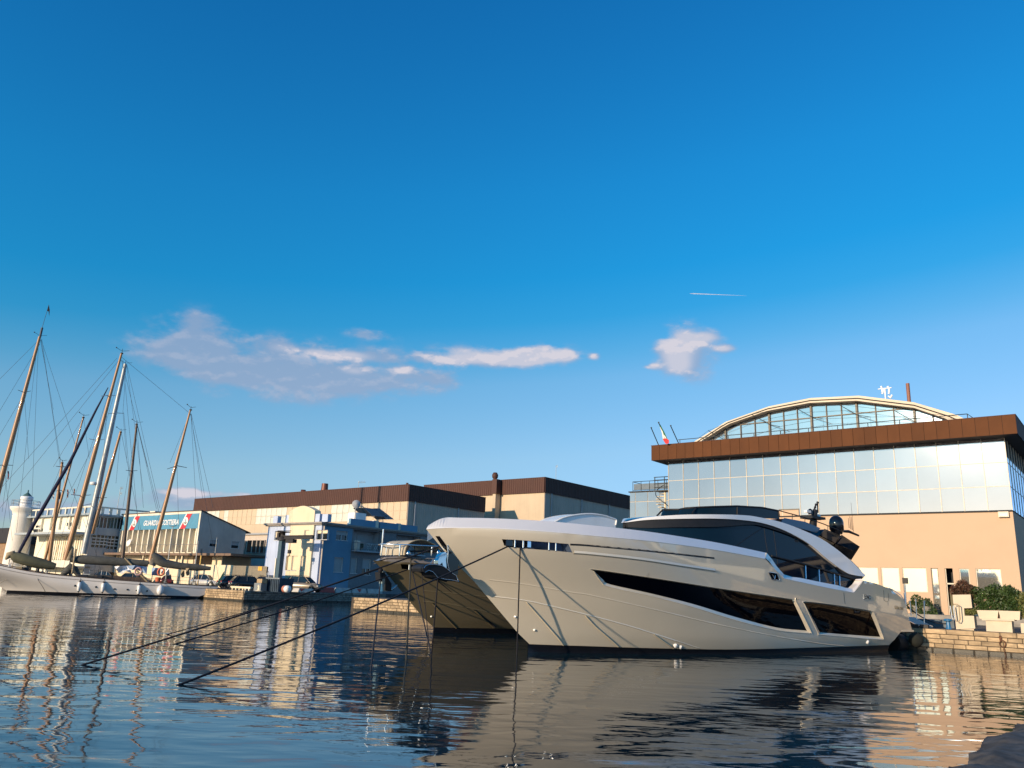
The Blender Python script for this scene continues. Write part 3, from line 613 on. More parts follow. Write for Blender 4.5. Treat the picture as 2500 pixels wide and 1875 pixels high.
# bow: anchor pocket plate, shackle plate and anchor
pk = MB(); P = [(1063, 1309), (1073, 1309), (1090, 1332), (1092, 1347), (1082, 1338)]; PP = [Y.on(x, y_, .01) for x, y_ in P]
pk.add([Y.w(u, v, z) for u, z, v in PP], [tuple(range(len(PP)))]); pk.build('anchor_pocket', black_gloss, yt)
pp = MB(); c = at0(1108, 1384, .0); Pl = [Y.pl(x, y_, .15) for x, y_ in [(1093, 1334), (1118, 1366), (1117, 1403), (1098, 1393), (1095, 1370)]]
pp.prism([Y.w(u, .15, z) for u, z in Pl], Y.V * -.3); pp.build('stem_plate', black_gloss, yt, .02)
an = thing('anchor', 'large black plate anchor hanging at the bow of the champagne yacht', 'anchor', tuple(at0(1082, 1385)))
fl = MB(); FL = [(1034, 1387), (1038, 1381), (1046, 1378), (1060, 1378), (1078, 1381), (1092, 1390), (1101, 1398), (1112, 1405), (1119, 1420), (1104, 1416), (1085, 1414), (1067, 1409), (1056, 1396), (1046, 1392), (1037, 1397)]
Pf = [Y.pl(x, y_, .45) for x, y_ in FL]; fl.prism([Y.w(u, .45, z) for u, z in Pf], Y.V * -.9); fl.build('fluke', black_matt, an, .03)
fe = MB(); fe.tube([Y.w(u, .48, z) for u, z in Pf], .014, 5); fe.build('fluke_edge', chrome, an)
sh = MB(); Ps = [Y.pl(x, y_, .18) for x, y_ in [(1078, 1352), (1086, 1348), (1092, 1352), (1088, 1366), (1090, 1388), (1083, 1385), (1080, 1372), (1070, 1382), (1070, 1368)]]; sh.prism([Y.w(u, .18, z) for u, z in Ps], Y.V * -.3); sh.build('shank', chrome, an, .01)
hp = MB(); hp.tube([at0(1051, 1377, .2), at0(1054, 1369, .2), at0(1062, 1364, .2), at0(1075, 1357, .2)], .012, 5); hp.tube([at0(1093, 1330, .2), at0(1094, 1350, .2), at0(1092, 1372, .2), at0(1096, 1392, .2)], .02, 6); hp.build('trip_line', chrome, an)
# ------------------------------------------------------------------ buildings
cream = mat('cream_render', (.56, .385, .25), .85, var=.05, scale=.25, bump=.002, bscale=20)
brown_panel = mat('brown_fascia_panel', (.105, .036, .010), .7, var=.12, scale=.8, perob=.10, spec=.2)
brown_dark = mat('brown_cladding', (.072, .026, .016), .7, var=.12, scale=.4)
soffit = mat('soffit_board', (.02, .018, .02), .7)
mir = mat('mirror_glazing', (.385, .37, .39), .05, .82, var=.08, scale=.2, bump=.006, bscale=.25, perob=.07)
mir2 = glass('mirror_glazing_warm', (.60, .57, .49), .04, 1.5, wob=.006, wscale=.25, metal=.8)
alu = mat('champagne_mullion', (.45, .40, .32), .5, .2)
alu_d = mat('dark_mullion', (.09, .075, .055), .5, .2)
roof_cream = mat('cream_roof_sheet', (.66, .56, .42), .7, var=.08, scale=.4)
dark_in = mat('dark_interior', (.010, .010, .012), .7)
hang_cream = mat('hangar_cream_sheet', (.56, .44, .30), .7, var=.08, scale=.3, streak=.15)
polyc = mat('translucent_sheet', (.62, .60, .50), .35, var=.25, scale=.35, coat=.3)
grey_sheet = mat('grey_ribbed_sheet', (.50, .40, .31), .7, var=.1, scale=.4)
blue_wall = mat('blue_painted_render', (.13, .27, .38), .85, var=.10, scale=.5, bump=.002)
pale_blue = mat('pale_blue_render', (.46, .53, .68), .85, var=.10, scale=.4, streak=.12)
cream2 = mat('cream_wall_paint', (.74, .62, .43), .85, var=.08, scale=.4, streak=.12)
off_white = mat('off_white_render', (.74, .68, .55), .85, var=.12, scale=.5, streak=.25)
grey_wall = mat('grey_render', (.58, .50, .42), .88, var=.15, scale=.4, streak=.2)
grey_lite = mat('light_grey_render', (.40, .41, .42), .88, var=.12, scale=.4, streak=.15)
shutter = mat('roller_shutter', (.34, .36, .36), .6, var=.1)
win_dark = glass('window_glass_dark', (.012, .016, .02), .04, 1.5, wob=.003, wscale=.6)
frame_w = mat('white_frame', (.62, .62, .60), .5)
metal_g = mat('galvanised_steel', (.30, .32, .33), .45, .6)
rail_m = mat('dark_railing', (.035, .045, .05), .5, .3)
def fr(x0, y0, x1, y1, t):      # rectangle on a facade plane from two image corners
    s0, z1 = FP(x0, y0, t); s1, z0 = FP(x1, y1, t); return min(s0, s1), max(s0, s1), min(z0, z1), max(z0, z1)
def sr(x0, y0, x1, y1, s):
    t0, z1 = SP(x0, y0, s); t1, z0 = SP(x1, y1, s); return min(t0, t1), max(t0, t1), min(z0, z1), max(z0, z1)
def gwall(mb, s0, s1, z0, z1, holes, t, th=.3):
    mb.plate([(s0, z0), (s1, z0), (s1, z1), (s0, z1)], [[(a, c), (b, c), (b, d), (a, d)] for a, b, c, d in holes], lambda x, y, d_: G(x, t + d_, y), 0, th, smooth=False)
def swall(mb, t0, t1, z0, z1, holes, s, th=.3, top=None):
    o_ = [(t0, z0), (t1, z0), (t1, top if top is not None else z1), (t0, z1)]
    mb.plate(o_, [[(a, c), (b, c), (b, d), (a, d)] for a, b, c, d in holes], lambda x, y, d_: G(s - d_, x, y), 0, th, smooth=False)
def rib(mb, P0, P1, z0, z1, n_out, pitch, amp, zt1=None):
    """corrugated sheet from P0 to P1 (grid xy)"""
    A = G(P0[0], P0[1], 0); B = G(P1[0], P1[1], 0); d = B - A; L = d.length; d /= L; k = int(L / pitch); lo = []; hi = []
    for i in range(k + 1):
        for f, o_ in ((0, 0), (.15, amp), (.5, amp), (.65, 0)):
            x = min(L, (i + f) * pitch); lo.append(A + d * x + n_out * o_ + Z3 * z0); hi.append(A + d * x + n_out * o_ + Z3 * (z1 if zt1 is None else z1 + (zt1 - z1) * x / L))
    mb.grid([lo, hi], False)

# ---- glass hall on the right
T0 = 73.0; tf = T0 - 1.5
s_r, zb = FP(2472, 1245.6, T0); s_l, _ = FP(1633, 1248, T0); zt = FP(2455, 1073, T0)[1]; zr1 = FP(2469, 1186, T0)[1]; zr2 = FP(2461, 1127.8, T0)[1]
fs_l, zft = FP(1590, 1090, tf); fs_r, zfb = FP(2484, 1058, tf); zft = FP(2478, 1012, tf)[1]
hall = thing('glass_hall', 'cream hall with mirror glazing, brown fascia and an arched glazed roof on the right', 'building', tuple(G(s_r, T0, QZ)))
gz = .6; zg = QZ + gz
wins = []; zwt = FP(2449, 1389, T0)[1]; zwb = FP(2250, 1446, T0)[1]
for x0, x1 in ((2040, 2093), (2095, 2147), (2150, 2199), (2202, 2266)): a, b, c, d = fr(x0, 1388, x1, 1446, T0); wins.append((a, b, zwb, zwt))
da, db = fr(2272, 1388, 2300, 1500, T0)[:2]; ea, eb = fr(2306, 1388, 2336, 1500, T0)[:2]; zd = zg + .02
doorh = [(da, db, zd, zwt), (ea, eb, zd, zwt)]
rw = []
for x0, x1 in ((2341, 2370), (2381, 2448)): a, b, c, d = fr(x0, 1388, x1, 1436, T0); rw.append((a, b, zwb, zwt))
q = MB(); gwall(q, s_l + .0, s_r, QZ - .2, zb - .10, wins + doorh + rw, T0); 
TB = T0 + 22
swall(q, T0 + .3, TB, QZ - .2, zb - .10, [], s_r)
q.gbox(s_l, s_l + .3, T0 + .3, TB, QZ - .2, zb - .1); q.gbox(s_l, s_r, TB, TB + .3, QZ - .2, zt); q.build('wall', cream, hall)
q = MB(); q.gbox(s_l + .4, s_r - .4, T0 + 1.2, T0 + 1.3, QZ, zb); q.build('inner_wall', dark_in, hall)
def pane(nm, a, b, c, d, t, m_, par, dp=.12, fm_=alu, fw=.06):
    f = MB(); 
    for (x0, x1, y0, y1) in ((a, a + fw, c, d), (b - fw, b, c, d), (a + fw, b - fw, d - fw, d), (a + fw, b - fw, c, c + fw)): f.gbox(x0, x1, t + dp - .05, t + dp + .03, y0, y1)
    o = f.build(nm, fm_, par); g_ = MB(); g_.gbox(a + fw, b - fw, t + dp, t + dp + .02, c + fw, d - fw); g_.build('pane', m_, o); return o
for a, b, c, d in wins + rw: pane('ground_floor_window', a, b, c, d, T0, mir2, hall)
a, b, c, d = doorh[0]; zm = FP(2290, 1450, T0)[1]
pane('glazed_door', a, b, zm, d, T0, mir2, hall, fm_=alu_d); pane('glazed_door', a, b, c, zm - .02, T0, mir2, hall, fm_=alu_d, fw=.1)
q = MB(); a, b, c, d = doorh[1]; q.gbox(a, b, T0 + .1, T0 + .16, zg + 2.35, zg + 2.45); q.gbox(a, a + .07, T0 + .1, T0 + .16, zg, d); q.build('open_doorway', alu, hall)
q = MB(); q.gbox(a + .1, b, T0 + .5, T0 + .55, zg, zg + 2.0); q.build('inner_door', mat('olive_door', (.10, .085, .03), .6), hall)
# curtain wall panes
NC = 18; dw = (s_r - s_l) / NC; rows_z = [zb, zr1, zr2, zt + .15]
pane_me = unit_mesh('glazing_panel', mir)
cutout = FP(1920, 1250, T0)[0]
for j in range(3):
    for i in range(NC):
        sc_ = s_l + dw * (i + .5); h_ = rows_z[j + 1] - rows_z[j]
        o = piece(pane_me, 'glazing_panel', hall, G(sc_, T0 + .03, rows_z[j] + h_ / 2), (dw - .06, .03, h_ - .06))
        o.rotation_euler.z += random.uniform(-.0022, .0022); o.rotation_euler.x += random.uniform(-.0022, .0022)
sm_me = unit_mesh('glazing_panel', mir2)
for j in range(3):
    for i in range(14):
        h_ = rows_z[j + 1] - rows_z[j]
        piece(sm_me, 'side_glazing_panel', hall, G(s_r - .03, T0 + dw * (i + .5) + .05, rows_z[j] + h_ / 2), (dw - .08, .03, h_ - .08), 38.5)
q = MB()
for i in range(NC + 1):
    s_ = s_l + dw * i; q.gbox(s_ - .025, s_ + .025, T0 - .04, T0 + .1, zb, zt + .2)
for z_ in (zr1, zr2): q.gbox(s_l, s_r, T0 - .02, T0 + .1, z_ - .025, z_ + .025)
for i in range(1, 15): q.gbox(s_r - .1, s_r + .03, T0 + dw * i - .04, T0 + dw * i + .04, zb, zt + .2)
q.gbox(s_r - .08, s_r + .02, T0, T0 + 20, zr1 - .025, zr1 + .025); q.gbox(s_r - .08, s_r + .02, T0, T0 + 20, zr2 - .025, zr2 + .025)
o = q.build('mullion_grid', alu, hall); o['kind'] = 'stuff'
q = MB(); q.gbox(s_l + .05, s_r - .1, T0 + .12, T0 + .3, zb, zt + .2); q.gbox(s_l, s_r, T0 - .06, T0 + .12, zb - .11, zb - .003); q.gbox(s_r - .3, s_r - .1, T0 + .3, TB, zb, zt + .2); q.build('backing_wall', dark_in, hall)
a = FP(1902, 1250, T0)[0]; b = FP(1950, 1250, T0)[0]; zc9 = FP(1926, 1242.5, T0)[1]; q = MB(); q.gbox(a, b, T0 - .03, T0 + .02, zb, zc9 - .12); q.build('cream_infill', cream, hall); q = MB(); q.gbox(a, b + .06, T0 - .045, T0 + .02, zc9 - .12, zc9); q.gbox(b, b + .06, T0 - .045, T0 + .02, zb, zc9 - .12); q.build('niche_frame', alu_d, hall)
# fascia: separate brown panels round the overhang
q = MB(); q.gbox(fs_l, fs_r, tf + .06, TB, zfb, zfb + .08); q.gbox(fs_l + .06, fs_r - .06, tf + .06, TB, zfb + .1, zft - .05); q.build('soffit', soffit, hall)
fp_me = unit_mesh('fascia_panel', brown_panel); nf = 34; fw_ = (fs_r - fs_l) / nf
for i in range(nf): piece(fp_me, 'fascia_panel', hall, G(fs_l + fw_ * (i + .5), tf + .06, (zfb + zft) / 2), (fw_ - .025, .06 + random.uniform(0, .008), zft - zfb))
for i in range(26): piece(fp_me, 'fascia_panel', hall, G(fs_r - .06, tf + fw_ * (i + .5), (zfb + zft) / 2), (fw_ - .025, .06, zft - zfb), 38.5)
for i in range(26): piece(fp_me, 'fascia_panel', hall, G(fs_l + .06, tf + fw_ * (i + .5), (zfb + zft) / 2), (fw_ - .025, .06, zft - zfb), 218.5)
q = MB(); q.gbox(fs_l - .03, fs_r + .03, tf - .03, TB, zft, zft + .05); q.build('fascia_cap', brown_dark, hall)
# arched gable
ta = T0 + 1.0
AO = [(1687, 1083), (1753, 1041.8), (1771, 1030), (1877, 992), (1978.5, 971.6), (2097, 965.8), (2231, 982), (2335, 1012.7), (2362, 1026)]
AI = [(1716, 1083), (1773, 1046.6), (1790, 1037.5), (1880, 1007), (1983.5, 987.6), (2097, 982.5), (2237, 1000), (2310, 1025), (2322, 1030)]
Ao = [FP(x, y_, ta - .8) for x, y_ in AO]; Ai = [FP(x, y_, ta) for x, y_ in AI]
Ao = [(a, max(b, zft)) for a, b in Ao]; Ai = [(a, max(b, zft)) for a, b in Ai]
q = MB()
rows = [[G(a[0], ta - .8, a[1]), G(*(lambda m: (m[0], ta - .8, m[1]))(((a[0] * .45 + b[0] * .55), (a[1] * .45 + b[1] * .55)))), G(b[0], ta, b[1])] for a, b in zip(Ao, Ai)]
rows = [r[:2] + [r[2] - E2 * .8, r[2]] for r in rows]; q.grid(rows, False); q.grid([[G(a[0], ta - .8, a[1]), G(a[0], TB, a[1])] for a in Ao], False)
q.build('arched_roof', roof_cream, hall)
q = MB(); 
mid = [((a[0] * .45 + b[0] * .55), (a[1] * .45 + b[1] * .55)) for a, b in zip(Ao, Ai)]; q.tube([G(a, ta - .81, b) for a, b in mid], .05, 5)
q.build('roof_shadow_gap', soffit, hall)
def archz(s_): return float(np.interp(s_, [a for a, b in Ai], [b for a, b in Ai]))
vx = [1720, 1741, 1772, 1809, 1844, 1880, 1915, 1949, 1983.5, 2021, 2058, 2096, 2142, 2186, 2237, 2282, 2315]
vs_ = [FP(x, 1060, ta)[0] for x in vx]; zm1 = FP(2058, 1013, ta)[1]
q = MB()
gp = mat('gable_glass', (.45, .50, .54), .05, .7, var=.1, scale=.3)
for i in range(len(vs_) - 1):
    a, b = vs_[i] + .04, vs_[i + 1] - .04; za, zb_ = archz(a), archz(b)
    for lo, ha, hb in (((zft + .05), min(za, zm1), min(zb_, zm1)), (zm1 + .06, za, zb_)):
        if max(ha, hb) - lo > .15:
            g_ = MB(); P = [(a, lo), (b, lo), (b, max(lo + .01, hb)), (a, max(lo + .01, ha))]; g_.prism([G(x, ta + .06, z_) for x, z_ in P], E2 * .03); g_.build('gable_pane', gp, hall)
for i, s_ in enumerate(vs_):
    w_ = .08 if i in (2, 5, 8, 11, 14) else .032; q.gbox(s_ - w_, s_ + w_, ta - .06 - w_, ta + .1, zft, archz(s_) + .02)
q.gbox(vs_[3], vs_[14], ta - .05, ta + .1, zm1 - .02, zm1 + .06)
o = q.build('gable_mullion', alu_d, hall); o['kind'] = 'stuff'
q = MB(); rr = [[G(a, ta + .35, zft), G(a, ta + .35, b)] for a, b in Ai]; q.grid(rr, False); q.build('gable_backing', mat('gable_interior', (.16, .2, .22), .6), hall)
# tie rods on the gable
q = MB()
for i in (2, 5, 8, 11, 14):
    s_ = vs_[i]; z_ = archz(s_); q.tube([G(s_ - 1.2, ta - 1.4, z_ - .3), G(s_ + .1, ta - .2, z_ - 1.2), G(s_ + 1.4, ta - 1.2, z_ - 1.7)], .03, 4); q.tube([G(s_ + 1.4, ta - 1.2, z_ - 1.7), G(s_ + 1.4, ta - 1.2, zft)], .012, 3)
q.tube([G(vs_[0], ta - 1.4, zft + .6)] + [G(vs_[i] - 1.2, ta - 1.4, archz(vs_[i]) - .3) for i in (2, 5, 8, 11, 14)] + [G(vs_[-1] + 1, ta - 1.4, zft + .5)], .014, 4)
q.tube([G(vs_[2] + 1.4, ta - 1.2, archz(vs_[2]) - 1.7), G(vs_[5] + 1.4, ta - 1.2, archz(vs_[5]) - 1.7), G(vs_[8] + 1.4, ta - 1.2, archz(vs_[8]) - 1.7), G(vs_[11] + 1.4, ta - 1.2, archz(vs_[11]) - 1.7), G(vs_[14] + .4, ta - 1.2, archz(vs_[14]) - .9)], .014, 4)
o = q.build('tie_rod', rail_m, hall); o['kind'] = 'stuff'
# roof railing
r0 = FP(1660, 1076, tf + .3)[0]; r1 = FP(2362, 1015, tf + .3)[0]; zr_ = FP(2200, 1025, tf + .3)[1]
rl = thing('roof_railing', 'dark steel railing along the roof edge in front of the glazed arch', 'railing', tuple(G(r0, tf + .3, zft)))
q = MB(); q.tube([G(r0 - .2, tf + .3, zr_), G(r1, tf + .3, zr_), G(r1 + .5, tf + 1.0, zft)], .035, 6); q.build('top_rail', rail_m, rl)
for i in range(11):
    s_ = r0 + (r1 - r0) * i / 10; q = MB(); q.tube([G(s_, tf + .3, zft), G(s_, tf + .3, zr_)], .035, 5); q.build('post', rail_m, rl)
# flag poles and the flag
for (x0, y0, x1, y1), lab in (((1608, 1087, 1590, 1045), 'leftmost bare flag pole leaning on the roof corner of the hall'), ((1632, 1085, 1608, 1032), 'middle leaning roof pole that carries the limp tricolour flag'), ((1656.6, 1082, 1637.5, 1040), 'bare flag pole right of the tricolour on the hall roof')):
    a = FP(x0, y0, tf + .6); b = FP(x1, y1, tf - .6); q = MB(); q.tube([G(a[0], tf + .6, a[1]), G(b[0], tf - .6, b[1])], .05, 6); q.lathe(G(b[0], tf - .6, b[1]), [(.08, 0), (.08, .08)], 8)
    lone(q, 'flag_pole', rail_m, lab, 'flag pole', 'flag poles on the hall roof')
fl_ = thing('flag', 'limp green white and red flag hanging from the middle roof pole', 'flag', tuple(G(FP(1625, 1080, tf)[0], tf, zft)))
def cloth_px(name, L_, R_, t, m_, par, th=.03):
    q = MB(); rows = [[G(*(lambda p: (p[0], t + .12 * math.sin(i * 1.7), p[1]))(FP(a[0], a[1], t))), G(*(lambda p: (p[0], t - .15 * math.cos(i * 1.3), p[1]))(FP((a[0] + b[0]) / 2, (a[1] + b[1]) / 2, t))), G(*(lambda p: (p[0], t + .1, p[1]))(FP(b[0], b[1], t)))] for i, (a, b) in enumerate(zip(L_, R_))]
    q.grid(rows, True); return q.build(name, m_, par)
cloth_px('green_part', [(1609, 1036), (1617, 1056), (1624, 1074)], [(1611, 1036), (1621, 1055), (1629, 1073)], tf - .4, mat('flag_green', (.02, .14, .06), .8), fl_)
cloth_px('white_part', [(1611, 1040), (1615, 1058), (1619, 1075)], [(1614, 1045), (1620, 1059), (1628, 1074)], tf - .45, mat('flag_white', (.75, .72, .66), .8), fl_)
cloth_px('red_part', [(1618, 1072), (1621, 1079), (1626, 1084)], [(1626, 1070), (1632, 1074), (1632, 1081)], tf - .5, mat('flag_red', (.62, .04, .04), .8), fl_)
# vertical axis wind turbine and chimney pole on the roof
ts = T0 + 6; a = FP(2162, 972, ts); wt = thing('wind_turbine', 'small white vertical axis wind turbine on the arched roof', 'wind turbine', tuple(G(a[0], ts, a[1])))
q = MB(); b = FP(2162, 948, ts); q.tube([G(a[0], ts, a[1] - .6), G(a[0], ts, b[1])], .07, 6); q.tube([G(a[0] - .6, ts, b[1]), G(a[0] + .6, ts, b[1])], .05, 5); q.build('hub_post', white_p, wt)
for L_ in ([(2151, 943), (2154, 950), (2154, 957)], [(2154, 962), (2156, 955), (2158, 951)], [(2167, 943), (2171, 951), (2170, 962)], [(2169, 967), (2174, 972), (2178, 964)]):
    q = MB(); q.tube([G(*(lambda p: (p[0], ts, p[1]))(FP(x, y_, ts))) for x, y_ in L_], .10, 5); q.build('blade', white_p, wt)
a = FP(2220, 985, ts); b = FP(2217.5, 936, ts); q = MB(); q.tube([G(a[0], ts, a[1] - .8), G(a[0], ts, b[1])], .16, 10)
lone(q, 'roof_flue', mat('rusty_flue', (.25, .10, .06), .6), 'tall thin rust brown flue standing right of the roof wind turbine', 'flue')
# floodlight
a = FP(2451, 1256, T0); q = MB(); q.gbox(a[0] - .35, a[0] + .35, T0 - .3, T0, a[1] - .22, a[1] + .2); fl0 = lone(q, 'floodlight', alu, 'boxy floodlight fixed high on the cream wall corner', 'floodlight')
q = MB(); q.gbox(a[0] - .28, a[0] + .28, T0 - .34, T0 - .3, a[1] - .16, a[1] + .05); q.build('lens', frame_w, fl0)
# terrace step in front of the hall
q = MB(); q.gbox(s_l, s_r + 14, T0 - 3, T0 - .001, QZ + .004, zg); q.gbox(s_l, s_r + 14, T0 - 3.4, T0 - 3.001, QZ + .004, QZ + .32); lone(q, 'terrace_step', concrete, 'low grey terrace step in front of the hall doors', 'steps')
# annex with spiral stair
tx = T0 + 4; ax0, ax1 = FP(1537, 1230, tx)[0], FP(1632, 1230, tx)[0]; azt = FP(1580, 1198, tx)[1]
an_ = thing('annex', 'low mirror glazed annex left of the glass hall with a railed roof terrace', 'building', tuple(G(ax0, tx, QZ)))
q = MB(); q.gbox(ax0, ax1 + 1, tx + .1, tx + 12, QZ - .2, azt - .1); q.build('wall', alu, an_)
cx_ = [ax0] + [FP(x, 1230, tx)[0] for x in (1550.5, 1581, 1611)] + [ax1 + .6]; cz = [QZ + .5 + i * 2.2 for i in range(2)]
zz_ = [azt - .12, FP(1551, 1225, tx)[1], FP(1551, 1264, tx)[1], FP(1551, 1264, tx)[1] - 2, FP(1551, 1264, tx)[1] - 4]
for i in range(4):
    for j in range(4): piece(pane_me, 'glazing_panel', an_, G((cx_[i] + cx_[i + 1]) / 2, tx + .1, (zz_[j] + zz_[j + 1]) / 2), (cx_[i + 1] - cx_[i] - .07, .06, zz_[j] - zz_[j + 1] - .07))
q = MB(); q.gbox(ax0 - .1, ax1 + 1, tx - .1, tx + 12, azt - .1, azt); q.build('roof', soffit, an_)
zrt = FP(1580, 1174.5, tx)[1]; xs_ = FP(1545, 1180, tx)[0]
q = MB(); q.tube([G(xs_, tx + 5, zrt), G(xs_, tx, zrt), G(ax1, tx, zrt)], .035, 5); q.tube([G(xs_, tx, azt + .1), G(ax1, tx, azt + .1)], .03, 5); q.build('terrace_rail', rail_m, an_)
for i in range(5): q = MB(); s_ = xs_ + (ax1 - xs_) * i / 4.2; q.tube([G(s_, tx, azt), G(s_, tx, zrt)], .03, 5); q.build('rail_post', rail_m, an_)
q = MB(); q.gbox(xs_ + .1, ax1, tx + .03, tx + .06, azt + .15, zrt - .25); q.build('rail_mesh', mat('perforated_mesh', (.09, .12, .15), .5, .3), an_)
tsp = T0 - 1.2 + 3; sc0 = FP(1624, 1230, tsp)[0]; zst = FP(1620, 1198, tsp)[1]
sp = thing('spiral_stair', 'cream spiral stair with dark curved handrail at the left end of the hall', 'stair', tuple(G(sc0, tsp, QZ)))
q = MB(); q.tube([G(sc0, tsp, QZ), G(sc0, tsp, zst)], .10, 8); q.build('newel', cream2, sp)
hr = []
for i in range(36):
    z_ = zst - .3 * i - .3; a = i * .42 + 2.2
    if z_ < QZ: break
    q = MB(); c_ = G(sc0, tsp, z_); d0_ = E1 * math.cos(a) + E2 * math.sin(a); d1_ = E1 * math.cos(a + .5) + E2 * math.sin(a + .5)
    q.prism([c_, c_ + d0_ * .95, c_ + d1_ * .95], Z3 * .06); q.build('tread', cream2, sp); hr.append(c_ + d0_ * .98 + Z3 * 1.0)
q = MB(); q.tube(hr, .04, 6); q.build('handrail', rail_m, sp)
q = MB(); zc_ = FP(1620, 1166, tsp)[1]
for a in (-.9, .2): q.tube([G(sc0 + a, tsp - .5, zst), G(sc0 + a, tsp - .5, zc_)], .05, 5)
for z_ in (zst + .3, (zst + zc_) / 2, zc_ - .3, zc_): q.tube([G(sc0 - 1, tsp - .5, z_), G(sc0 + .6, tsp - .5, z_), G(sc0 + .6, tsp + .7, z_)], .04, 4)
q.gbox(sc0 - 1, sc0 + .8, tsp - .6, tsp + .8, zst - .08, zst); q.build('landing_cage', rail_m, sp)

# boatyard shed standing to the right of the hall, outside the frame; it shows mirrored in the yacht's glass
yd = thing('boatyard_shed', 'open fronted boatyard shed with cream arched trusses, right of the glass hall', 'shed', tuple(G(24, 70, QZ)))
q = MB(); q.gbox(2, 48, 78, 79, QZ, 10); q.gbox(2, 2.5, 70, 79, QZ, 9); q.gbox(47.5, 48, 70, 79, QZ, 9); q.build('wall', grey_wall, yd)
arc = [(2 + 46 * k / 16, 9 + 5 * math.sin(math.pi * k / 16)) for k in range(17)]
q = MB(); q.grid([[G(a, 69, z + .6), G(a, 80, z + .6)] for a, z in arc], False); q.build('roof', roof_cream, yd)
for dz in (0, -2.2): q = MB(); q.tube([G(a, 69.6, z + dz) for a, z in arc], .28, 6); q.build('truss_chord', roof_cream, yd)
for k in range(1, 16): q = MB(); q.tube([G(arc[k][0], 69.6, arc[k][1]), G(arc[k][0], 69.6, arc[k][1] - 2.2)], .15, 5); q.build('truss_web', roof_cream, yd)
for k in (0, 4, 8, 12, 16): q = MB(); q.gbox(arc[k][0] - .3, arc[k][0] + .3, 69.3, 69.9, QZ, arc[k][1] - 2.2); q.build('column', roof_cream, yd)
q = MB(); q.gbox(3, 47, 72, 72.3, QZ, 8); q.build('dark_bay_sheet', dark_in, yd)  # dark sheet across the open front, standing in for the shaded interior
q = MB(); q.gbox(9, 46, 56, 56.4, QZ, QZ + 1.6); lone(q, 'yard_wall', off_white, 'low pale yard wall along the quay right of the planters', 'wall')

# ---- hangars
def hangar(s1, t0, depth, xl, top_px, bot_px, name, label, panels=None, face_px=None, ext=None):
    s0 = FP(xl, top_px[1], t0)[0]; zt_ = FP(*top_px, t0)[1]; zb_ = FP(*bot_px, t0)[1]
    h_ = thing(name, label, 'hangar', tuple(G(s1, t0, QZ)))
    q = MB(); q.gbox(s0, s1, t0, t0 + depth, QZ, zb_); q.build('wall', hang_cream, h_)
    q = MB(); rib(q, (s1 + .02, t0), (s1 + .02, t0 + depth), QZ, zb_, E1, .55, .07); o = q.build('ribbed_side_wall', grey_sheet, h_)
    q = MB(); q.gbox(s0 - .2, s1 + .1, t0 - .2, t0 + depth + .1, zb_, zt_ - .15); q.build('parapet', brown_dark, h_)
    q = MB(); rib(q, (s0 - .2, t0 - .22), (s1 + .25, t0 - .22), zb_ - .05, zt_, -E2, .5, .07); rib(q, (s1 + .22, t0 - .2), (s1 + .22, t0 + depth), zb_ - .05, zt_, E1, .5, .07); q.build('brown_cladding', brown_dark, h_)
    q = MB(); q.gbox(s0 - .25, s1 + .3, t0 - .3, t0 + depth, zt_ - .02, zt_ + .06); q.build('roof', brown_dark, h_)
    return h_, s0, s1, zt_, zb_
s1A = -93.4; tA = 91.7
hA, sA0, sA1, zAt, zAb = hangar(s1A, tA, 19.2, 484, (1008.6, 1182.8), (1006.6, 1221.8), 'hangar', 'long low cream hangar with brown parapet behind the blue house')
pc_me = unit_mesh('translucent_panel', polyc); cp_me = unit_mesh('wall_panel', hang_cream)
z1_, z0_ = zAb - .1, FP(640, 1280, tA)[1]
nx = 40; dx_ = (sA1 - sA0) / nx
for i in range(nx):
    s_ = sA0 + dx_ * (i + .5); px_ = CX + F * 0; tl = i in (3, 4, 5, 14, 15, 16, 17, 18, 19, 24, 25, 28, 29, 30, 31)
    for k in range(2):
        hh_ = (z1_ - z0_) / 2; piece(pc_me if tl or i == 7 else cp_me, 'translucent_panel' if tl else 'wall_panel', hA, G(s_, tA, z1_ - hh_ * (k + .5)), (dx_ - .08, .05 + (.03 if tl else 0), hh_ - .06))
for x, y0, y1, r_, nm in ((1030.5 - 239, 1181, 1203.5, .62, 'wide rust brown chimney on the long hangar roof'), (739.5, 1198, 1208, .45, 'short stubby vent left of the wide hangar chimney')):
    a = FP(x, y1, tA + 3); b = FP(x, y0, tA + 3); q = MB(); q.lathe(G(a[0], tA + 3, zAt - .5), [(r_ * 1.25, 0), (r_ * 1.1, .9), (r_, 1.4), (r_ * .95, b[1] - zAt + .5)], 16); lone(q, 'roof_chimney', mat('rust_chimney', (.16, .055, .035), .5, .3), nm, 'chimney', 'hangar roof vents')
a = FP(981, 1183, tA + 3); q = MB(); q.lathe(G(a[0], tA + 3, zAt - .5), [(1.2, 0), (1.2, .6), (.8, 1.0), (.001, 1.1)], 14); lone(q, 'roof_vent', brown_dark, 'flat domed vent on the hangar roof edge near its corner', 'vent', 'hangar roof vents')
def antenna(x, y0, y1, t, lab, arms=1, w_=.9, nm='roof_antenna'):
    a = FP(x, y1, t); b = FP(x, y0, t); q = MB(); q.tube([G(a[0], t, a[1] - .5), G(a[0], t, b[1])], .04, 5)
    for k in range(arms):
        z_ = b[1] - .15 - k * .9; q.tube([G(a[0] - .1, t, z_), G(a[0] + w_ * 2, t, z_ - .1)], .035, 4)
        for j in range(4): q.tube([G(a[0] + w_ * .5 * j + .2, t, z_ - .3), G(a[0] + w_ * .5 * j + .2, t, z_ + .2)], .02, 3)
    return lone(q, nm, metal_g, lab, 'antenna')
antenna(874, 1175, 1196, tA + 2, 'thin television aerial standing on the long hangar roof')
s1B = -85.4; tB = 118.0
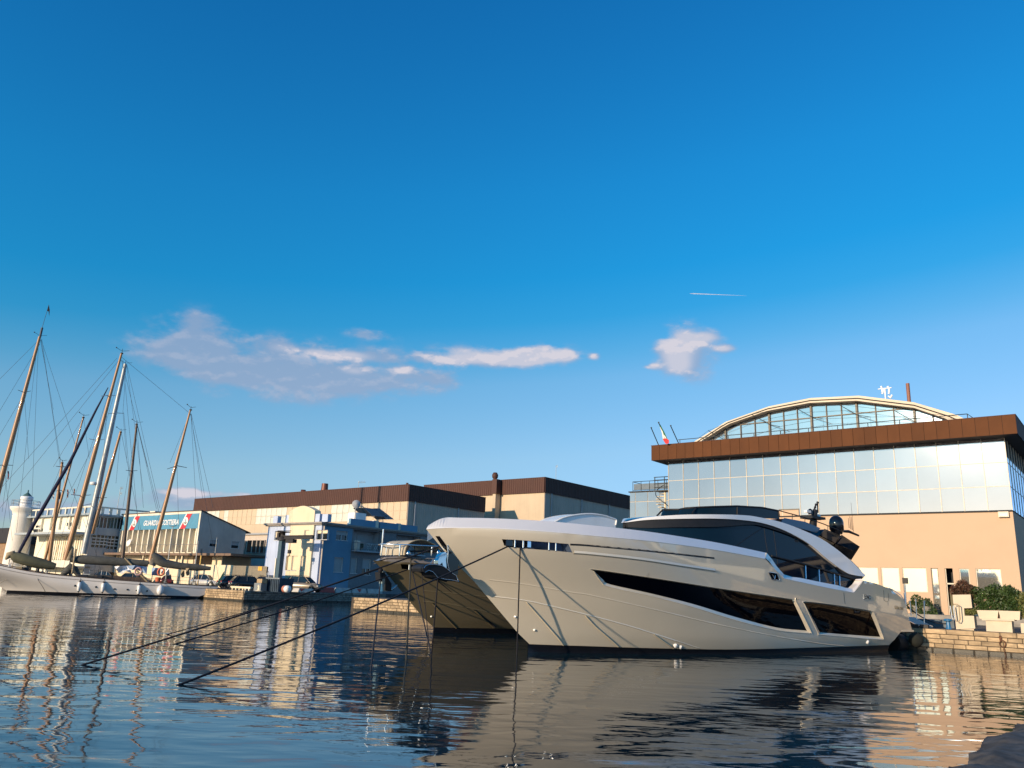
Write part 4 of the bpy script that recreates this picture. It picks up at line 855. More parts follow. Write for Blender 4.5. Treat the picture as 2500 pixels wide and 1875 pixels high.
hB, sB0, sB1, zBt, zBb = hangar(s1B, tB, 31, 1040, (1339, 1165), (1337.7, 1201.5), 'hangar', 'taller cream hangar with brown parapet and ribbed grey side, farther right')
a = FP(1216, 1260, tB)[0]; q = MB(); q.gbox(a - .2, a + .5, tB - 1.6, tB - .3, QZ, zBt - .1); o = q.build('wall_pier', hang_cream, hB)
q = MB(); q.gbox(a - .3, a + .8, tB - 1.8, tB - .25, zBb, zBt); q.build('pier_cladding', brown_dark, hB)
a = FP(1215, 1170, tB)[0]; q = MB(); q.lathe(G(a, tB - .8, zBt - .3), [(.35, 0), (.32, .5), (.55, .75), (.6, 1.25), (.35, 1.7), (.001, 1.75)], 14); lone(q, 'roof_ventilator', brown_dark, 'rust brown hooded ventilator on the pier of the taller hangar', 'vent')
a = FP(1037, 1186, tB); q = MB(); q.tube([G(a[0], tB - 5, a[1] - 1), G(a[0], tB - 5, FP(1037, 1176, tB - 5)[1])], .25, 8); lone(q, 'vent_pipe', brown_dark, 'thin upright vent pipe between the two hangar roofs', 'pipe')
antenna(1357, 1136, 1170, tB + 6, 'slim whip aerial on the shaded side roof of the taller hangar', 1, .05)

# ---- grey low link building with dark windows
tg = 84.0; a, b, c, d = fr(592, 1306, 672, 1395, tg)
gb = thing('grey_workshop', 'grey low workshop with tall dark windows between the coastguard office and blue house', 'building', tuple(G(a, tg, QZ)))
q = MB(); q.gbox(a - 6, b + 4, tg + .3, tg + 7, QZ, d); q.build('wall', grey_wall, gb); q = MB(); q.gbox(a - 6, b + 4, tg - .1, tg + 7, d, d + .3); q.build('roof', grey_lite, gb)
for x0, x1, y0, y1 in ((588, 595, 1319, 1350), (603, 613, 1318, 1350), (615, 624, 1318, 1350.5), (625.5, 633, 1318, 1350.5), (634.5, 642, 1318, 1351), (650, 663, 1317, 1351)):
    e, f_, g_, h_ = fr(x0, y0, x1, y1, tg); pane('tall_window', e, f_, g_, h_, tg, win_dark, gb, dp=.1, fm_=grey_wall, fw=.08)

# ---- coastguard office
tc_ = 66.2; zc_t = FP(492, 1247, tc_)[1]; sc_r = FP(492, 1247, tc_)[0]; sc_l = FP(299, 1258, tc_)[0]; zsb = FP(478, 1290, tc_)[1]; zfb_ = FP(478, 1348, tc_)[1]
cg = thing('coastguard_office', 'white office with blue signboard, vertical fins and a grey sloping side wall', 'building', tuple(G(sc_r, tc_, QZ)))
t_back = SP(600, 1300, sc_r)[0]; z_back = SP(600, 1297, sc_r)[1]
sw = [sr(512, 1316, 531, 1336, sc_r), sr(565, 1320, 583, 1340, sc_r)]
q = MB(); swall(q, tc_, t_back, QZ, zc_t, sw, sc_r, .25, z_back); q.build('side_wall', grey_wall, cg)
for a, b, c, d in sw:
    f = MB(); 
    for (x0, x1, y0, y1) in ((a, a + .07, c, d), (b - .07, b, c, d), (a, b, d - .07, d), (a - .05, b + .05, c - .05, c + .05)): f.gbox(sc_r - .2, sc_r + .03, x0, x1, y0, y1)
    o = f.build('side_window', frame_w, cg); g_ = MB(); g_.gbox(sc_r - .2, sc_r - .15, a, b, c, d); g_.build('pane', win_dark, o); g_ = MB(); g_.gbox(sc_r - .14, sc_r - .1, a + .07, b - .07, c + (d - c) * .42, d - .07); g_.build('shutter', shutter, o)
q = MB(); q.hexa([G(sc_l - .2, tc_ - .1, zc_t), G(sc_r + .15, tc_ - .1, zc_t), G(sc_r + .15, t_back + .8, z_back - .3), G(sc_l - .2, t_back + .8, z_back - .3), G(sc_l - .2, tc_ - .1, zc_t + .14), G(sc_r + .15, tc_ - .1, zc_t + .14), G(sc_r + .15, t_back + .8, z_back - .16), G(sc_l - .2, t_back + .8, z_back - .16)]); q.build('roof', mat('roof_edge', (.06, .045, .04), .7), cg)
for nm_, B_6 in (('front_wall', (sc_l + .3, sc_r - .25, tc_ + 1.0, tc_ + 1.2, QZ, zsb + .3)), ('corner_pier', (sc_r - .4, sc_r - .001, tc_ - .02, tc_ + 1, zfb_, zc_t - .02)), ('far_side_wall', (sc_l, sc_l + .3, tc_, tc_ + 7, QZ, z_back)), ('top_beam', (sc_l, sc_r - .4, tc_ - .03, tc_ + .3, zc_t - .35, zc_t - .01))):
    q = MB(); q.gbox(*B_6); q.build(nm_, off_white, cg)
sign_b = mat('sign_blue', (.085, .27, .40), .5, var=.12, scale=1.5)
q = MB(); e, f_, g_, h_ = fr(303, 1292, 487, 1251, tc_); s_a, s_b = sc_l + .5, sc_r - .42; z_a, z_b = zsb, zc_t - .36
q.gbox(s_a, s_b, tc_ - .05, tc_ + .25, z_a, z_b); sg_ = q.build('signboard', sign_b, cg)
zmid = (z_a + z_b) / 2; hgt = z_b - z_a
text('GUARDIA COSTIERA', 'sign_lettering', mat('sign_white', (.8, .8, .8), .5), sg_, G(FP(351, 1281, tc_)[0], tc_ - .09, zmid - hgt * .20), E1, Z3, hgt * .50, .02, .25, .02)
S_ = sg_.children[0]; wid = max(v.co.x * E1.x + v.co.y * E1.y for v in S_.data.vertices) - min(v.co.x * E1.x + v.co.y * E1.y for v in S_.data.vertices); want = FP(437.5, 1270, tc_)[0] - FP(351, 1281, tc_)[0]
base_ = min(v.co.x * E1.x + v.co.y * E1.y for v in S_.data.vertices)
for v in S_.data.vertices:
    k = v.co.x * E1.x + v.co.y * E1.y; dk = (base_ + (k - base_) * want / wid) - k; v.co += E1 * dk
red = mat('sign_red', (.68, .035, .05), .5)
for xc in (331, 455.5):
    s0_ = FP(xc, 1270, tc_)[0]; wd = 1.35; sl_ = .75; q = MB()
    q.prism([G(s0_ - wd / 2 - sl_, tc_ - .09, z_a), G(s0_ + wd / 2 - sl_, tc_ - .09, z_a), G(s0_ + wd / 2 + sl_, tc_ - .09, z_b), G(s0_ - wd / 2 + sl_, tc_ - .09, z_b)], E2 * .05); q.build('red_stripe', red, sg_)
    q = MB(); q.prism([G(s0_ - wd / 2 - sl_ - .3, tc_ - .08, z_a), G(s0_ - wd / 2 - sl_, tc_ - .08, z_a), G(s0_ - wd / 2 + sl_, tc_ - .08, z_b), G(s0_ - wd / 2 + sl_ - .3, tc_ - .08, z_b)], E2 * .03); q.build('white_stripe', white_p, sg_)
    q = MB(); q.lathe(G(s0_, tc_ - .085, zmid), [(.62, 0), (.62, .04)], 20, -E2); q.build('round_emblem', white_p, sg_)
    q = MB(); q.tube([G(s0_, tc_ - .14, zmid + .35), G(s0_, tc_ - .14, zmid - .35)], .05, 4); q.tube([G(s0_ - .3, tc_ - .14, zmid - .1), G(s0_ - .2, tc_ - .14, zmid - .32), G(s0_, tc_ - .14, zmid - .38), G(s0_ + .2, tc_ - .14, zmid - .32), G(s0_ + .3, tc_ - .14, zmid - .1)], .04, 4); q.build('anchor_mark', soffit, sg_)
nfin = 14
for i in range(nfin):
    s_ = s_a + .5 + (s_b - s_a - .7) * i / (nfin - 1); q = MB(); q.gbox(s_ - .14, s_ + .14, tc_ - .05, tc_ + .75, zfb_, z_a - .01); q.build('fin', off_white, cg)
for i in (0, 5, 9, 10):
    s_ = s_a + .5 + (s_b - s_a - .7) * (i + .5) / (nfin - 1); q = MB(); q.gbox(s_ - .42, s_ + .42, tc_ + .9, tc_ + 1.0, zfb_ + .3, z_a - 1.2 if i > 3 else z_a - .1); q.build('recessed_window', win_dark, cg)
q = MB(); q.gbox(sc_l, sc_r, tc_ + .7, tc_ + .98, zfb_ - .2, zfb_ + .5); q.build('balcony_parapet', off_white, cg)
q = MB(); q.tube([G(sc_l, tc_ - .1, zfb_ + 1.1), G(sc_r, tc_ - .1, zfb_ + 1.1)], .025, 4); q.build('balcony_rail', metal_g, cg)
# canopy slab and ground floor
cs0 = FP(235, 1350, tc_ - 2)[0]; cs1 = FP(563, 1358, tc_ - 2)[0]; zc2 = FP(420, 1350, tc_ - 2)[1]; zc1 = zc2 - .32
q = MB(); q.gbox(cs0, cs1, tc_ - 2, tc_ + 6, zc1, zc2); q.build('canopy', mat('canopy_brown', (.20, .13, .09), .75, var=.2), cg)
q = MB(); q.gbox(cs0 + 1, sc_r - .8, tc_ + .2, tc_ + .5, QZ, zc1); q.gbox(sc_r + 4, sc_r + 6.5, tc_ + .3, tc_ + 5, QZ, zc1); q.build('ground_floor_wall', cream2, cg)
q = MB(); q.gbox(sc_r - .8, sc_r + 4, tc_ + 3, tc_ + 3.2, QZ, zc1); q.build('recess_wall', grey_wall, cg)
for s_ in (sc_r - .9, sc_r - 2.5, sc_r - 12): q = MB(); q.gbox(s_ - .12, s_ + .12, tc_ - 1.6, tc_ - 1.3, QZ, zc1); q.build('canopy_post', cream2, cg)
q = MB(); a = FP(505, 1370, tc_ + 2.8); q.gbox(a[0] - .35, a[0] + .35, tc_ + 2.6, tc_ + 2.98, a[1] - .5, a[1] + .5); lone(q, 'air_conditioner', white_p, 'white air conditioner box under the coastguard canopy', 'air conditioner')
a = FP(314, 1325, tc_ - .6); q = MB(); q.lathe(G(a[0], tc_ - .6, a[1]), [(.05, .3), (.35, .2), (.62, 0)], 18, -E2 + Z3 * .3); q.tube([G(a[0], tc_ - .5, a[1]), G(a[0] - .1, tc_ - .3, zc2)], .06, 5); lone(q, 'satellite_dish', white_p, 'round white satellite dish at the left end of the fin facade', 'satellite dish')
a = FP(370, 1247, tc_ + 2); q = MB(); q.gbox(a[0] - 2.5, a[0] + 1.2, tc_ + 1, tc_ + 3, zc_t - .4, zc_t + .35); q.gbox(a[0] + 1.4, a[0] + 3, tc_ + 1, tc_ + 2.4, zc_t - .3, zc_t + .5); lone(q, 'roof_plant', off_white, 'pale boxy plant units on the coastguard office roof', 'roof plant')
# perimeter wall and slatted fence
tw = tc_ - 3.2; a, b, c, d = fr(480, 1378, 561, 1440, tw); q = MB(); q.gbox(a - 9, b, tw, tw + .2, QZ, d); lone(q, 'perimeter_wall', cream2, 'plain cream yard wall left of the slatted fence', 'wall')
e = FP(653, 1380, tw)[0]; fn = thing('slatted_fence', 'beige slatted fence with an orange notice beside the blue house', 'fence', tuple(G(b, tw, QZ)))
n_ = 34; sl_me = unit_mesh('slat', mat('beige_slat', (.42, .36, .26), .8))
for i in range(n_): piece(sl_me, 'slat', fn, G(b + (e - b) * (i + .5) / n_, tw, (QZ + d - .1) / 2 + .1), ((e - b) / n_ * .55, .05, d - QZ - .2))
q = MB(); q.gbox(b, e, tw + .12, tw + .16, QZ, d - .1); q.build('dark_backing', dark_in, fn)
q = MB(); q.gbox(b, e, tw + .01, tw + .06, QZ + .4, QZ + .5); q.gbox(b, e, tw + .01, tw + .06, d - .5, d - .4); q.build('fence_rail', metal_g, fn)
a = fr(631, 1383, 639, 1393, tw - .08); q = MB(); q.gbox(a[0], a[1], tw - .1, tw - .06, a[2], a[3]); lone(q, 'orange_notice', mat('orange_board', (.85, .42, .05), .6), 'orange notice board fixed on the slatted fence', 'sign')

# ---- blue house
tb = 67.4; sb = -84.0; a0, zc = FP(656, 1281, tb)[0], FP(809, 1276, tb)[1]; zc -= .1
bh = thing('blue_house', 'pale blue and cream two storey house with deep blue side and roof parapets', 'house', tuple(G(sb, tb, QZ)))
fw1 = [fr(671, 1301, 682, 1319, tb), fr(711, 1298, 720, 1317, tb), fr(747, 1296, 757, 1316, tb), fr(773, 1294, 798, 1317, tb)]
zA, zB_ = fw1[3][3], fw1[3][2]; fw1 = [(a, b, zB_, zA) for a, b, c, d in fw1]
lw = [fr(703, 1357, 712, 1393, tb), fr(717, 1357, 727, 1393, tb), fr(739, 1357, 748, 1393, tb)]; zC, zD = lw[1][3], lw[1][2]; lw = [(a, b, zD, zC) for a, b, c, d in lw]
q = MB(); c0_, c1_ = FP(708, 1340, tb)[0], FP(764, 1340, tb)[0]
fl_L = [h_ for h_ in fw1 if h_[1] < c0_]; fl_R = [h_ for h_ in fw1 if h_[0] > c1_]; fl_C = [h_ for h_ in fw1 if h_[0] >= c0_ and h_[1] <= c1_]
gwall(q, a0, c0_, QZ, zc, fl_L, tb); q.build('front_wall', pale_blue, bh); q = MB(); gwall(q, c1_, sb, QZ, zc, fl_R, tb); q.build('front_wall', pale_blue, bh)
q = MB(); gwall(q, c0_ - .1, c1_ + .1, QZ, zc, fl_C + lw, tb - .25, .5); q.build('cream_bay', cream2, bh)
def house_win(a, b, c, d, t, sh=.5, fac=True):
    f = MB(); fr_ = [(a, a + .06, c, d), (b - .06, b, c, d), (a, b, d - .06, d), (a - .08, b + .08, c - .07, c)]
    for x0, x1, y0, y1 in fr_:
        if fac: f.gbox(x0, x1, t + .1 if y1 > c else t - .06, t + .28, y0, y1)
        else: f.gbox(t - .28, t - .1 if y1 > c else t + .06, x0, x1, y0, y1)
    mid_ = (a + b) / 2; hs = c + (d - c) * (1 - sh)
    if sh < .95:
        if fac: f.gbox(mid_ - .04, mid_ + .04, t + .15, t + .28, c, hs)
        else: f.gbox(t - .28, t - .15, mid_ - .04, mid_ + .04, c, hs)
    o = f.build('window', frame_w, bh); g_ = MB()
    (g_.gbox(a, b, t + .26, t + .29, c, d) if fac else g_.gbox(t - .29, t - .26, a, b, c, d)); g_.build('pane', win_dark, o)
    if sh > .02:
        g_ = MB(); (g_.gbox(a + .06, b - .06, t + .2, t + .25, hs, d - .06) if fac else g_.gbox(t - .25, t - .2, a + .06, b - .06, hs, d - .06)); g_.build('shutter', shutter if not fac else cream2, o)
for i, h_ in enumerate(fw1): house_win(*h_, tb - (.25 if h_ in fl_C else 0), .35 if i == 3 else .7)
for h_ in lw: house_win(*h_, tb - .25, .98)
# side wall facing the inlet
t_e = 92.0
bw_ = []
W1 = sr(822, 1295, 848, 1320, sb); W2 = sr(817, 1360, 836, 1397, sb); B1 = sr(864, 1293, 925, 1348, sb); W3 = sr(858, 1362, 870, 1400, sb); W4 = sr(886, 1364, 904, 1404, sb); B2 = sr(968, 1305, 1024, 1355, sb)
zu = W1[3]
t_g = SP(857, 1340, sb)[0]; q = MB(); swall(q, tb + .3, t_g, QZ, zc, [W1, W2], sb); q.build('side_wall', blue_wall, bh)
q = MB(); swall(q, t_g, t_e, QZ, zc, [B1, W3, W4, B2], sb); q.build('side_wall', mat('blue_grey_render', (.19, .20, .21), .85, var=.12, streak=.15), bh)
for W_, sh in ((W1, .45), (W2, 1), (W3, 1), (W4, .62)): house_win(*W_, sb, sh, False)
for W_ in (B1, B2):
    q = MB(); q.gbox(sb - 1.5, sb - 1.4, W_[0] - .2, W_[1] + .2, W_[2] - .2, W_[3] + .1); q.gbox(sb - 1.4, sb - .3, W_[1] - .002, W_[1] + .15, W_[2], W_[3]); lg = q.build('loggia', grey_lite, bh)
    q = MB(); q.gbox(sb - 1.4, sb - 1.36, W_[0] + .3, W_[0] + 1.5, W_[2], W_[3] - .5); q.gbox(sb - 1.4, sb - 1.36, W_[0] + 1.8, W_[0] + 3.2, W_[2], W_[3] - .3); q.build('loggia_shutter', shutter, lg)
    q = MB(); q.gbox(sb - 1.4, sb + 1.0, W_[0] - .1, W_[1] + .2, W_[2] - .18, W_[2]); q.build('balcony_slab', grey_lite, lg)
    q = MB(); zr2_ = W_[2] + 1.0
    for zz in (zr2_, W_[2] + .12): q.tube([G(sb, W_[0] - .05, zz), G(sb + .95, W_[0] - .05, zz), G(sb + .95, W_[1] + .15, zz), G(sb, W_[1] + .15, zz)], .03, 4)
    n_ = 26
    for i in range(n_ + 1): t_ = W_[0] + (W_[1] - W_[0]) * i / n_; q.tube([G(sb + .95, t_, W_[2] + .1), G(sb + .95, t_, zr2_)], .012 if i % 6 else .03, 3, False)
    o = q.build('balcony_railing', metal_g, lg)
q = MB(); q.gbox(a0 - .5, sb + .5, tb - .5, t_e + .5, zc, zc + .22); q.gbox(a0 - .3, sb + .3, tb - .3, t_e + .3, zc - .15, zc); q.build('cornice', mat('cornice_stone', (.30, .27, .24), .8), bh)
q = MB(); q.gbox(a0, sb - .3, t_e - .3, t_e, QZ, zc); q.gbox(a0, a0 + .3, tb + .3, t_e, QZ, zc); q.build('rear_walls', blue_wall, bh)
zp = FP(800, 1255, tb)[1]; ztop = zc + .22
def par(a, b, nm='parapet', m_=pale_blue, z=None): q = MB(); q.gbox(a, b, tb - .1, tb + .5, ztop, z or zp); q.build(nm, m_, bh)
par(FP(668, 1270, tb)[0], FP(679, 1270, tb)[0]); par(FP(802, 1262, tb)[0], sb - .0)
# rounded gable
gs0, gs1 = FP(708, 1270, tb)[0], FP(771, 1265, tb)[0]; zga = FP(709, 1250, tb)[1]; zgb = FP(742, 1235.5, tb)[1]
P = [(gs0, ztop), (gs1, ztop), (gs1, zga)] + [(gs0 + (gs1 - gs0) * (1 - k / 12), zga + (zgb - zga) * math.sin(math.pi * k / 12)) for k in range(1, 12)] + [(gs0, zga)]
q = MB(); q.prism([G(a, tb - .25, z) for a, z in P], E2 * 1.0); q.build('rounded_gable', cream2, bh)
q = MB(); q.gbox(gs1, gs1 + .9, tb - .1, tb + .9, ztop, zga - .4); q.gbox(gs0 - .9, gs0, tb - .1, tb + .9, ztop, zga - .4); q.build('gable_shoulder', pale_blue, bh)
for x0, x1, y in ((857, 917, 1265), (929, 972, 1275), (980, 1019, 1280)):
    e = sr(x0, y - 2, x1, y + 15, sb - .1); q = MB(); q.gbox(sb - .5, sb - .1, e[0], e[1], ztop, zp - .1); q.build('parapet', blue_wall, bh)
for x in (920, 975): e = SP(x, 1280, sb - .1)[0]; q = MB(); q.gbox(sb - .6, sb - .2, e - .5, e + .45, ztop, zp); q.build('chimney_stack', off_white, bh)
q = MB(); q.tube([G(sb + .1, tb + .35, QZ + .1), G(sb + .1, tb + .35, zc)], .1, 6); q.build('drain_pipe', grey_wall, bh)
q = MB(); q.tube([G(a0, tb + .2, zp - .1), G(sb, tb + .2, zp - .1)], .025, 4)
for i in range(12): s_ = a0 + (sb - a0) * i / 12; q.tube([G(s_, tb + .2, ztop), G(s_, tb + .2, zp - .1)], .02, 3, False)
q.build('roof_rail', metal_g, bh)
# rooftop solar collectors, tank, dish
ss = sb - 2.2
so_ = thing('solar_collectors', 'tilted dark blue solar collectors on the blue house roof', 'solar panel', tuple(G(ss, SP(890, 1260, ss)[0], ztop)))
for P4 in ([(887, 1239), (914, 1242), (947, 1262), (912, 1260)], [(916, 1241), (927, 1241), (962, 1268), (944, 1268)]):
    pp_ = [SP(x, y, ss) for x, y in P4]; q = MB(); q.prism([G(ss, a, b) for a, b in pp_], E1 * -2.2); q.build('panel', glass('solar_glass', (.01, .03, .055), .05, 1.5), so_)
q = MB(); q.tube([G(ss, *SP(874, 1236, ss)), G(ss, *SP(886, 1236.5, ss)), G(ss, *SP(912, 1262, ss))], .05, 5); q.tube([G(ss, *SP(926, 1241, ss)), G(ss, *SP(955, 1268, ss))], .05, 5); q.build('frame', metal_g, so_)
q = MB(); e = SP(879, 1246, ss)[0]; q.gbox(ss - 1.6, ss, e - .7, e + 1.2, ztop + .2, ztop + 2.0); q.build('tank_cabinet', white_p, so_)
e = SP(870, 1231, ss); q = MB(); q.lathe(G(ss, e[0], e[1]), [(.05, .25), (.4, .15), (.6, 0)], 16, E1 - E2 * .6 + Z3 * .2); q.tube([G(ss - .1, e[0], e[1]), G(ss - .1, e[0], ztop)], .05, 5); lone(q, 'roof_dish', grey_lite, 'grey satellite dish on a pole on the blue house roof', 'satellite dish')
for x in (744 + 125, 1007): 
    e = SP(x + 2, 1258 if x < 900 else 1285, ss)[0]; q = MB(); q.gbox(ss - .5, ss + .2, e - .55, e + .55, ztop, ztop + .9); ac = q.build('compressor_unit', white_p, bh); q = MB(); q.lathe(G(ss + .2, e, ztop + .45), [(.32, 0), (.32, .03)], 16, E1); q.build('fan_grille', dark_in, ac)
for W_, dx_ in ((B1, .55), (B1, .80), (B2, .3)):
    t_ = W_[0] + (W_[1] - W_[0]) * dx_; z_ = W_[2]; q = MB()
    for sg in (-1, 1): q.tube([G(sb + .5, t_ - .3 * sg, z_), G(sb + .5, t_ + .3 * sg, z_ + .95)], .03, 4); q.tube([G(sb + .1, t_ - .3 * sg, z_), G(sb + .1, t_ + .3 * sg, z_ + .95)], .03, 4)
    q.gbox(sb + .05, sb + .55, t_ - .4, t_ + .4, z_ + .95, z_ + 1.0); lone(q, 'drying_rack', white_p, 'white folding rack on the %s balcony of the blue house' % ('left' if W_ is B1 and dx_ > .6 else 'near left' if W_ is B1 else 'farther right'), 'drying rack')
t_ = B1[0] + .35; q = MB(); q.gbox(sb + .2, sb + .8, t_ - .25, t_ + .25, B1[2], B1[2] + 1.25); lone(q, 'balcony_cupboard', off_white, 'pale narrow cupboard at the left end of the left balcony', 'cupboard')
q = MB(); t_ = t_ + .8; q.lathe(G(sb + .5, t_, B1[2]), [(.18, 0), (.25, .35)], 10); pt = lone(q, 'balcony_plant_pot', concrete, 'potted plant beside the balcony cupboard of the blue house', 'plant')
foliage_later = (pt, G(sb + .5, t_, B1[2] + .6))
for t_ in (90.5, 88.5, 89.5):
    q = MB(); q.gbox(sb - 1.2, sb - .3, t_ - .4, t_ + .35, ztop, ztop + (1.3 if t_ == 89.5 else .8)); o = q.build('rooftop_unit', metal_g if t_ != 90.5 else white_p, bh)
# gutters and downpipes on the sheds
for h_, s_, t_, z_ in ((hA, sA1 + .2, tA + 1.5, zAb), (hA, sA1 + .2, tA + 12, zAb), (hB, sB1 + .2, tB + 2, zBb), (hB, sB1 + .2, tB + 12, zBb), (hB, sB1 + .2, tB + 22, zBb)):
    q = MB(); q.tube([G(s_, t_, QZ), G(s_, t_, z_)], .13, 6); q.build('downpipe', grey_lite, h_)
# jib crane in front of the blue house
tj = tb - 3.5; js, jz = FP(676, 1400, tj)[0], 0; jt_ = FP(690, 1307, tj)
jc = thing('jib_crane', 'dark grey jib crane with horizontal beam in front of the blue house', 'crane', tuple(G(FP(680, 1400, tj)[0], tj, QZ)))
jx = FP(683, 1380, tj)[0]; zj = FP(686, 1320, tj)[1]; cr_m = mat('crane_paint', (.055, .10, .13), .5, var=.2)
q = MB(); q.gbox(jx - .33, jx + .33, tj - .3, tj + .3, QZ, zj); q.build('column', cr_m, jc)
q = MB(); q.lathe(G(jx, tj, zj), [(.6, 0), (.55, .35), (.3, .5), (.3, 1.0), (.9, 1.05), (.9, 1.12)], 14); q.tube([G(jx - 1.2, tj, zj + 1.25), G(jx + 1.6, tj, zj + 1.2)], .05, 4); q.build('slewing_head', soffit, jc)
e = fr(690, 1311, 763.5, 1325, tj); q = MB(); q.gbox(jx - .2, e[1], tj - .12, tj + .12, zj + .2, zj + .62); q.gbox(jx - .2, e[1], tj - .22, tj + .22, zj + .55, zj + .64); q.gbox(jx - .2, e[1], tj - .22, tj + .22, zj + .18, zj + .26); q.gbox(jx - .7, jx - .3, tj - .4, tj + .4, zj + .1, zj + 1.0); q.build('jib_beam', soffit, jc)
hx = FP(708, 1330, tj)[0]; q = MB(); q.gbox(hx - .6, hx + .9, tj - .3, tj + .3, zj - .3, zj + .15); q.build('hoist', soffit, jc)
q = MB(); q.tube([G(hx, tj, zj - .3), G(hx, tj, zj - 1.5)], .03, 4); q.gbox(hx - .18, hx + .25, tj - .12, tj + .12, zj - 1.6, zj - 1.15); q.tube([G(hx, tj, zj - 1.6), G(hx + .12, tj, zj - 1.8), G(hx, tj, zj - 1.95), G(hx - .12, tj, zj - 1.85)], .05, 5); q.build('hook_block', soffit, jc)
q = MB(); q.gbox(jx - .6, jx - .42, tj - .33, tj - .05, QZ + .8, zj - 2.2); q.build('yellowed_cable_duct', off_white, jc)

# ---- white harbour office and lighthouse at the left
tv = 61.6; wx = FP(221, 1300, tv)[0]; wx0 = FP(72, 1300, tv)[0]; zwt_ = FP(221, 1258, tv)[1]
wb = thing('white_harbour_building', 'white three storey harbour building with roof railing behind the masts', 'building', tuple(G(wx, tv, QZ)))
z2 = FP(221, 1302, tv)[1]; t_w = SP(306, 1270, wx)[0]
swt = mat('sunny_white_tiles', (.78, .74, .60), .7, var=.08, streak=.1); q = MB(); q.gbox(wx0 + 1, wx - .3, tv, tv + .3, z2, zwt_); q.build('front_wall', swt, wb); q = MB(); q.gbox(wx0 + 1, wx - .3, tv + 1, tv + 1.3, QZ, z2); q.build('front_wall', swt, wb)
SH = [sr(237, 1262, 269, 1290, wx), sr(273, 1264, 300, 1292, wx), sr(227, 1305, 262, 1338, wx), sr(264, 1308, 296, 1342, wx)]
q = MB(); swall(q, tv, t_w + 6, QZ, zwt_, SH, wx); q.build('side_wall', grey_lite, wb)  # shaded side of the white building: the shade is put into this grey
for W_ in SH:
    f = MB(); n_ = 4
    for k in range(n_ + 1): t_ = W_[0] + (W_[1] - W_[0]) * k / n_; f.gbox(wx - .2, wx - .1, t_ - .05, t_ + .05, W_[2], W_[3])
    if W_[3] < z2 + 1:
        for k in (1, 2, 3): zq = W_[2] + (W_[3] - W_[2]) * k / 4; f.gbox(wx - .12, wx - .02, W_[0], W_[1], zq - .08, zq + .08)
    o = f.build('window_band', frame_w, wb); g_ = MB(); g_.gbox(wx - .25, wx - .2, *W_); g_.build('pane', mat('curtained_glass', (.07, .065, .05), .2, var=.5, scale=1, stretch=(6, 6, .5)), o)
q = MB(); q.gbox(wx0 - .8, wx + .5, tv - .8, t_w + 6, zwt_, zwt_ + .3); q.build('roof_slab', mat('slab_blue_grey', (.30, .36, .40), .8), wb)
zrp = zwt_ + 1.5; q = MB(); q.gbox(wx0 - .3, wx + .2, tv - .4, tv - .2, zrp - .25, zrp); q.gbox(wx, wx + .2, tv - .2, t_w + 6, zrp - .25, zrp)
q.build('roof_rail_beam', off_white, wb)
for i in range(11): s_ = wx0 + (wx - wx0) * i / 10; q = MB(); q.gbox(s_ - .18, s_ + .18, tv - .45, tv - .15, zwt_ + .3, zrp - .01); q.build('roof_rail_post', off_white, wb)
for i in range(1, 5): t_ = tv + (t_w - tv) * i / 4; q = MB(); q.gbox(wx - .05, wx + .22, t_ - .2, t_ + .2, zwt_ + .3, zrp - .01); q.build('roof_rail_post', off_white, wb)
for i in range(7): s_ = wx0 + 1.5 + (wx - wx0 - 2) * i / 6; q = MB(); q.gbox(s_ - .12, s_ + .12, tv - .35, tv - .01, zwt_ - 2.2, zwt_ - .01); q.build('bracket_fin', off_white, wb)
for i, (x0, y0, x1, y1) in enumerate(((88, 1283, 94, 1288), (97, 1282, 104, 1288), (83, 1292, 92, 1299), (95, 1291, 104, 1298), (164, 1276, 174, 1284))): e = fr(x0, y0, x1, y1, tv - .02); q = MB(); q.gbox(e[0], e[1], tv - .04, tv + .02, e[2], e[3]); q.build('small_window', win_dark, wb)
q = MB(); a = FP(34, 1308, tv - 3)[0]; q.gbox(a, wx + .3, tv - 3, tv + 1, z2 - .25, z2 + .1); q.build('balcony_canopy', mat('canopy_grey', (.38, .42, .44), .8), wb)
for i in range(22): s_ = a + 5 + (wx - a - 5.5) * i / 21; q = MB(); q.gbox(s_ - .28, s_ + .22, tv + .5, tv + .6, z2 - 4.2, z2 - .5); q.build('curtain_panel', off_white if i % 3 else cream2, wb)
q = MB(); q.gbox(a + 5, wx, tv - 2.5, tv - 2.3, z2 - 5.5, z2 - 4.4); q.build('balcony_parapet', off_white, wb)
q = MB(); q.gbox(a + 5, wx, tv - 2.3, tv + 1, z2 - 5.5, z2 - 5.2); q.build('balcony_floor', off_white, wb)
antenna(285, 1190, 1250, tv + 5, 'tall thin aerial mast with two short arms on the harbour building roof', 2, .4)
lp = hitp(41, 1350, Vector((0, 1, 0)), 147.0); lx, ly = lp.x, lp.y
def zat(py, px=50): return hitp(px, py, Vector((0, 1, 0)), 147.0).z
lh = thing('lighthouse', 'white round lighthouse tower with railed gallery and small green domed lantern', 'lighthouse', (lx, ly, QZ))
zg_ = zat(1243, 62); q = MB(); rr_ = 147 / F
q.lathe((lx, ly, QZ - 1), [(27 * rr_, 0), (25.5 * rr_, 5), (23 * rr_, zg_ - QZ - .5), (23.8 * rr_, zg_ - QZ - .3), (23 * rr_, zg_ - QZ - .1), (26 * rr_, zg_ - QZ + .5), (31.5 * rr_, zg_ - QZ + 1.0), (31.5 * rr_, zg_ - QZ + 1.3), (14 * rr_, zg_ - QZ + 1.32)], 40); q.build('tower', mat('lighthouse_white', (.80, .74, .64), .7, var=.05), lh)
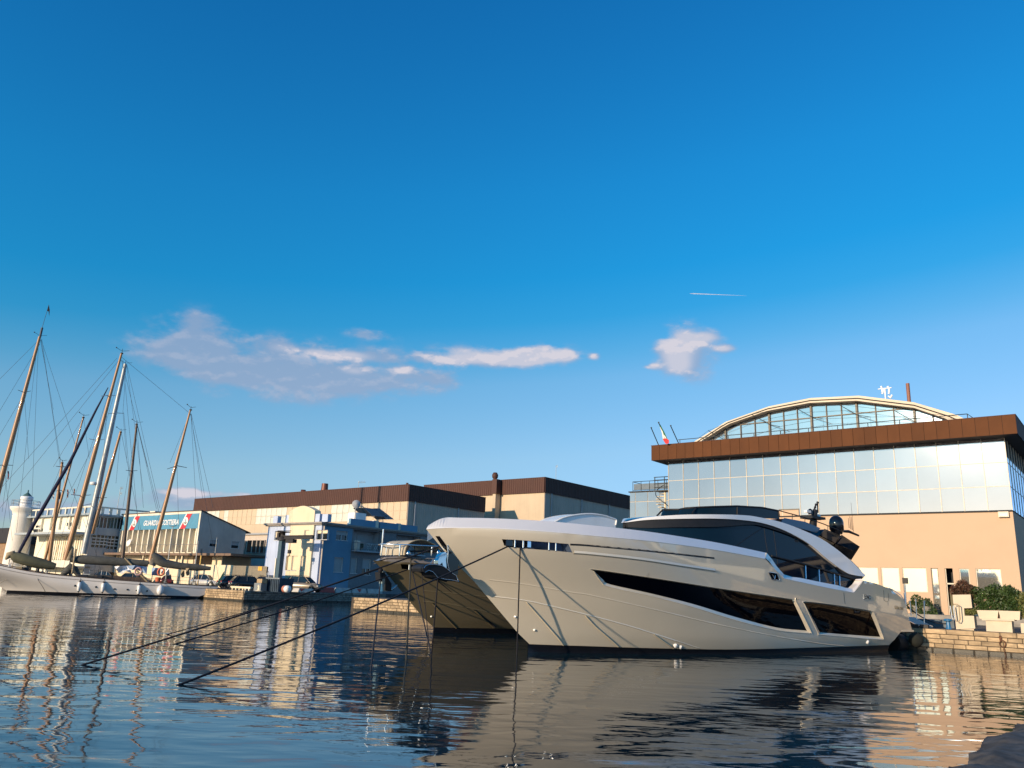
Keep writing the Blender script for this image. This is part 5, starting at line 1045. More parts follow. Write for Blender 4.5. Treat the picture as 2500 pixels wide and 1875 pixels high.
q = MB(); zq = zg_ + .3; z_l = zat(1222, 64); q.lathe((lx, ly, zq), [(13 * rr_, 0), (12.5 * rr_, 1.3), (14 * rr_, 1.5), (14 * rr_, 1.9), (10.5 * rr_, 2.0), (10 * rr_, z_l - zq)], 28); q.build('watch_room', white_p, lh)
q = MB(); q.lathe((lx, ly, z_l), [(8.2 * rr_, 0), (8.2 * rr_, .75)], 16); q.build('lantern_glass', glass('lantern_glazing', (.5, .6, .6), .05, 1.5, metal=.5), lh)
q = MB(); q.lathe((lx, ly, z_l + .75), [(10 * rr_, 0), (8 * rr_, .25), (3 * rr_, .6), (1.5 * rr_, .7), (1.5 * rr_, 1.1), (.001, 1.2)], 20); q.build('dome', mat('green_copper', (.06, .13, .12), .6), lh)
q = MB(); rg = 30 * rr_
for h_ in (.6, 1.15): q.tube([(lx + rg * math.cos(k * math.pi / 12), ly + rg * math.sin(k * math.pi / 12), zg_ + .3 + h_) for k in range(25)], .035, 4)
for k in range(12): a = k * math.pi / 6; q.tube([(lx + rg * math.cos(a), ly + rg * math.sin(a), zg_ + .3), (lx + rg * math.cos(a), ly + rg * math.sin(a), zg_ + 1.45)], .035, 4)
o = q.build('gallery_railing', metal_g, lh); 
# far left mole with store building
tm = 66.0; e = fr(-160, 1293, 14, 1385, tm); q = MB(); q.gbox(e[0], e[1], tm, tm + 6, QZ - .1, FP(5, 1325, tm)[1]); fm_ = lone(q, 'far_storehouse', mat('ochre_store_wall', (.32, .20, .11), .85, var=.3, streak=.2), 'low ochre storehouse with dark roof at the far left edge behind the lighthouse', 'building')
q = MB(); q.gbox(e[0], e[1] + .5, tm - .5, tm + 6, FP(5, 1326, tm)[1] + .002, FP(5, 1290, tm)[1]); ORG[fm_.name] = fm_.location.copy(); q.build('roof', soffit, fm_)
# ------------------------------------------------------------------ second motor yacht
Y2 = Vessel((1074.7, 1545.6), 49.0, 22.5, ([(-.5, 1.9), (0, 2.3), (.6, 2.6), (2, 2.8), (4, 2.9)], 3.4, 12.0, 10.0, 1.7, 2.4, 15, .05))
Y2.set_stem([(910, 1368.5), (941, 1396), (991, 1457), (1032, 1507)])
y2 = thing('motor_yacht', 'bronze brown motor yacht with raked bow and steel rail behind the champagne one', 'motor yacht', tuple(Y2.w(10, 0, 0)))
u0, z0 = Y2.pl(910, 1368.5, 0); zk2 = lambda u: z0 - .012 * (u - u0)
kn2 = [(u, zk2(u)) for u in np.linspace(u0, 21.5, 44)]
h = MB(); out2 = kn2 + [(21.8, .7), (20.5, -.5)] + [(Y2.us(z), z) for z in np.arange(-.5, z0 - .02, .15)]
s2 = [(978, 1377), (1000, 1378), (1050, 1381), (1075, 1383), (1075, 1394), (1030, 1392), (995, 1390), (981, 1389)]; S2 = Y2.poly(s2)
h.plate(out2, [S2], Y2.fm(), 0, None, .3); h.plate(out2, [], Y2.fm(None, -1), 0, None, .5); h.grid([[Y2.w(u, Y2.B(u, z) * k / 4, z) for k in range(-4, 5)] for u, z in ((21.5, zk2(21.5)), (21.8, .7), (20.5, -.5))], False); h.build('hull', bronze_paint, y2)
bw = MB(); tz = lambda u: zk2(u) + .30 * min(1, (u - u0) / .8)
for sg in (1, -1): bw.grid([[Y2.w(u, sg * (Y2.B(u, z) + .012), z), Y2.w(u + .35 * (u == u0), sg * max(0, Y2.B(u, z) - .22), tz(u)), Y2.w(u, sg * max(0, Y2.B(u, z) - .3), tz(u) - .2)] for u, z in kn2], False)
bw.grid([[Y2.w(u, Y2.B(u, z) * .93 * k / 4, tz(u) - .08) for k in range(-4, 5)] for u, z in kn2], False)
bw.build('bulwark', mat('bronze_grey_paint', (.20, .18, .16), .35, .15, coat=.4), y2)
p = MB(); n = len(S2); p.add([Y2.w(u, Y2.B(u, z), z) for u, z in S2] + [Y2.w(u, Y2.B(u, z) - .4, z) for u, z in S2], [(i, (i + 1) % n, n + (i + 1) % n, n + i) for i in range(n)]); p.plate(S2, [], Y2.fm(), -.4); rc2 = p.build('mooring_recess', black_gloss, y2)
for x, yy in ((999, 1385), (1031, 1386.5)): u, z, v = Y2.on(x, yy, -.06); q = MB(); q.lathe(Y2.w(u, v, z - .14), [(.045, 0), (.045, .28)], 10); q.build('mooring_post', chrome, rc2)
for L_, w_ in (([(1032, 1443), (1090, 1448), (1186, 1458)], .02), ([(1032, 1469), (1110, 1478), (1219, 1502)], .03)):
    q = MB(); strip(q, Y2, Y2.poly(smooth_line(L_, 20)), [(.05, 0), (0, w_), (-.012, 0)]); q.build('chine_strake', bronze_paint, y2)
for L_ in ([(1055, 1474), (1080, 1500), (1113, 1534)], [(1158, 1491), (1180, 1512), (1206, 1533)]):
    q = MB(); strip(q, Y2, Y2.poly(smooth_line(L_, 10)), [(.08, 0), (0, .09), (-.03, 0)]); q.build('spray_rail', bronze_paint, y2)
bt = MB()
for sg in (1, -1): bt.grid([[Y2.w(u, sg * (Y2.B(u, z) + .015), z) for z in (.30, .15, 0, -.3)] for u in np.linspace(Y2.us(.3), 20.5, 30)], True)
bt.build('boot_stripe', boot, y2)
u, z, v = Y2.on(1053, 1505); q = MB(); q.lathe(Y2.w(u, v - .02, z), [(.06, 0), (.05, .05), (.001, .09)], 10, Y2.V); q.build('skin_fitting', white_gloss, y2)
def a2(x, y, v=0): u, z = Y2.pl(x, y, v); return Y2.w(u, v, z)
rl2 = MB(); P_ = [(933, 1328, 0.05), (960, 1329.2, .7), (1000, 1330.5, 1.35), (1040, 1332.5, 1.8), (1073, 1334, 2.1)]
for sg in (1, -1):
    rl2.tube([(lambda u, z: Y2.w(u, sg * v, z))(*Y2.pl(x, y, v)) for x, y, v in P_], .035, 8)
rl2.build('bow_rail', chrome, y2)
for (x0, y0, x1, y1, v, r_) in ((936, 1292, 933, 1328, .05, .045), (933, 1330, 930.5, 1357, .05, .06), (944, 1337, 942, 1357, -.4, .035), (962, 1344, 961, 1357, -.9, .035), (977, 1331, 975, 1357.5, 1.0, .055), (1055, 1333, 1053, 1356, 1.9, .05)):
    q = MB(); q.tube([a2(x0, y0, v), a2((x0 + x1) / 2, (y0 + y1) / 2, v), a2(x1, y1, v)], [r_ * .8, r_, r_ * .6], 8); q.build('rail_stanchion', chrome, y2)
# arched foredeck shelter
ar = smooth_line([(988, 1355), (990, 1340), (998, 1328), (1012, 1320.5), (1027, 1318.5), (1042, 1321), (1056, 1327), (1070, 1336), (1082, 1350)], 24)
q = MB(); q.grid([[Y2.w(*(lambda u, z: (u, v, z))(*Y2.pl(x, y, 1.2))) for v in (1.2, 0, -1.2)] for x, y in ar], True); sh2 = q.build('foredeck_shelter', mat('beige_canvas', (.42, .37, .28), .8, var=.1), y2)
q = MB(); q.tube([a2(x, y, 1.22) for x, y in ar], .04, 6); q.build('rear_hoop', canvas, sh2)
for L_ in ([(990, 1354), (994, 1340), (1002, 1328)], [(1009, 1323), (1012, 1335), (1013, 1355)], [(1025, 1320), (1031, 1330), (1033, 1355)], [(990, 1346), (1030, 1346), (1075, 1345)], [(1050, 1327), (1058, 1340), (1060, 1354)]):
    q = MB(); q.tube([a2(x, y, 1.24) for x, y in L_], .028 if L_[0][0] != 990 else .05, 5); q.build('shelter_frame', black_matt, sh2)
for x, y in ((997, 1350), (1070, 1348)): q = MB(); q.lathe(a2(x, y, 1.4), [(.10, -.08), (.12, 0), (.06, .1), (.001, .14)], 10); q.build('deck_lamp', chrome, y2)
q = MB(); q.lathe(a2(967, 1354, .1), [(.16, 0), (.14, .15), (.07, .2), (.09, .42), (.001, .46)], 10); q.build('windlass', canvas, y2)
cb = MB(); cb.hexa([Y2.w(u, v, z) for z, w_ in ((tz(8), 2.1), (tz(8) + .35, 1.8)) for u, v in ((8, -w_), (20, -w_), (20, w_), (8, w_))]); cb.build('deckhouse', cabin_glass, y2)
# its anchor, stem roller
q = MB(); P = [Y2.pl(x, y, .2) for x, y in [(935, 1393), (941, 1393), (941, 1440), (948, 1438), (950, 1443), (934, 1444), (933, 1425)]]; q.prism([Y2.w(u, .2, z) for u, z in P], Y2.V * -.3)
an2 = thing('anchor', 'polished steel anchor hooked under the bow of the bronze yacht', 'anchor', tuple(a2(940, 1440)))
q.build('shank', chrome, an2)
q = MB(); q.tube([a2(941, 1441), a2(955, 1440), a2(964, 1434), a2(974, 1422.5)], [.06, .07, .06, .02], 7); q.build('fluke', chrome, an2)
q = MB(); P = [Y2.pl(x, y, .25) for x, y in [(928, 1397), (938, 1397), (956, 1425), (955, 1444), (940, 1442), (942, 1412), (938, 1408), (930, 1420)]]; q.prism([Y2.w(u, .25, z) for u, z in P], Y2.V * -.5); q.build('stem_roller', black_matt, y2)

# ------------------------------------------------------------------ classic sailing yacht at the left
SC = Vessel((24, 1447), 70.0, 22.0, ([(-.5, 1.6), (0, 2.0), (1, 2.4), (2.5, 2.55)], 2.4, 9.0, 9.0, 1.8, 2.2, 10, .75))
SC.st = [(0, 0), (.5, -.8), (1.0, -2.1), (1.5, -3.9), (2.2, -7.5), (2.6, -10.5)]
sy = thing('sailing_yacht', 'long white classic sailing yacht with varnished masts and grey sail covers', 'sailing yacht', tuple(SC.w(8, 0, 0)))
SH_ = [(0, 1380.5), (63, 1393.4), (126.6, 1402.5), (202.5, 1409.5), (280, 1416), (386.6, 1423.5), (475, 1429), (532, 1431)]
shp = [SC.on(x, y)[:2] for x, y in smooth_line(SH_, 35)]
e0 = shp[0]; d0 = ((shp[3][1] - shp[0][1]) / (shp[3][0] - shp[0][0]))
pre = [(u, e0[1] + d0 * (u - e0[0]) * .9) for u in np.linspace(-9, e0[0] - .3, 10)]
cnt = [SC.on(x, y)[:2] for x, y in [(533, 1434), (500, 1452), (469, 1461)]]
outs = pre + shp + cnt + [(cnt[-1][0] - .6, -.5)] + [(SC.us(z), z) for z in (-.5, 0, .25, .5, .75, 1, 1.25, 1.5, 1.8, 2.1, 2.35) if SC.us(z) > -9]
h = MB(); 
for sg in (1, -1): h.plate(outs, [], SC.fm(None, sg), 0, None, .35 if sg > 0 else .8)
yh = mat('yacht_white', (.72, .68, .64), .22, var=.04, scale=.5, coat=.5); h.build('hull', yh, sy)
q = MB(); q.grid([[SC.w(u, SC.B(u, z) * k / 4, z - .25) for k in range(-4, 5)] for u, z in pre + shp], False); q.build('deck', mat('teak_deck', (.20, .15, .10), .8), sy)
q = MB()
for sg in (1, -1): strip(q, SC, [(u, z - .32) for u, z in pre + shp], [(.03, 0), (0, .035), (-.03, 0)], sg)
q.build('rubbing_strake', mat('strake_grey', (.3, .28, .27), .5), sy)
q = MB()
for sg in (1, -1): q.tube([SC.w(u, sg * SC.B(u, z), z + .02) for u, z in pre + shp], .05, 5)
q.build('cap_rail', wood_d, sy)
bt = MB()
for sg in (1, -1): bt.grid([[SC.w(u, sg * (SC.B(u, z) + .015), z) for z in (max(.26, zb9), max(.1, zb9), max(-.3, zb9))] for u in np.linspace(SC.us(.2), cnt[1][0], 40) for zb9 in (float(np.interp(u, [cnt[2][0], cnt[1][0]], [min(-.3, cnt[2][1]), cnt[1][1]])),)], True)
bt.build('boot_stripe', boot, sy)
for x, y in ((183.5, 1430), (234.8, 1433), (280, 1437.6), (311.3, 1439), (334, 1440.9), (358.7, 1442.5)):
    u, z, v = SC.on(x, y); q = MB(); q.lathe(SC.w(u, v - .03, z), [(.12, 0), (.12, .05)], 12, SC.V); q.build('porthole', black_gloss, sy)
for x, y, lab in ((194, 1432, 'leftmost white fender, cylinder, hung at midship of the sailing yacht'), (252, 1434, 'second white cylinder fender from the bow on the sailing yacht'), (339.5, 1439.5, 'third white cylinder fender, nearest the round fender on the sailing yacht')):
    u, z, v = SC.on(x, y); f = thing('fender', lab, 'fender', tuple(SC.w(u, v + .2, z - .5)), 'fenders hung along the sailing yacht')
    q = MB(); q.lathe(SC.w(u, v + .18, z - .5), [(.10, 0), (.20, .1), (.20, .9), (.10, 1.0)], 14); q.build('body', white_gloss, f)
    q = MB(); q.lathe(SC.w(u, v + .18, z - .68), [(.001, 0), (.13, .17), (.1, .19)], 12); q.build('end_cap', black_matt, f); q = MB(); q.lathe(SC.w(u, v + .18, z + .5), [(.13, 0), (.03, .2)], 10); q.tube([SC.w(u, v + .18, z + .6), SC.w(u, v + .02, z + 1.25)], .02, 4); q.build('lanyard', black_matt, f)
u, z, v = SC.on(392, 1440); f = thing('fender', 'round white ball fender near the stern quarter of the sailing yacht', 'fender', tuple(SC.w(u, v + .3, z - .5)), 'fenders hung along the sailing yacht')
q = MB(); q.lathe(SC.w(u, v + .35, z - .6), [(.001, 0), (.25, .08), (.38, .35), (.40, .62), (.28, .98), (.08, 1.15)], 18); q.build('body', white_gloss, f); q = MB(); q.tube([SC.w(u, v + .35, z + .5), SC.w(u, v + .05, z + 1.1)], .025, 4); q.build('lanyard', black_matt, f)
def mast_px(V, x0, y0, x1, y1, v, r0, r1, m_, par, nm='mast', n=12):
    a = V.pl(x0, y0, v); b = V.pl(x1, y1, v); q = MB(); q.tube([V.w(a[0], v, a[1]), V.w((a[0] + b[0]) / 2, v, (a[1] + b[1]) / 2), V.w(b[0], v, b[1])], [r0, (r0 + r1) * .55, r1], n); q.build(nm, m_, par); return V.w(a[0], v, a[1]), V.w(b[0], v, b[1])
def sp(V, x, y, v): u, z = V.pl(x, y, v); return V.w(u, v, z)
def wires(V, par, L_, v=0, r=.018, nm='stay', m_=wire):
    for (x0, y0, x1, y1) in L_: q = MB(); q.tube([sp(V, x0, y0, v), sp(V, x1, y1, v)], r, 3, False); q.build(nm, m_, par)
def spreader(V, par, x, y, dx, dy, v, r=.05, m_=frame_w, dv=1.1):
    """cross trees seen from the side: one arm towards the viewer, one away"""
    u, z = V.pl(x, y, v); c = V.w(u, v, z); q = MB(); q.tube([sp(V, x - dx, y - dy, v + dv), c, sp(V, x + dx, y - dy * .6, v - dv)], [r * .6, r, r * .6], 5); q.build('spreader', m_, par)
def masthead(V, par, x, y, v, s_=1.):
    q = MB(); c = sp(V, x, y, v); q.tube([c - Z3 * .2, c + Z3 * .45 * s_], .03, 4); q.tube([c + Z3 * .3 - V.U * .7 * s_ + Z3 * .2, c + Z3 * .15, c + Z3 * .3 + V.U * .8 * s_], .022, 4); q.lathe(c - Z3 * .2, [(.17, 0), (.17, .12)], 8); q.lathe(c + Z3 * .3 - V.U * .7 * s_ + Z3 * .15, [(.07, 0), (.07, .12)], 6); q.build('masthead_instruments', black_matt, par)
mast_px(SC, 160, 1368, 297, 862, 0, .34, .13, wood_v, sy); masthead(SC, sy, 298, 860, 0)
mast_px(SC, 366, 1375, 465, 1000, 0, .27, .11, wood_v, sy); masthead(SC, sy, 466, 998, 0, .7)
spreader(SC, sy, 264, 965, 19, -2, 0); spreader(SC, sy, 235, 1075, 19, 4, 0); spreader(SC, sy, 197, 1210, 25, 3, 0, .06); spreader(SC, sy, 432, 1137, 24, -8, 0, .05, wood_d)
wires(SC, sy, [(297, 872, 462, 1008), (286, 874, -5, 1200), (290, 880, -40, 1290), (297, 880, 388, 1250), (300, 880, 350, 1420), (264, 965, 230, 1410), (264, 965, 120, 1400), (235, 1076, 70, 1395), (197, 1210, 150, 1405), (197, 1210, 250, 1410), (463, 1010, 415, 1130), (466, 1010, 478, 1220), (466, 1010, 495, 1220), (467, 1010, 520, 1240), (432, 1140, 330, 1415), (432, 1140, 440, 1425), (465, 1010, 535, 1420)], 0, .02)
# booms, sail covers, gear on deck
def bundle(name, L_, r_, m_, v=0, par=sy, n=12, sq=.6):
    pts = [sp(SC, x, y, v) for x, y in L_]; q = MB(); q.tube(pts, r_, n); return q.build(name, m_, par)
bundle('sail_cover', [(172, 1366), (200, 1366), (250, 1369), (310, 1373), (362, 1376)], [.30, .52, .50, .45, .36], sail_cover)
bundle('sail_cover', [(372, 1352), (385, 1366), (400, 1375), (440, 1382), (480, 1385.5), (515, 1388)], [.30, .62, .50, .40, .40, .20], sail_cover)
bundle('sail_cover', [(25, 1353), (40, 1360), (70, 1369), (100, 1376), (135, 1383)], [.25, .62, .62, .58, .35], mat('green_sail_cover', (.10, .10, .06), .9, var=.3, scale=1, bump=.01))
bundle('sail_bag', [(13, 1366), (22, 1355), (30, 1352), (36, 1362)], [.1, .38, .42, .2], canvas)
bundle('canvas_wrap', [(168, 1368), (173, 1350), (176, 1338), (172, 1330)], [.42, .30, .2, .1], canvas)
bundle('canvas_wrap', [(150, 1405), (165, 1393), (172, 1385), (182, 1390), (195, 1408)], [.2, .45, .5, .4, .2], sail_cover)
bundle('canvas_wrap', [(370, 1380), (376, 1366), (380, 1358)], [.45, .42, .15], mat('taupe_canvas', (.20, .17, .13), .9, var=.4, scale=3, bump=.02))
def tarp_px(name, rows, m_, par=sy, dv=.35):
    q = MB(); R_ = []
    for i, r in enumerate(rows): R_.append([sp(SC, x, y, .6 + dv * math.sin(i * 2.1 + j * 1.7)) for j, (x, y) in enumerate(r)])
    q.grid(R_, False); return q.build(name, m_, par)
tarp_px('white_tarp', [[(279, 1383), (292, 1382), (309, 1381), (322, 1381)], [(284, 1390), (293, 1392), (308, 1389), (318, 1391)], [(289, 1398), (298, 1402), (306, 1394), (322, 1399)]], tarp)
tarp_px('white_tarp', [[(312, 1381), (330, 1380), (345, 1382), (360, 1384)], [(322, 1392), (334, 1390), (347, 1397), (358, 1402)]], blue_cloth)
tarp_px('blue_cloth', [[(371, 1386), (380, 1386), (392, 1388)], [(370, 1404), (380, 1405), (390, 1406)]], blue_cloth)
for x, y, m_ in ((398, 1393, white_p), (409, 1395, white_p), (458, 1394, canvas), (446, 1398, canvas)): tarp_px('hung_cloth', [[(x - 4, y - 7), (x + 4, y - 7)], [(x - 5, y + 4), (x + 5, y + 6)], [(x - 2, y + 12), (x + 4, y + 10)]], m_)
for x, y, m_, lab in ((337.5, 1395, mat('red_white_buoy', (.5, .08, .08), .6, var=.9, scale=3, col2=(.7, .66, .6)), 'red and white ring lifebuoy hanging amidships on the sailing yacht'), (393, 1396, orange, 'orange horseshoe lifebuoy near the mizzen of the sailing yacht')):
    c = sp(SC, x, y, 1.6); q = MB(); q.tube([c + SC.U * (.34 * math.cos(k * math.pi / 8)) + Z3 * (.42 * math.sin(k * math.pi / 8)) for k in range(17)], .10, 8, False); lone(q, 'lifebuoy', m_, lab, 'lifebuoy')
q = MB(); c = sp(SC, 385, 1420, 1.4); q.lathe(c, [(.26, 0), (.32, .5)], 14); lone(q, 'orange_bucket', orange, 'orange bucket standing on the rail deck of the sailing yacht', 'bucket')
q = MB(); u, z = SC.pl(300, 1415, 0); q.hexa([SC.w(a, b, c) for c in (z - .25, z + .35) for a, b in ((u - 3, -.9), (u + 2.5, -.9), (u + 2.5, .9), (u - 3, .9))]); q.build('deckhouse', wood_d, sy)
q = MB(); u, z = SC.pl(235, 1408, 0); q.hexa([SC.w(a, b, c) for c in (z - .4, z + .2) for a, b in ((u - 2, -.7), (u + 1.5, -.7), (u + 1.5, .7), (u - 2, .7))]); q.build('skylight', sail_cover, sy)
cg_m = [mat('deck_gear_white', (.6, .6, .58), .5), mat('deck_gear_dark', (.02, .022, .03), .5), mat('deck_gear_green', (.05, .09, .08), .7), canvas]
random.seed(11)
for i in range(46):
    x = random.uniform(15, 520); yb = float(np.interp(x, [a for a, b in SH_], [b for a, b in SH_])) - random.uniform(1, 6); c = sp(SC, x, yb, random.uniform(-1.4, 1.4)); k = random.random()
    q = MB(); m_ = random.choice(cg_m)
    if k < .3: q.lathe(c - Z3 * .2, [(.1, 0), (.16, .12), (.1, .3), (.14, .42)], 8); nm = 'deck_winch'
    elif k < .6: q.box(c, SC.U, SC.V, Z3, (random.uniform(.2, .5), .3, random.uniform(.12, .3))); nm = 'deck_box'
    else: q.tube([c - Z3 * .3, c + Z3 * random.uniform(.5, 1.0)], .035, 5); nm = 'guard_stanchion'
    q.build(nm, m_, sy)
q = MB()
for z_ in (.45, .85): q.tube([SC.w(u, SC.B(u, z) - .1, z + z_) for u, z in shp[2::2]], .016, 3, False)
q.build('guard_wire', wire, sy)
q = MB(); q.tube([sp(SC, 305, 1362, .4), sp(SC, 363, 1424, 1.0)], .10, 6); q.build('gangway_spar', canvas, sy); q = MB(); q.tube([sp(SC, 185, 1340, .4), sp(SC, 176, 1400, .6)], .1, 6); q.build('gangway_spar', canvas, sy)
q = MB(); q.tube([sp(SC, 92, 1404, 2.4), sp(SC, 93, 1416, 2.4), sp(SC, 104, 1432, 2.4), sp(SC, 112, 1447, 2.2)], .03, 4); q.build('hanging_line', sail_cover, sy)
q = MB(); q.tube([sp(SC, 0, 1424, 1.5), sp(SC, 55, 1393, 1.5)], .025, 4); q.build('bow_line', rope_l, sy)
q = MB(); c = sp(SC, 519, 1413, 0); P = [sp(SC, x, y, .1) for x, y in [(546, 1396), (547, 1404), (541, 1416), (533, 1425), (530, 1427), (534, 1417), (541, 1404)]]; q.prism(P, SC.V * -.06); q.tube([sp(SC, 531, 1430, 0), sp(SC, 549, 1394, 0)], .035, 5)
lone(q, 'ensign', mat('dark_green_flag', (.02, .09, .07), .8), 'furled dark green ensign on a slanting staff at the sailing yacht stern', 'flag')
# masts of the boats moored behind (their hulls lie hidden behind the sailing yacht)
BK = Vessel((24, 1440), 70.0, 22.0, ([(0, 1.6), (2.5, 2)], 2.4, 9.0, 9.0, 1.8, 2.2, 10, .5)); BK.O = SC.O - SC.V * 9
def bmast(x0, y0, x1, y1, r0, r1, m_, lab, sps=(), ws=(), head=1., nm='boat_mast'):
    p0 = sp(BK, x0, y0, 0); t = thing(nm, lab, 'mast', (p0.x, p0.y, max(0, p0.z - 3)))
    mast_px(BK, x0, y0, x1, y1, 0, r0, r1, m_, t, 'spar'); 
    if head: masthead(BK, t, x1, y1, 0, head)
    for s_ in sps: spreader(BK, t, *s_[:4], 0, .05, wire if len(s_) < 5 else s_[4])
    wires(BK, t, ws, 0, .02); return t
t1 = bmast(-40, 1330, 97, 822, .36, .17, wood_v, 'tallest varnished mast at the left edge, pennant at its top', [(59, 958, 16, 6), (10, 1135, 22, -2)], [(97, 828, -5, 930), (98, 828, 130, 1000), (100, 828, 185, 1090), (102, 828, 150, 1160), (92, 830, 40, 1300), (59, 960, 5, 1300), (59, 960, 70, 1120), (10, 1136, 30, 1320), (97, 840, -5, 1010), (60, 960, -5, 1070), (94, 830, 75, 1290), (100, 830, 160, 1200), (20, 1140, 5, 1250)])
q = MB(); q.tube([sp(BK, 98, 822, 0), sp(BK, 103, 800, 0)], .14, 6); q.tube([sp(BK, 103, 800, 0), sp(BK, 119, 745, 0)], .03, 4); q.build('topmast_pole', wire, t1)
q = MB(); q.prism([sp(BK, x, y, 0) for x, y in [(119, 743), (121.5, 757), (120, 772), (118.5, 760), (115, 759)]], BK.V * -.05); q.build('pennant', black_matt, t1)
bmast(108, 1372, 204, 1017, .17, .09, wood_v, 'thin varnished mast left of the furled dark jib', [(150, 1140, 14, 2)], [(204, 1020, 218, 1120), (203, 1020, 130, 1140), (205, 1020, 120, 1320)], .8)
bmast(120, 1373, 152, 1128, .24, .14, wood_v, 'short stout varnished mast just right of the lighthouse', [(146, 1197, 10, -2)], [(152, 1130, 215, 1300), (152, 1130, 60, 1360)], .6)
bmast(204, 1352, 306, 889, .40, .22, steel_g, 'thick silver grey metal mast with radar beside the varnished mainmast', [(283, 1008, 19, -2, steel_g), (222, 1230, 20, -4, steel_g)], [(308, 890, 300, 1007), (302, 1007, 320, 1200), (310, 892, 390, 1240), (309, 892, 350, 1200), (300, 1007, 310, 1130), (300, 890, 250, 1060)])
t5 = bmast(225, 1303, 295, 1053, .26, .15, wood_v, 'varnished mast leaning right of the silver metal mast', [(247, 1215, 14, 0)], [(295, 1056, 283, 1180), (296, 1056, 345, 1300)], .8)
bmast(299, 1368, 334, 1034, .22, .13, wood_d, 'dark slender mast in front of the signboard left end', [(321, 1150, 14, 2)], [(335, 1038, 382, 1243), (336, 1040, 360, 1140), (333, 1040, 300, 1240), (335, 1050, 350, 1240)], .9)
jb = MB(); jb.tube([sp(SC, 44, 1353, .2), sp(SC, 80, 1284, .2), sp(SC, 172, 1126, .2), sp(SC, 235, 1000, .2), sp(SC, 264, 946, .2)], [.16, .22, .19, .12, .05], 8); lone(jb, 'furled_jib', mat('navy_sail_cloth', (.008, .010, .04), .8, bump=.01), 'long navy furled jib slanting across in front of the white harbour building', 'furled sail')
q = MB(); c = sp(BK, 228, 1184, 0); q.lathe(c, [(.35, 0), (.45, .15), (.42, .35), (.1, .42)], 16); q.tube([c + BK.U * .3, c + BK.U * 1.0 - Z3 * .3], .1, 5); lone(q, 'radar_scanner', white_p, 'white radar scanner bracketed on the silver metal mast', 'radar')
random.seed(5)
for (x, y, w_, h_, m_, lab) in ((20, 1160, 3, 20, 'flag_dark_red', 'small string of signal flags under the leftmost mast'), (130, 1210, 4, 18, 'pale_flag', 'pale limp flag beside the short stout mast'), (146, 1210, 4, 18, 'flag_dark_blue', 'dark limp courtesy flag on the short stout mast'), (165, 1205, 4, 20, 'flag_striped', 'small striped flag hanging left of the mainmast'), (181, 1200, 3, 14, 'flag_rust', 'tiny rust coloured flag near the mainmast spreader')):
    mm = mat(m_, {'flag_dark_red': (.3, .03, .04), 'pale_flag': (.6, .6, .6), 'flag_dark_blue': (.02, .04, .08), 'flag_striped': (.35, .2, .18), 'flag_rust': (.3, .12, .08)}[m_], .8); q = MB()
    q.grid([[sp(BK, x - w_ / 2 + .8 * math.sin(i), y - h_ / 2 + h_ * i / 4, .1 * (i % 2)), sp(BK, x + w_ / 2 + .8 * math.sin(i), y - h_ / 2 + h_ * i / 4, .1 - .1 * (i % 2))] for i in range(5)], False); lone(q, 'signal_flag', mm, lab, 'flag')

# ------------------------------------------------------------------ mooring lines
def on_hull(V, x, y, off=.03): u, z, v = V.on(x, y, off); return V.w(u, v, z)
def rope(name, P0, P1, sag, r, lab, m_=rope_m, n=14, seen=1):
    P0, P1 = Vector(P0), Vector(P1); q = MB(); q.tube([P0.lerp(P1, k / n) - Z3 * (sag * 4 * (k / n) * (1 - k / n)) for k in range(n + 1)], r, 6); return lone(q, name, m_, lab, 'rope', 'mooring lines')
def W0(x, y, z=-.25): p = GZ(x, y, 0); d = p - CAM; return p
def under(P0, P1, k=1.15): return Vector(P0).lerp(Vector(P1), k)
a = on_hull(Y, 1240, 1334); b = W0(424, 1673.5); rope('mooring_rope', a, under(a, b, 1.1), .12, .030, 'nearest long dark rope from the champagne hull recess down to the water')
a = sp(Y, 1073, 1334, .25); b = W0(194, 1624); rope('mooring_rope', a, under(a, b, 1.06), .10, .030, 'longest dark rope, running left from the champagne yacht bow')
a = sp(Y2, 930, 1388, .3); b = W0(405, 1549); rope('mooring_rope', a, under(a, b, 1.05), .10, .022, 'thin dark rope above the other long lines, from the bronze yacht stem')
a = on_hull(Y2, 997, 1390); b = W0(422, 1573); rope('mooring_rope', a, under(a, b, 1.05), .10, .030, 'dark rope from the bronze hull recess, lowest of its three')
def drop(V, x0, y0, x1, y1, lab, r=.036, own=True, m_=rope_m, kk=None):
    a = on_hull(V, x0, y0) if own else sp(V, x0, y0, .2); b = W0(x1, y1); rope('mooring_rope', a, under(a, b, 1.04), 0.02, r, lab, m_)
drop(Y, 1270, 1336, 1262, 1598, 'near vertical dark rope hanging from the champagne hull recess', .03)
drop(Y2, 1003, 1366, 992, 1610, 'rough greenish rope hanging straight from the bronze hull recess', .034, True, mat('weedy_rope', (.05, .045, .025), .9, var=.5, scale=30))
drop(Y2, 1005, 1388, 1052, 1592, 'dark rope slanting right from the bronze recess to the rope fork', .03)
drop(Y2, 1029, 1390, 1046, 1556, 'vertical dark rope from the right post of the bronze recess', .024)
a = sp(Y, 1069, 1412, .1); b = W0(1054, 1592); rope('mooring_rope', a, under(a, b, 1.05), 0, .028, 'dark rope hanging below the big black anchor')
a = sp(Y2, 929, 1420, .2); b = W0(905, 1640); rope('anchor_chain', a, under(a, b, 1.05), 0, .03, 'thin chain hanging straight below the bronze yacht stem')
a = on_hull(Y2, 1035, 1392); b = on_hull(Y2, 1210, 1530, .1); rope('mooring_rope', a, b, 0, .035, 'dark rope running aft low along the bronze hull')
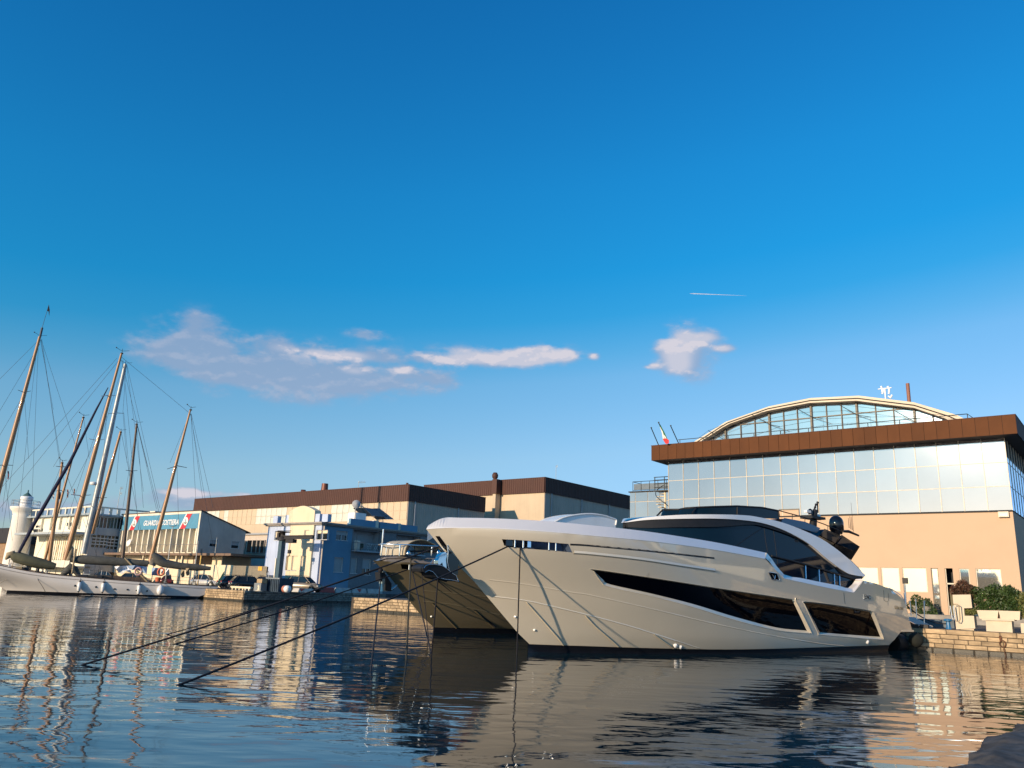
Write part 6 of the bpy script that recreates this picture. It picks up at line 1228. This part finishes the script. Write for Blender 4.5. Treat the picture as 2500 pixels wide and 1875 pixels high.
q = MB(); c = sp(Y2, 929, 1392, .3); q.lathe(c - Z3 * .12, [(.05, 0), (.13, .06), (.13, .18), (.05, .24)], 8); lone(q, 'rope_thimble', rope_m, 'dark rope knot where the lines meet at the bronze bow', 'rope')
a = sp(Y, 2207, 1472, -.5); b = G(FP(2313, 1527, tQ + .6)[0], tQ + .6, QZ + .3); rope('stern_line', a, b, .35, .035, 'sagging dark stern line from the champagne yacht to the blue bollard')
# ------------------------------------------------------------------ cars on the quay
paint = {k: mat(k + '_car_paint', c, .25, .2, var=.03, coat=.8) for k, c in (('beige', (.20, .16, .11)), ('dark_navy', (.010, .012, .022)), ('black', (.008, .008, .010)), ('white', (.50, .49, .47)), ('grey', (.10, .10, .11)), ('dark_red', (.12, .012, .012)))}
car_glass = glass('car_glass', (.012, .015, .018), .03, 1.5); tyre_m = mat('tyre_rubber', (.012, .012, .012), .8); rim_m = mat('alloy_rim', (.5, .5, .5), .3, .9); lamp_r = mat('red_tail_lamp', (.5, .02, .02), .2, coat=.5); lamp_w = mat('clear_lamp', (.6, .6, .58), .1, coat=.5); plastic = mat('black_plastic', (.02, .02, .02), .6)
def car(px, t, az, colour, lab, Lc=4.3, Hc=1.62, Wc=1.8):
    s_ = FP(px, 1420, t)[0]; O = G(s_, t, QZ); X = Vector((math.sin(R(az)), math.cos(R(az)), 0)); Yv = Vector((X.y, -X.x, 0)); k = Lc / 4.3; hk = Hc / 1.62
    c = thing('parked_car', lab, 'car', tuple(O), 'cars parked on the quay')
    def P(x, y, z): return O + X * (x * k) + Yv * (y * Wc / 1.8) + Z3 * (z * hk)
    st = [(-2.13, .42, .70, .62, .70), (-2.08, .30, .92, .80, .80), (-1.75, .27, .96, .87, .84), (-1.0, .25, .98, .90, .86), (.3, .25, .97, .90, .86), (1.1, .25, .95, .89, .84), (1.75, .28, .88, .84, .78), (2.02, .32, .78, .74, .66), (2.14, .40, .62, .62, .58)]
    rows = []
    for x, zb_, zt_, w0, w1 in st:
        half = [(0, zb_), (w0 * .9, zb_), (w0, zb_ + .12), (w0 + .01, (zb_ + zt_) / 2), (w1 + .02, zt_ - .06), (w1 - .06, zt_), (0, zt_ + .03)]
        rows.append([P(x, -y, z) for y, z in half] + [P(x, y, z) for y, z in half[::-1][1:]])
    q = MB(); q.grid(rows, True); q.add(rows[0], [tuple(range(len(rows[0])))]); q.add(rows[-1], [tuple(range(len(rows[-1])))])
    # roof
    gh = [(-1.95, .98, .80), (-1.55, 1.50, .62), (-1.2, 1.60, .60), (0, 1.62, .61), (.45, 1.56, .60), (1.15, .98, .80)]
    q.grid([[P(x, y * w, z - .02 * abs(y) ** 3) for y in (-1, -.5, 0, .5, 1)] for x, z, w in gh[1:5]], True); q.build('body', paint[colour], c)
    g = MB()
    for sg in (-1, 1): g.add([P(x, sg * w, z) for x, z, w in [(-1.9, .97, .815), (-1.5, 1.49, .625), (-1.2, 1.57, .61), (0, 1.585, .615), (.42, 1.53, .61), (1.1, .96, .815)]], [(0, 1, 2, 3, 4, 5)])
    g.add([P(x, y * w, z) for x, z, w in (gh[0], gh[1]) for y in (-1, 1)], [(0, 1, 3, 2)]); g.add([P(x, y * w, z) for x, z, w in (gh[4], gh[5]) for y in (-1, 1)], [(0, 1, 3, 2)]); gl_ = g.build('window', car_glass, c)
    pl_ = MB()
    for sg in (-1, 1):
        for xa, xb, wa in ((-1.62, -1.25, .07), (-.35, -.33, .05), (.42, 1.1, .05)):
            za, zb2 = (.99, 1.55) if xa < 0 else (1.53, .97)
            pl_.tube([P(xa, sg * (.80 if za < 1.2 else .615), za), P(xb, sg * (.625 if zb2 > 1.2 else .80), zb2)], wa, 5)
    pl_.build('pillar', paint[colour], gl_)
    for sg in (-1, 1):
        q = MB(); q.tube([P(-1.45, sg * .58, 1.60), P(-1.3, sg * .58, 1.66), P(.1, sg * .58, 1.67), P(.3, sg * .58, 1.60)], .022, 5); q.build('roof_rail', plastic, c)
        for x in (-1.32, 1.36):
            q = MB(); q.lathe(P(x, sg * .80, .36 / hk), [(.10, -.02), (.36, -.02), (.37, .05), (.37, .10), (.30, .13), (.27, .09)], 20, Yv * sg); w_ = q.build('wheel', tyre_m, c)
            q = MB(); q.lathe(P(x, sg * .80, .36 / hk), [(.26, .09), (.24, .12), (.001, .12)], 16, Yv * sg)
            o = MB(); 
            for i in range(5): a = i * 2 * math.pi / 5; cc = P(x, sg * .80, .36 / hk) + Yv * (sg * .13); d = X * math.cos(a) + Z3 * math.sin(a); o.box(cc + d * .13, d, d.cross(Yv), Yv, (.12, .03, .012))
            q.build('hub_disc', plastic, w_); o.build('rim', rim_m, w_)
            q = MB(); q.tube([P(x, sg * .87, .36 / hk) + X * (.43 * math.cos(a)) + Z3 * (.43 * math.sin(a)) for a in [math.pi * j / 8 for j in range(-1, 10)]], .045, 4); q.build('wheel_arch', plastic, c)
        q = MB(); q.box(P(-2.08, sg * .66, .86), X, Yv, Z3, (.05, .16, .08)); q.build('tail_lamp', lamp_r, c)
        q = MB(); q.box(P(2.02, sg * .60, .68), X, Yv, Z3, (.08, .18, .06)); q.build('headlight', lamp_w, c)
        q = MB(); q.box(P(.82, sg * .95, 1.02), X, Yv, Z3, (.10, .10, .06)); q.build('mirror', paint[colour], c)
    for x in (-2.13, 2.12): q = MB(); q.box(P(x, 0, .40), X, Yv, Z3, (.06, .76, .12)); q.build('bumper', plastic, c)
    q = MB(); q.box(P(-2.17, 0, .66), X, Yv, Z3, (.01, .26, .06)); q.build('number_plate', white_p, c)
    return c
car(742, tb - 4.0, 103, 'beige', 'beige compact car parked broadside in front of the blue house', 4.6, 1.85)
car(660, tb - 3.5, 20, 'black', 'black van partly hidden between the skip and the beige car', 4.6, 1.75)
car(607, tL + 4, 60, 'black', 'black car parked at an angle, directly left of the skip', 4.5, 1.66)
car(575, tL + 6.5, 50, 'dark_navy', 'dark navy car with a round spare wheel cover, left of the black one', 4.4, 1.68)
car(505, tL + 7, 110, 'white', 'white compact car behind the stern of the sailing yacht', 4.4, 1.66)
car(545, tL + 9, 40, 'grey', 'dark grey car half hidden right of the white car', 4.2, 1.5)
car(430, tL + 8, 80, 'dark_red', 'dark red low car under the grey sail cover at the yacht stern', 4.3, 1.45)
car(262, tL + 7, 100, 'grey', 'grey estate car behind the middle of the sailing yacht deck', 4.5, 1.55)
car(330, tL + 7, 100, 'black', 'black low car glimpsed behind the white tarps on deck', 4.4, 1.5)
# skip, quay clutter, barriers
skp = mat('skip_paint', (.030, .055, .085), .6, var=.4, scale=2, streak=.4)
tk = tL + 1.6; a, b = FP(651, 1430, tk)[0], FP(683, 1430, tk)[0]
skip = thing('skip', 'dark blue ribbed steel skip on the quay edge by the beige car', 'skip', tuple(G(a, tk, QZ)))
q = MB(); q.hexa([G(a + .15, tk, QZ), G(b - .15, tk, QZ), G(b - .15, tk + 1.8, QZ), G(a + .15, tk + 1.8, QZ), G(a, tk - .1, QZ + 1.5), G(b, tk - .1, QZ + 1.5), G(b, tk + 1.9, QZ + 1.5), G(a, tk + 1.9, QZ + 1.5)]); q.build('bin', skp, skip)
q = MB(); q.gbox(a - .05, b + .05, tk - .18, tk - .05, QZ + 1.4, QZ + 1.55); q.build('rim', metal_g, skip)
for i in range(7): s_ = a + .2 + (b - a - .4) * i / 6; q = MB(); q.hexa([G(s_ - .05, tk - .08, QZ + .05), G(s_ + .05, tk - .08, QZ + .05), G(s_ + .05, tk, QZ + .05), G(s_ - .05, tk, QZ + .05), G(s_ - .05, tk - .18, QZ + 1.4), G(s_ + .05, tk - .18, QZ + 1.4), G(s_ + .05, tk - .08, QZ + 1.4), G(s_ - .05, tk - .08, QZ + 1.4)]); q.build('rib', skp, skip)
q = MB(); s_ = FP(654, 1400, tk)[0]; q.tube([G(s_ - .2, tk, QZ + 1.5), G(s_ - .2, tk, QZ + 2.0), G(s_, tk, QZ + 2.25), G(s_ + .2, tk, QZ + 2.0), G(s_ + .2, tk, QZ + 1.5)], .04, 5); q.build('lifting_loop', metal_g, skip)
s_ = FP(644, 1420, tk - .6)[0]; q = MB(); q.gbox(s_ - .45, s_ + .5, tk - 1.2, tk - .5, QZ + .9, QZ + 1.35); lone(q, 'wooden_crate', mat('weathered_ply', (.42, .30, .17), .8, var=.3), 'weathered plywood box stacked on the grey quay locker', 'crate')
q = MB(); q.gbox(s_ - .9, s_ + .4, tk - 1.2, tk - .4, QZ + .002, QZ + .88); lone(q, 'quay_locker', metal_g, 'grey metal locker on the quay left of the blue skip', 'locker')
s_ = FP(634, 1430, tk - 1.1)[0]; q = MB(); q.tube([G(s_, tk - 1.1, QZ), G(s_, tk - 1.1, QZ + .45), G(s_ - .15, tk - 1.1, QZ + .6)], [.22, .15, .17], 10); q.lathe(G(s_, tk - 1.1, QZ), [(.5, 0), (.3, .1)], 12); lone(q, 'pale_bollard', cream2, 'pale mushroom bollard at the quay corner left of the locker', 'bollard')
s_ = FP(697, 1436, tk - .9)[0]; by = thing('cylindrical_buoy', 'red and white cylindrical buoy lying behind the barrier by the beige car', 'buoy', tuple(G(s_, tk - .9, QZ)))
q = MB(); q.lathe(G(s_ - .35, tk - .9, QZ + .38), [(.15, 0), (.38, .12), (.38, .5)], 14, E1); q.build('red_end', mat('faded_red', (.45, .16, .10), .6), by); q = MB(); q.lathe(G(s_ + .16, tk - .9, QZ + .38), [(.38, 0), (.38, .4), (.15, .5)], 14, E1); q.build('white_end', white_p, by)
bar_w = mat('barrier_concrete', (.50, .48, .44), .85, var=.25, scale=2, streak=.3); bar_r = mat('barrier_red', (.50, .07, .05), .7, var=.2)
def barrier(x0, x1, s_, m_, tri, lab):
    t0_, t1_ = SP(x0, 1440, s_)[0], SP(x1, 1440, s_)[0]; b_ = thing('road_barrier', lab, 'barrier', tuple(G(s_, t0_, QZ)), 'barriers along the inlet quay')
    q = MB(); q.hexa([G(s_ - .5, t0_, QZ), G(s_, t0_, QZ), G(s_, t1_, QZ), G(s_ - .5, t1_, QZ), G(s_ - .32, t0_ + .1, QZ + .62), G(s_ - .16, t0_ + .1, QZ + .62), G(s_ - .16, t1_ - .1, QZ + .62), G(s_ - .32, t1_ - .1, QZ + .62)]); q.build('body', m_, b_, .02)
    if tri:
        tc = (t0_ + t1_) / 2; q = MB(); f = lambda t_, z: G(s_ + .012 - .16 * (z - QZ) / .62, t_, z); q.prism([f(tc - .42, QZ + .56), f(tc + .42, QZ + .56), f(tc, QZ + .12)], E1 * .01); q.build('red_triangle', bar_r, b_)
bs = sL - .45
def barrier_f(x0, x1, t_, m_, tri, lab):
    a, b = FP(x0, 1440, t_)[0], FP(x1, 1440, t_)[0]; b_ = thing('road_barrier', lab, 'barrier', tuple(G(a, t_, QZ)), 'barriers along the inlet quay')
    q = MB(); q.hexa([G(a, t_ - .25, QZ), G(b, t_ - .25, QZ), G(b, t_ + .25, QZ), G(a, t_ + .25, QZ), G(a + .1, t_ - .08, QZ + .45), G(b - .1, t_ - .08, QZ + .45), G(b - .1, t_ + .08, QZ + .45), G(a + .1, t_ + .08, QZ + .45)]); q.build('body', m_, b_, .02)
    if tri: c_ = (a + b) / 2; q = MB(); q.prism([G(c_ - .5, t_ - .13, QZ + .42), G(c_ + .5, t_ - .13, QZ + .42), G(c_, t_ - .245, QZ + .1)], -E2 * .015); q.build('red_triangle', bar_r, b_)
barrier_f(716, 764, tL + 6.0, bar_w, True, 'white concrete barrier with a red triangle in front of the beige car')
barrier(820, 858, bs, bar_w, False, 'plain grey concrete barrier right of the red one on the inlet quay')
barrier(778, 818, bs, bar_r, False, 'dull red barrier on the inlet quay right of the beige car')
barrier(861, 896, bs, bar_w, True, 'grey barrier with a faded red triangle below the blue house side')
barrier(899, 935, bs, bar_w, False, 'grey barrier half hidden behind the bronze yacht anchor')
for i, (x, c_, lab) in enumerate(((574, cream2, 'flat pale timber lying left on the sunny quay edge'), (591, cream2, 'flat pale timber lying mid on the sunny quay edge'), (606, off_white, 'flat pale timber lying right on the sunny quay edge'))):
    s_ = FP(x, 1440, tL + 1.0)[0]; q = MB(); q.gbox(s_ - .75, s_ + .65, tL + .8, tL + 1.1, QZ + .2, QZ + .42); q.gbox(s_ - .5, s_ - .3, tL + .85, tL + 1.05, QZ, QZ + .2); q.gbox(s_ + .2, s_ + .4, tL + .85, tL + 1.05, QZ, QZ + .2); lone(q, 'timber_baulk', c_, lab, 'timber')
q = MB(); s_ = FP(550, 1440, tL + .8)[0]
for k in range(5): q.tube([G(s_ + .6 * math.cos(j * .5 + k) - .3 + k * .2, tL + .6 + .4 * math.sin(j * .5), QZ + .06 + .05 * k + .1 * math.sin(j + k)) for j in range(13)], .045, 5)
lone(q, 'rope_heap', rope_m, 'tangled black rope heap at the quay edge beside the yacht stern', 'rope')
# lamp posts and street lamp on the left quay
def lamp(x, y0, y1, t, lab, head=1.2, hd=1):
    a = FP(x, y1, t); b = FP(x + (y1 - y0) * .12 * 0, y0, t); l_ = thing('street_lamp', lab, 'street lamp', tuple(G(a[0], t, QZ)), 'street lamps on the left quay'); q = MB(); q.tube([G(a[0], t, QZ), G(a[0], t, b[1])], [.09, .05], 6); q.build('post', metal_g, l_)
    q = MB(); q.tube([G(a[0] - head * (hd == 2), t, b[1] + (.15 if hd == 2 else 0)), G(a[0], t, b[1]), G(a[0] + head, t, b[1] + (.15 if hd == 2 else .02))], [.05, .07, .05], 5); q.build('lamp_head', metal_g, l_)
lamp(474, 1321, 1400, tL + 4.5, 'slim street lamp in front of the coastguard office corner'); lamp(409, 1286, 1380, tL + 5.5, 'double headed street lamp in front of the signboard', 1.0, 2)
lamp(519, 1312, 1400, tc_ + 1, 'thin lamp arm against the grey side wall of the coastguard office', 1.0)
s_ = FP(488, 1375, tL + 5)[0]; z_ = FP(488, 1356, tL + 5)[1]; q = MB(); q.gbox(s_ - .08, s_ + .08, tL + 5, tL + 5.1, z_ - 1.6, z_); q.tube([G(s_, tL + 5.05, QZ), G(s_, tL + 5.05, z_)], .04, 5); lone(q, 'yellow_banner', mat('yellow_cloth', (.7, .45, .12), .8), 'narrow yellow banner on a thin pole beside the coastguard office', 'banner')

# ------------------------------------------------------------------ right quay: planters, shrubs, bollard, gangway
tp_ = tQ + .75; pl_m = mat('planter_concrete', (.62, .52, .38), .8, var=.08, scale=1, streak=.12)
def pris(L_, t, th, name, m_, par=None, bevel=.01):
    q = MB(); q.prism([G(*(lambda p: (p[0], t, p[1]))(FP(x, y, t))) for x, y in L_], E2 * th); return q.build(name, m_, par, bevel)
def qz(L_, t):   # polygon whose lowest edge is set on the quay
    return L_
cbx = thing('planter_cabinet', 'tall cream planter cabinet with a square notch on its right side', 'planter', tuple(G(FP(2360, 1540, tp_)[0], tp_, QZ)))
pris([(2326, 1452.5), (2369, 1452), (2373, 1484), (2353, 1484.5), (2354.5, 1503.5), (2377, 1504), (2380.5, 1534), (2335, 1536)], tp_, .75, 'body', pl_m, cbx)
pris([(2345, 1535), (2377, 1535), (2378, 1541), (2346, 1541)], tp_ + .1, .5, 'foot', pl_m, cbx)
pris([(2355, 1485), (2376, 1485), (2377, 1504), (2356, 1503)], tp_ + .45, .3, 'notch_back', dark_in, cbx)
lf = thing('planter_stand', 'low cream plinth carrying two trapezoid planter boxes', 'planter', tuple(G(FP(2440, 1545, tp_)[0], tp_, QZ)))
pris([(2407, 1514), (2469, 1515), (2472, 1546), (2409, 1544)], tp_, .8, 'plinth', pl_m, lf); pris([(2396, 1509), (2476, 1511.5), (2476, 1516), (2398, 1514)], tp_ - .1, 1.0, 'slab', pl_m, lf)
pris([(2385, 1490), (2437, 1491), (2434.5, 1511), (2392, 1510)], tp_, .8, 'planter_box', pl_m, None); o = bpy.context.scene.objects['planter_box']; tagp(o, 'left of the two trapezoid cream planter boxes on the plinth', 'planter', 'trapezoid planter boxes')
o = pris([(2438, 1491), (2490, 1493), (2489, 1513.5), (2444, 1512)], tp_, .8, 'planter_box', pl_m, None); tagp(o, 'right of the two trapezoid cream planter boxes on the plinth', 'planter', 'trapezoid planter boxes')
o = pris([(2492, 1522), (2530, 1523), (2530, 1548), (2494, 1546)], tp_, .8, 'planter_box', pl_m, None); tagp(o, 'cream planter box cut off by the right edge of the picture', 'planter')
leaf_me = {}
def foliage(name, blobs, n, size, m_, par):
    q = MB(); random.seed(len(name) + n)
    for i in range(n):
        c, r = random.choice(blobs); 
        while True:
            v = Vector((random.uniform(-1, 1), random.uniform(-1, 1), random.uniform(-1, 1)))
            if v.length < 1 and v.length > .35: break
        p = Vector(c) + Vector((v.x * r[0], v.y * r[1], v.z * r[2])); a = Vector((random.gauss(0, 1), random.gauss(0, 1), random.gauss(0, 1))).normalized(); b = a.cross(Vector((random.gauss(0, 1), random.gauss(0, 1), random.gauss(0, 1)))).normalized(); s_ = size * random.uniform(.6, 1.4)
        q.add([p - a * s_, p + b * s_ * .38, p + a * s_, p - b * s_ * .38], [(0, 1, 2, 3)])
    o = q.build(name, m_, par); o['kind'] = 'stuff'; return o
leaf_g = mat('green_leaves', (.055, .095, .018), .55, var=.6, scale=2.5, col2=(.018, .04, .008)); leaf_r = mat('reddish_leaves', (.14, .055, .03), .6, var=.6, scale=3, col2=(.03, .022, .010)); leaf_y = mat('pale_leaves', (.16, .17, .05), .6, var=.5, scale=3)
def sh_at(x, y, t, r): p = FP(x, y, t); return (tuple(G(p[0], t, p[1])), r)
foliage('leaves', [(tuple(foliage_later[1]), (.3, .3, .35))], 300, .08, leaf_g, foliage_later[0])
hd = thing('green_shrub', 'dense dark green hedge shrub growing out of the trapezoid planters', 'shrub', tuple(G(FP(2430, 1490, tp_)[0], tp_, QZ)))
foliage('leaves', [sh_at(x, y, tp_ + .5, (.42, .42, .42)) for x, y in ((2385, 1450), (2400, 1468), (2418, 1450), (2436, 1470), (2452, 1452), (2470, 1468), (2482, 1478), (2390, 1480), (2415, 1484), (2446, 1484), (2468, 1486), (2478, 1455), (2462, 1446), (2430, 1443))], 6500, .085, leaf_g, hd)
for x in (2400, 2430, 2465): p = FP(x, 1492, tp_ + .5); q = MB(); q.tube([G(p[0], tp_ + .5, p[1] - .3), G(p[0] + .05, tp_ + .5, p[1] + .6)], .03, 5); q.build('stem', wood_d, hd)
rs = thing('red_leaved_shrub', 'reddish brown leaved bush behind the tall planter cabinet', 'shrub', tuple(G(FP(2352, 1450, tp_)[0], tp_, QZ)))
foliage('leaves', [sh_at(x, y, tp_ + .6, (.36, .36, .36)) for x, y in ((2335, 1442), (2350, 1430), (2366, 1440), (2352, 1446), (2374, 1450), (2340, 1450))], 2600, .075, leaf_r, rs)
q = MB(); p = FP(2352, 1452, tp_ + .6); q.tube([G(p[0], tp_ + .6, p[1] - .5), G(p[0] - .1, tp_ + .6, p[1] + .5)], .03, 5); q.build('stem', wood_d, rs)
q2 = thing('pale_shrub', 'pale flowering shrub at the right edge beside the green hedge', 'shrub', tuple(G(FP(2495, 1490, tp_)[0], tp_, QZ)))
foliage('leaves', [sh_at(x, y, tp_ + .5, (.34, .34, .4)) for x, y in ((2492, 1462), (2500, 1480), (2488, 1495), (2508, 1460), (2512, 1500))], 2200, .075, leaf_y, q2)
q3 = thing('trailing_plant', 'small yellow green plant spilling from the notch of the cabinet', 'plant', tuple(G(FP(2370, 1500, tp_)[0], tp_, QZ)))
foliage('leaves', [sh_at(x, y, tp_ + .3, (.22, .2, .16)) for x, y in ((2362, 1494), (2376, 1494), (2384, 1492))], 700, .06, leaf_y, q3)
for x, y, n_, lab in ((2262, 1490, 1500, 'dark potted bush in the shade beside the hall door'), (2238, 1480, 1200, 'darker potted bush left of the gangway stanchion')):
    t_ = T0 - 1.8; o = thing('potted_bush', lab, 'shrub', tuple(G(FP(x, y, t_)[0], t_, zg)), 'potted bushes by the hall'); foliage('leaves', [sh_at(x + a, y + b, t_, (.5, .4, .5)) for a, b in ((0, -14), (-8, 0), (9, 2), (0, 8))], n_, .10, leaf_g, o)
    s_ = FP(x, y, t_)[0]; q = MB(); q.lathe(G(s_, t_, zg), [(.28, 0), (.4, .6)], 14); q.build('pot', concrete, o)
bo = thing('blue_bollard', 'blue mushroom bollard on the quay between gangway and cabinet', 'bollard', tuple(G(FP(2316, 1530, tQ + .6)[0], tQ + .6, QZ)))
s_ = FP(2316, 1530, tQ + .6)[0]; bm = mat('bollard_blue', (.02, .14, .30), .35, var=.2, coat=.3); q = MB(); q.lathe(G(s_, tQ + .6, QZ), [(.17, 0), (.12, .15), (.10, .42)], 14); q.build('post', bm, bo); q = MB(); q.lathe(G(s_, tQ + .6, QZ + .42), [(.10, 0), (.22, .03), (.24, .10), (.18, .15), (.001, .17)], 14); q.build('cap', bm, bo)
# ladder rails and handrail hoop at the cabinet
tr_ = tQ + .35
for i, (x0, x1, lab) in enumerate(((2319.5, 2325, 'left chrome ladder rail at the planter cabinet'), (2327, 2331.5, 'right chrome ladder rail at the planter cabinet'))):
    q = MB(); q.tube([G(*(lambda p: (p[0], tr_, p[1]))(FP(x0, 1479, tr_))), G(*(lambda p: (p[0], tr_, p[1]))(FP(x1, 1512, tr_)))], .035, 8); lone(q, 'ladder_rail', chrome, lab, 'ladder rail', 'chrome ladder rails')
q = MB(); q.tube([G(*(lambda p: (p[0], tr_, p[1]))(FP(x, y, tr_))) for x, y in ((2328, 1475.5), (2336, 1475), (2341, 1478), (2344, 1512), (2341, 1518), (2334, 1516))], .03, 6); lone(q, 'hand_hoop', canvas, 'tan curved hand hoop in front of the planter cabinet', 'handrail')
# gangway with stanchions
tg_ = tQ + .4; gw = thing('gangway', 'grey passerelle from the champagne yacht stern to the quay', 'gangway', tuple(G(FP(2250, 1530, tg_)[0], tg_, QZ)))
A_ = sp(Y, 2218, 1508, .5); B_ = G(FP(2262, 1541, tQ + .5)[0], tQ + .5, QZ + .08); dgw = (B_ - A_).normalized(); nn_ = dgw.cross(Z3).normalized(); q = MB(); q.box((A_ + B_) / 2, dgw, nn_, nn_.cross(dgw), ((B_ - A_).length / 2, .35, .05)); q.build('walkway', grey_wall, gw)
q = MB(); q.tube([A_ + nn_ * .36, B_ + nn_ * .36], .04, 6); q.tube([A_ - nn_ * .36, B_ - nn_ * .36], .04, 6); q.build('edge_rail', chrome, gw)
for x0, y0, x1, y1, r_ in ((2221, 1466, 2224.5, 1503, .03), (2235.5, 1462, 2238, 1512, .03), (2256.5, 1467, 2256.5, 1522, .035)):
    q = MB(); pa, pb = [G(*(lambda p: (p[0], tg_, p[1]))(FP(x, y, tg_))) for x, y in ((x0, y0), (x1, y1))]; q.tube([pa, pa.lerp(pb, .3), pb], [r_ * (2.2 if x0 > 2250 else 1), r_, r_], 8); q.build('stanchion', chrome, gw)
q = MB(); q.tube([G(*(lambda p: (p[0], tg_, p[1]))(FP(x, y, tg_))) for x, y in ((2208, 1447), (2211, 1478))], .05, 6); q.tube([G(*(lambda p: (p[0], tg_, p[1]))(FP(x, y, tg_))) for x, y in ((2209, 1426), (2211.5, 1478))], .05, 6); fp2 = lone(q, 'lamp_pole', chrome, 'short steel pole with a square floodlight behind the yacht stern', 'lamp')
p = FP(2210, 1418, tg_); q = MB(); q.gbox(p[0] - .14, p[0] + .14, tg_ - .1, tg_ + .1, p[1] - .17, p[1] + .17); q.build('lamp_box', black_matt, fp2)
q = MB(); p = FP(2287, 1520, tQ + 4); q.gbox(FP(2215, 1530, tQ + 3)[0], FP(2330, 1530, tQ + 3)[0], tQ + 3, tQ + 5, QZ + .004, QZ + .45); lone(q, 'deck_platform', mat('grey_decking', (.12, .15, .17), .7, var=.2, streak=.2), 'low grey deck platform between the hall door and the quay edge', 'platform')
for x, y, r_, lab in ((2236, 1562, .40, 'big dark round fender hanging between the yacht stern and quay'), (2199, 1558, .32, 'smaller dark ball standing in for the void under the stern platform')):  # first is a fender; second is an added dark ball for the tunnel void
    p = FP(x, y, tQ - .9); c = G(p[0], tQ - .9, p[1]); q = MB(); q.lathe(c - Z3 * r_, [(.001, 0), (r_ * .6, r_ * .2), (r_ * .95, r_ * .65), (r_, r_), (r_ * .9, r_ * 1.5), (r_ * .45, r_ * 1.92), (.08, r_ * 2.05)], 20); lone(q, 'dark_ball', mat('ball_cover_' + str(int(x)), (.010, .012, .009), .9, var=.3), lab, 'fender')
for x, lab in ((2231, 'black rubber chock on the quay edge nearer the yacht'), (2257, 'black rubber chock on the quay edge farther right')):
    s_ = FP(x, 1530, tQ + .1)[0]; q = MB(); q.gbox(s_ - .22, s_ + .22, tQ - .05, tQ + .3, QZ + .01, QZ + .2); lone(q, 'quay_chock', black_matt, lab, 'chock', 'black quay chocks')
# chain with shackle on the wall
ch_ = thing('mooring_chain', 'rusty mooring chain and ring hanging on the sunny quay wall', 'chain', tuple(G(FP(2450, 1560, tQ - .1)[0], tQ - .1, 0))); rust = mat('rusty_iron', (.13, .055, .025), .85, var=.4, scale=8)
tw_ = tQ - .12; P = [FP(x, y, tw_) for x, y in ((2442, 1552), (2444, 1564), (2448, 1578), (2454, 1600), (2455, 1612))]
q = MB(); q.gbox(P[0][0] - .06, P[0][0] + .06, tw_ - .02, tw_ + .08, P[1][1], P[0][1]); q.build('wall_bracket', rust, ch_)
q = MB(); c = FP(2448, 1572, tw_); q.tube([G(c[0] + .14 * math.cos(k * math.pi / 8), tw_, c[1] + .17 * math.sin(k * math.pi / 8)) for k in range(17)], .035, 6, False); q.build('ring', rust, ch_)
for i in range(9):
    k = i / 8; c_ = G(c[0] + .03 + k * .12, tw_, c[1] - .2 - k * .85); d = E1 if i % 2 else E2; q = MB(); q.tube([c_ + d * (.035 * math.cos(j * math.pi / 4)) + Z3 * (.07 * math.sin(j * math.pi / 4)) for j in range(9)], .016, 5, False); q.build('link', rust, ch_)
# near quay rock in the lower right corner
def rock():
    bm_ = bmesh.new(); L_ = [(2262, 1905), (2300, 1875), (2318, 1855), (2355, 1850), (2368, 1825), (2385, 1812), (2398, 1798), (2405, 1790), (2428, 1780), (2440, 1783), (2462, 1782), (2470, 1768), (2490, 1752), (2520, 1745), (2620, 1735), (2700, 1800), (2700, 2050), (2262, 2050)]
    L_ = L_[:1] + smooth_line(L_[1:16], 56) + L_[16:]; P = [GZ(x, y, 1.0) for x, y in L_]; q = MB()
    xy = [(p.x, p.y) for p in P]
    from mathutils import noise as nz_
    edge = np.array(xy)
    def f(x, y, d):
        dm = np.sqrt(((edge[:60] - np.array((x, y))) ** 2).sum(1)).min(); n_ = nz_.fractal(Vector((x * 1.3, y * 1.3, 0)), 1, 2, 6); lay = .02 * math.floor((n_ + 1) * 4) / 4
        return Vector((x, y, 1.0 + .045 * n_ + lay - (.0 if dm > .25 else (.25 - dm) * .5)))
    q.plate(xy, [], f, 0, None, .05); B = [Vector((x, y, 0)) for x, y in xy]
    q.grid([[f(x, y, 0) + Vector(((x - 4) * k * .0 + random.uniform(-.02, .02), 0, -h_)) for h_, k in ((0, 0), (.12, 0), (.4, .2), (.8, .3), (1.5, .4))] for x, y in xy + [xy[0]]], False)
    m_ = mat('dark_rock', (.075, .068, .062), .8, var=.6, scale=5, bump=.03, bscale=10, detail=8)
    return lone(q, 'quay_rock', m_, 'rough dark rock edge of the near quay in the lower right corner', 'rock')
rock()
# contrail
d0_, d1_ = azel(1694, 717), azel(1822, 722); P0, P1 = CAM + d0_ * 12000, CAM + d1_ * 12000
q = MB(); n = 16; pts = [P0.lerp(P1, k / n) for k in range(n + 1)]; q.tube([P0 - (P1 - P0).normalized() * 60] + pts, [2] + [7.5 - 7 * (k / n) ** 1.2 for k in range(n + 1)], 6)
cm = bpy.data.materials.new('ice_trail'); cm.use_nodes = True; N_ = cm.node_tree.nodes; p_ = N_['Principled BSDF']; p_.inputs['Base Color'].default_value = (.8, .8, .8, 1); p_.inputs['Roughness'].default_value = 1; p_.inputs['Alpha'].default_value = .35
lone(q, 'contrail', cm, 'thin white aircraft trail high in the blue sky above the small cloud', 'contrail')
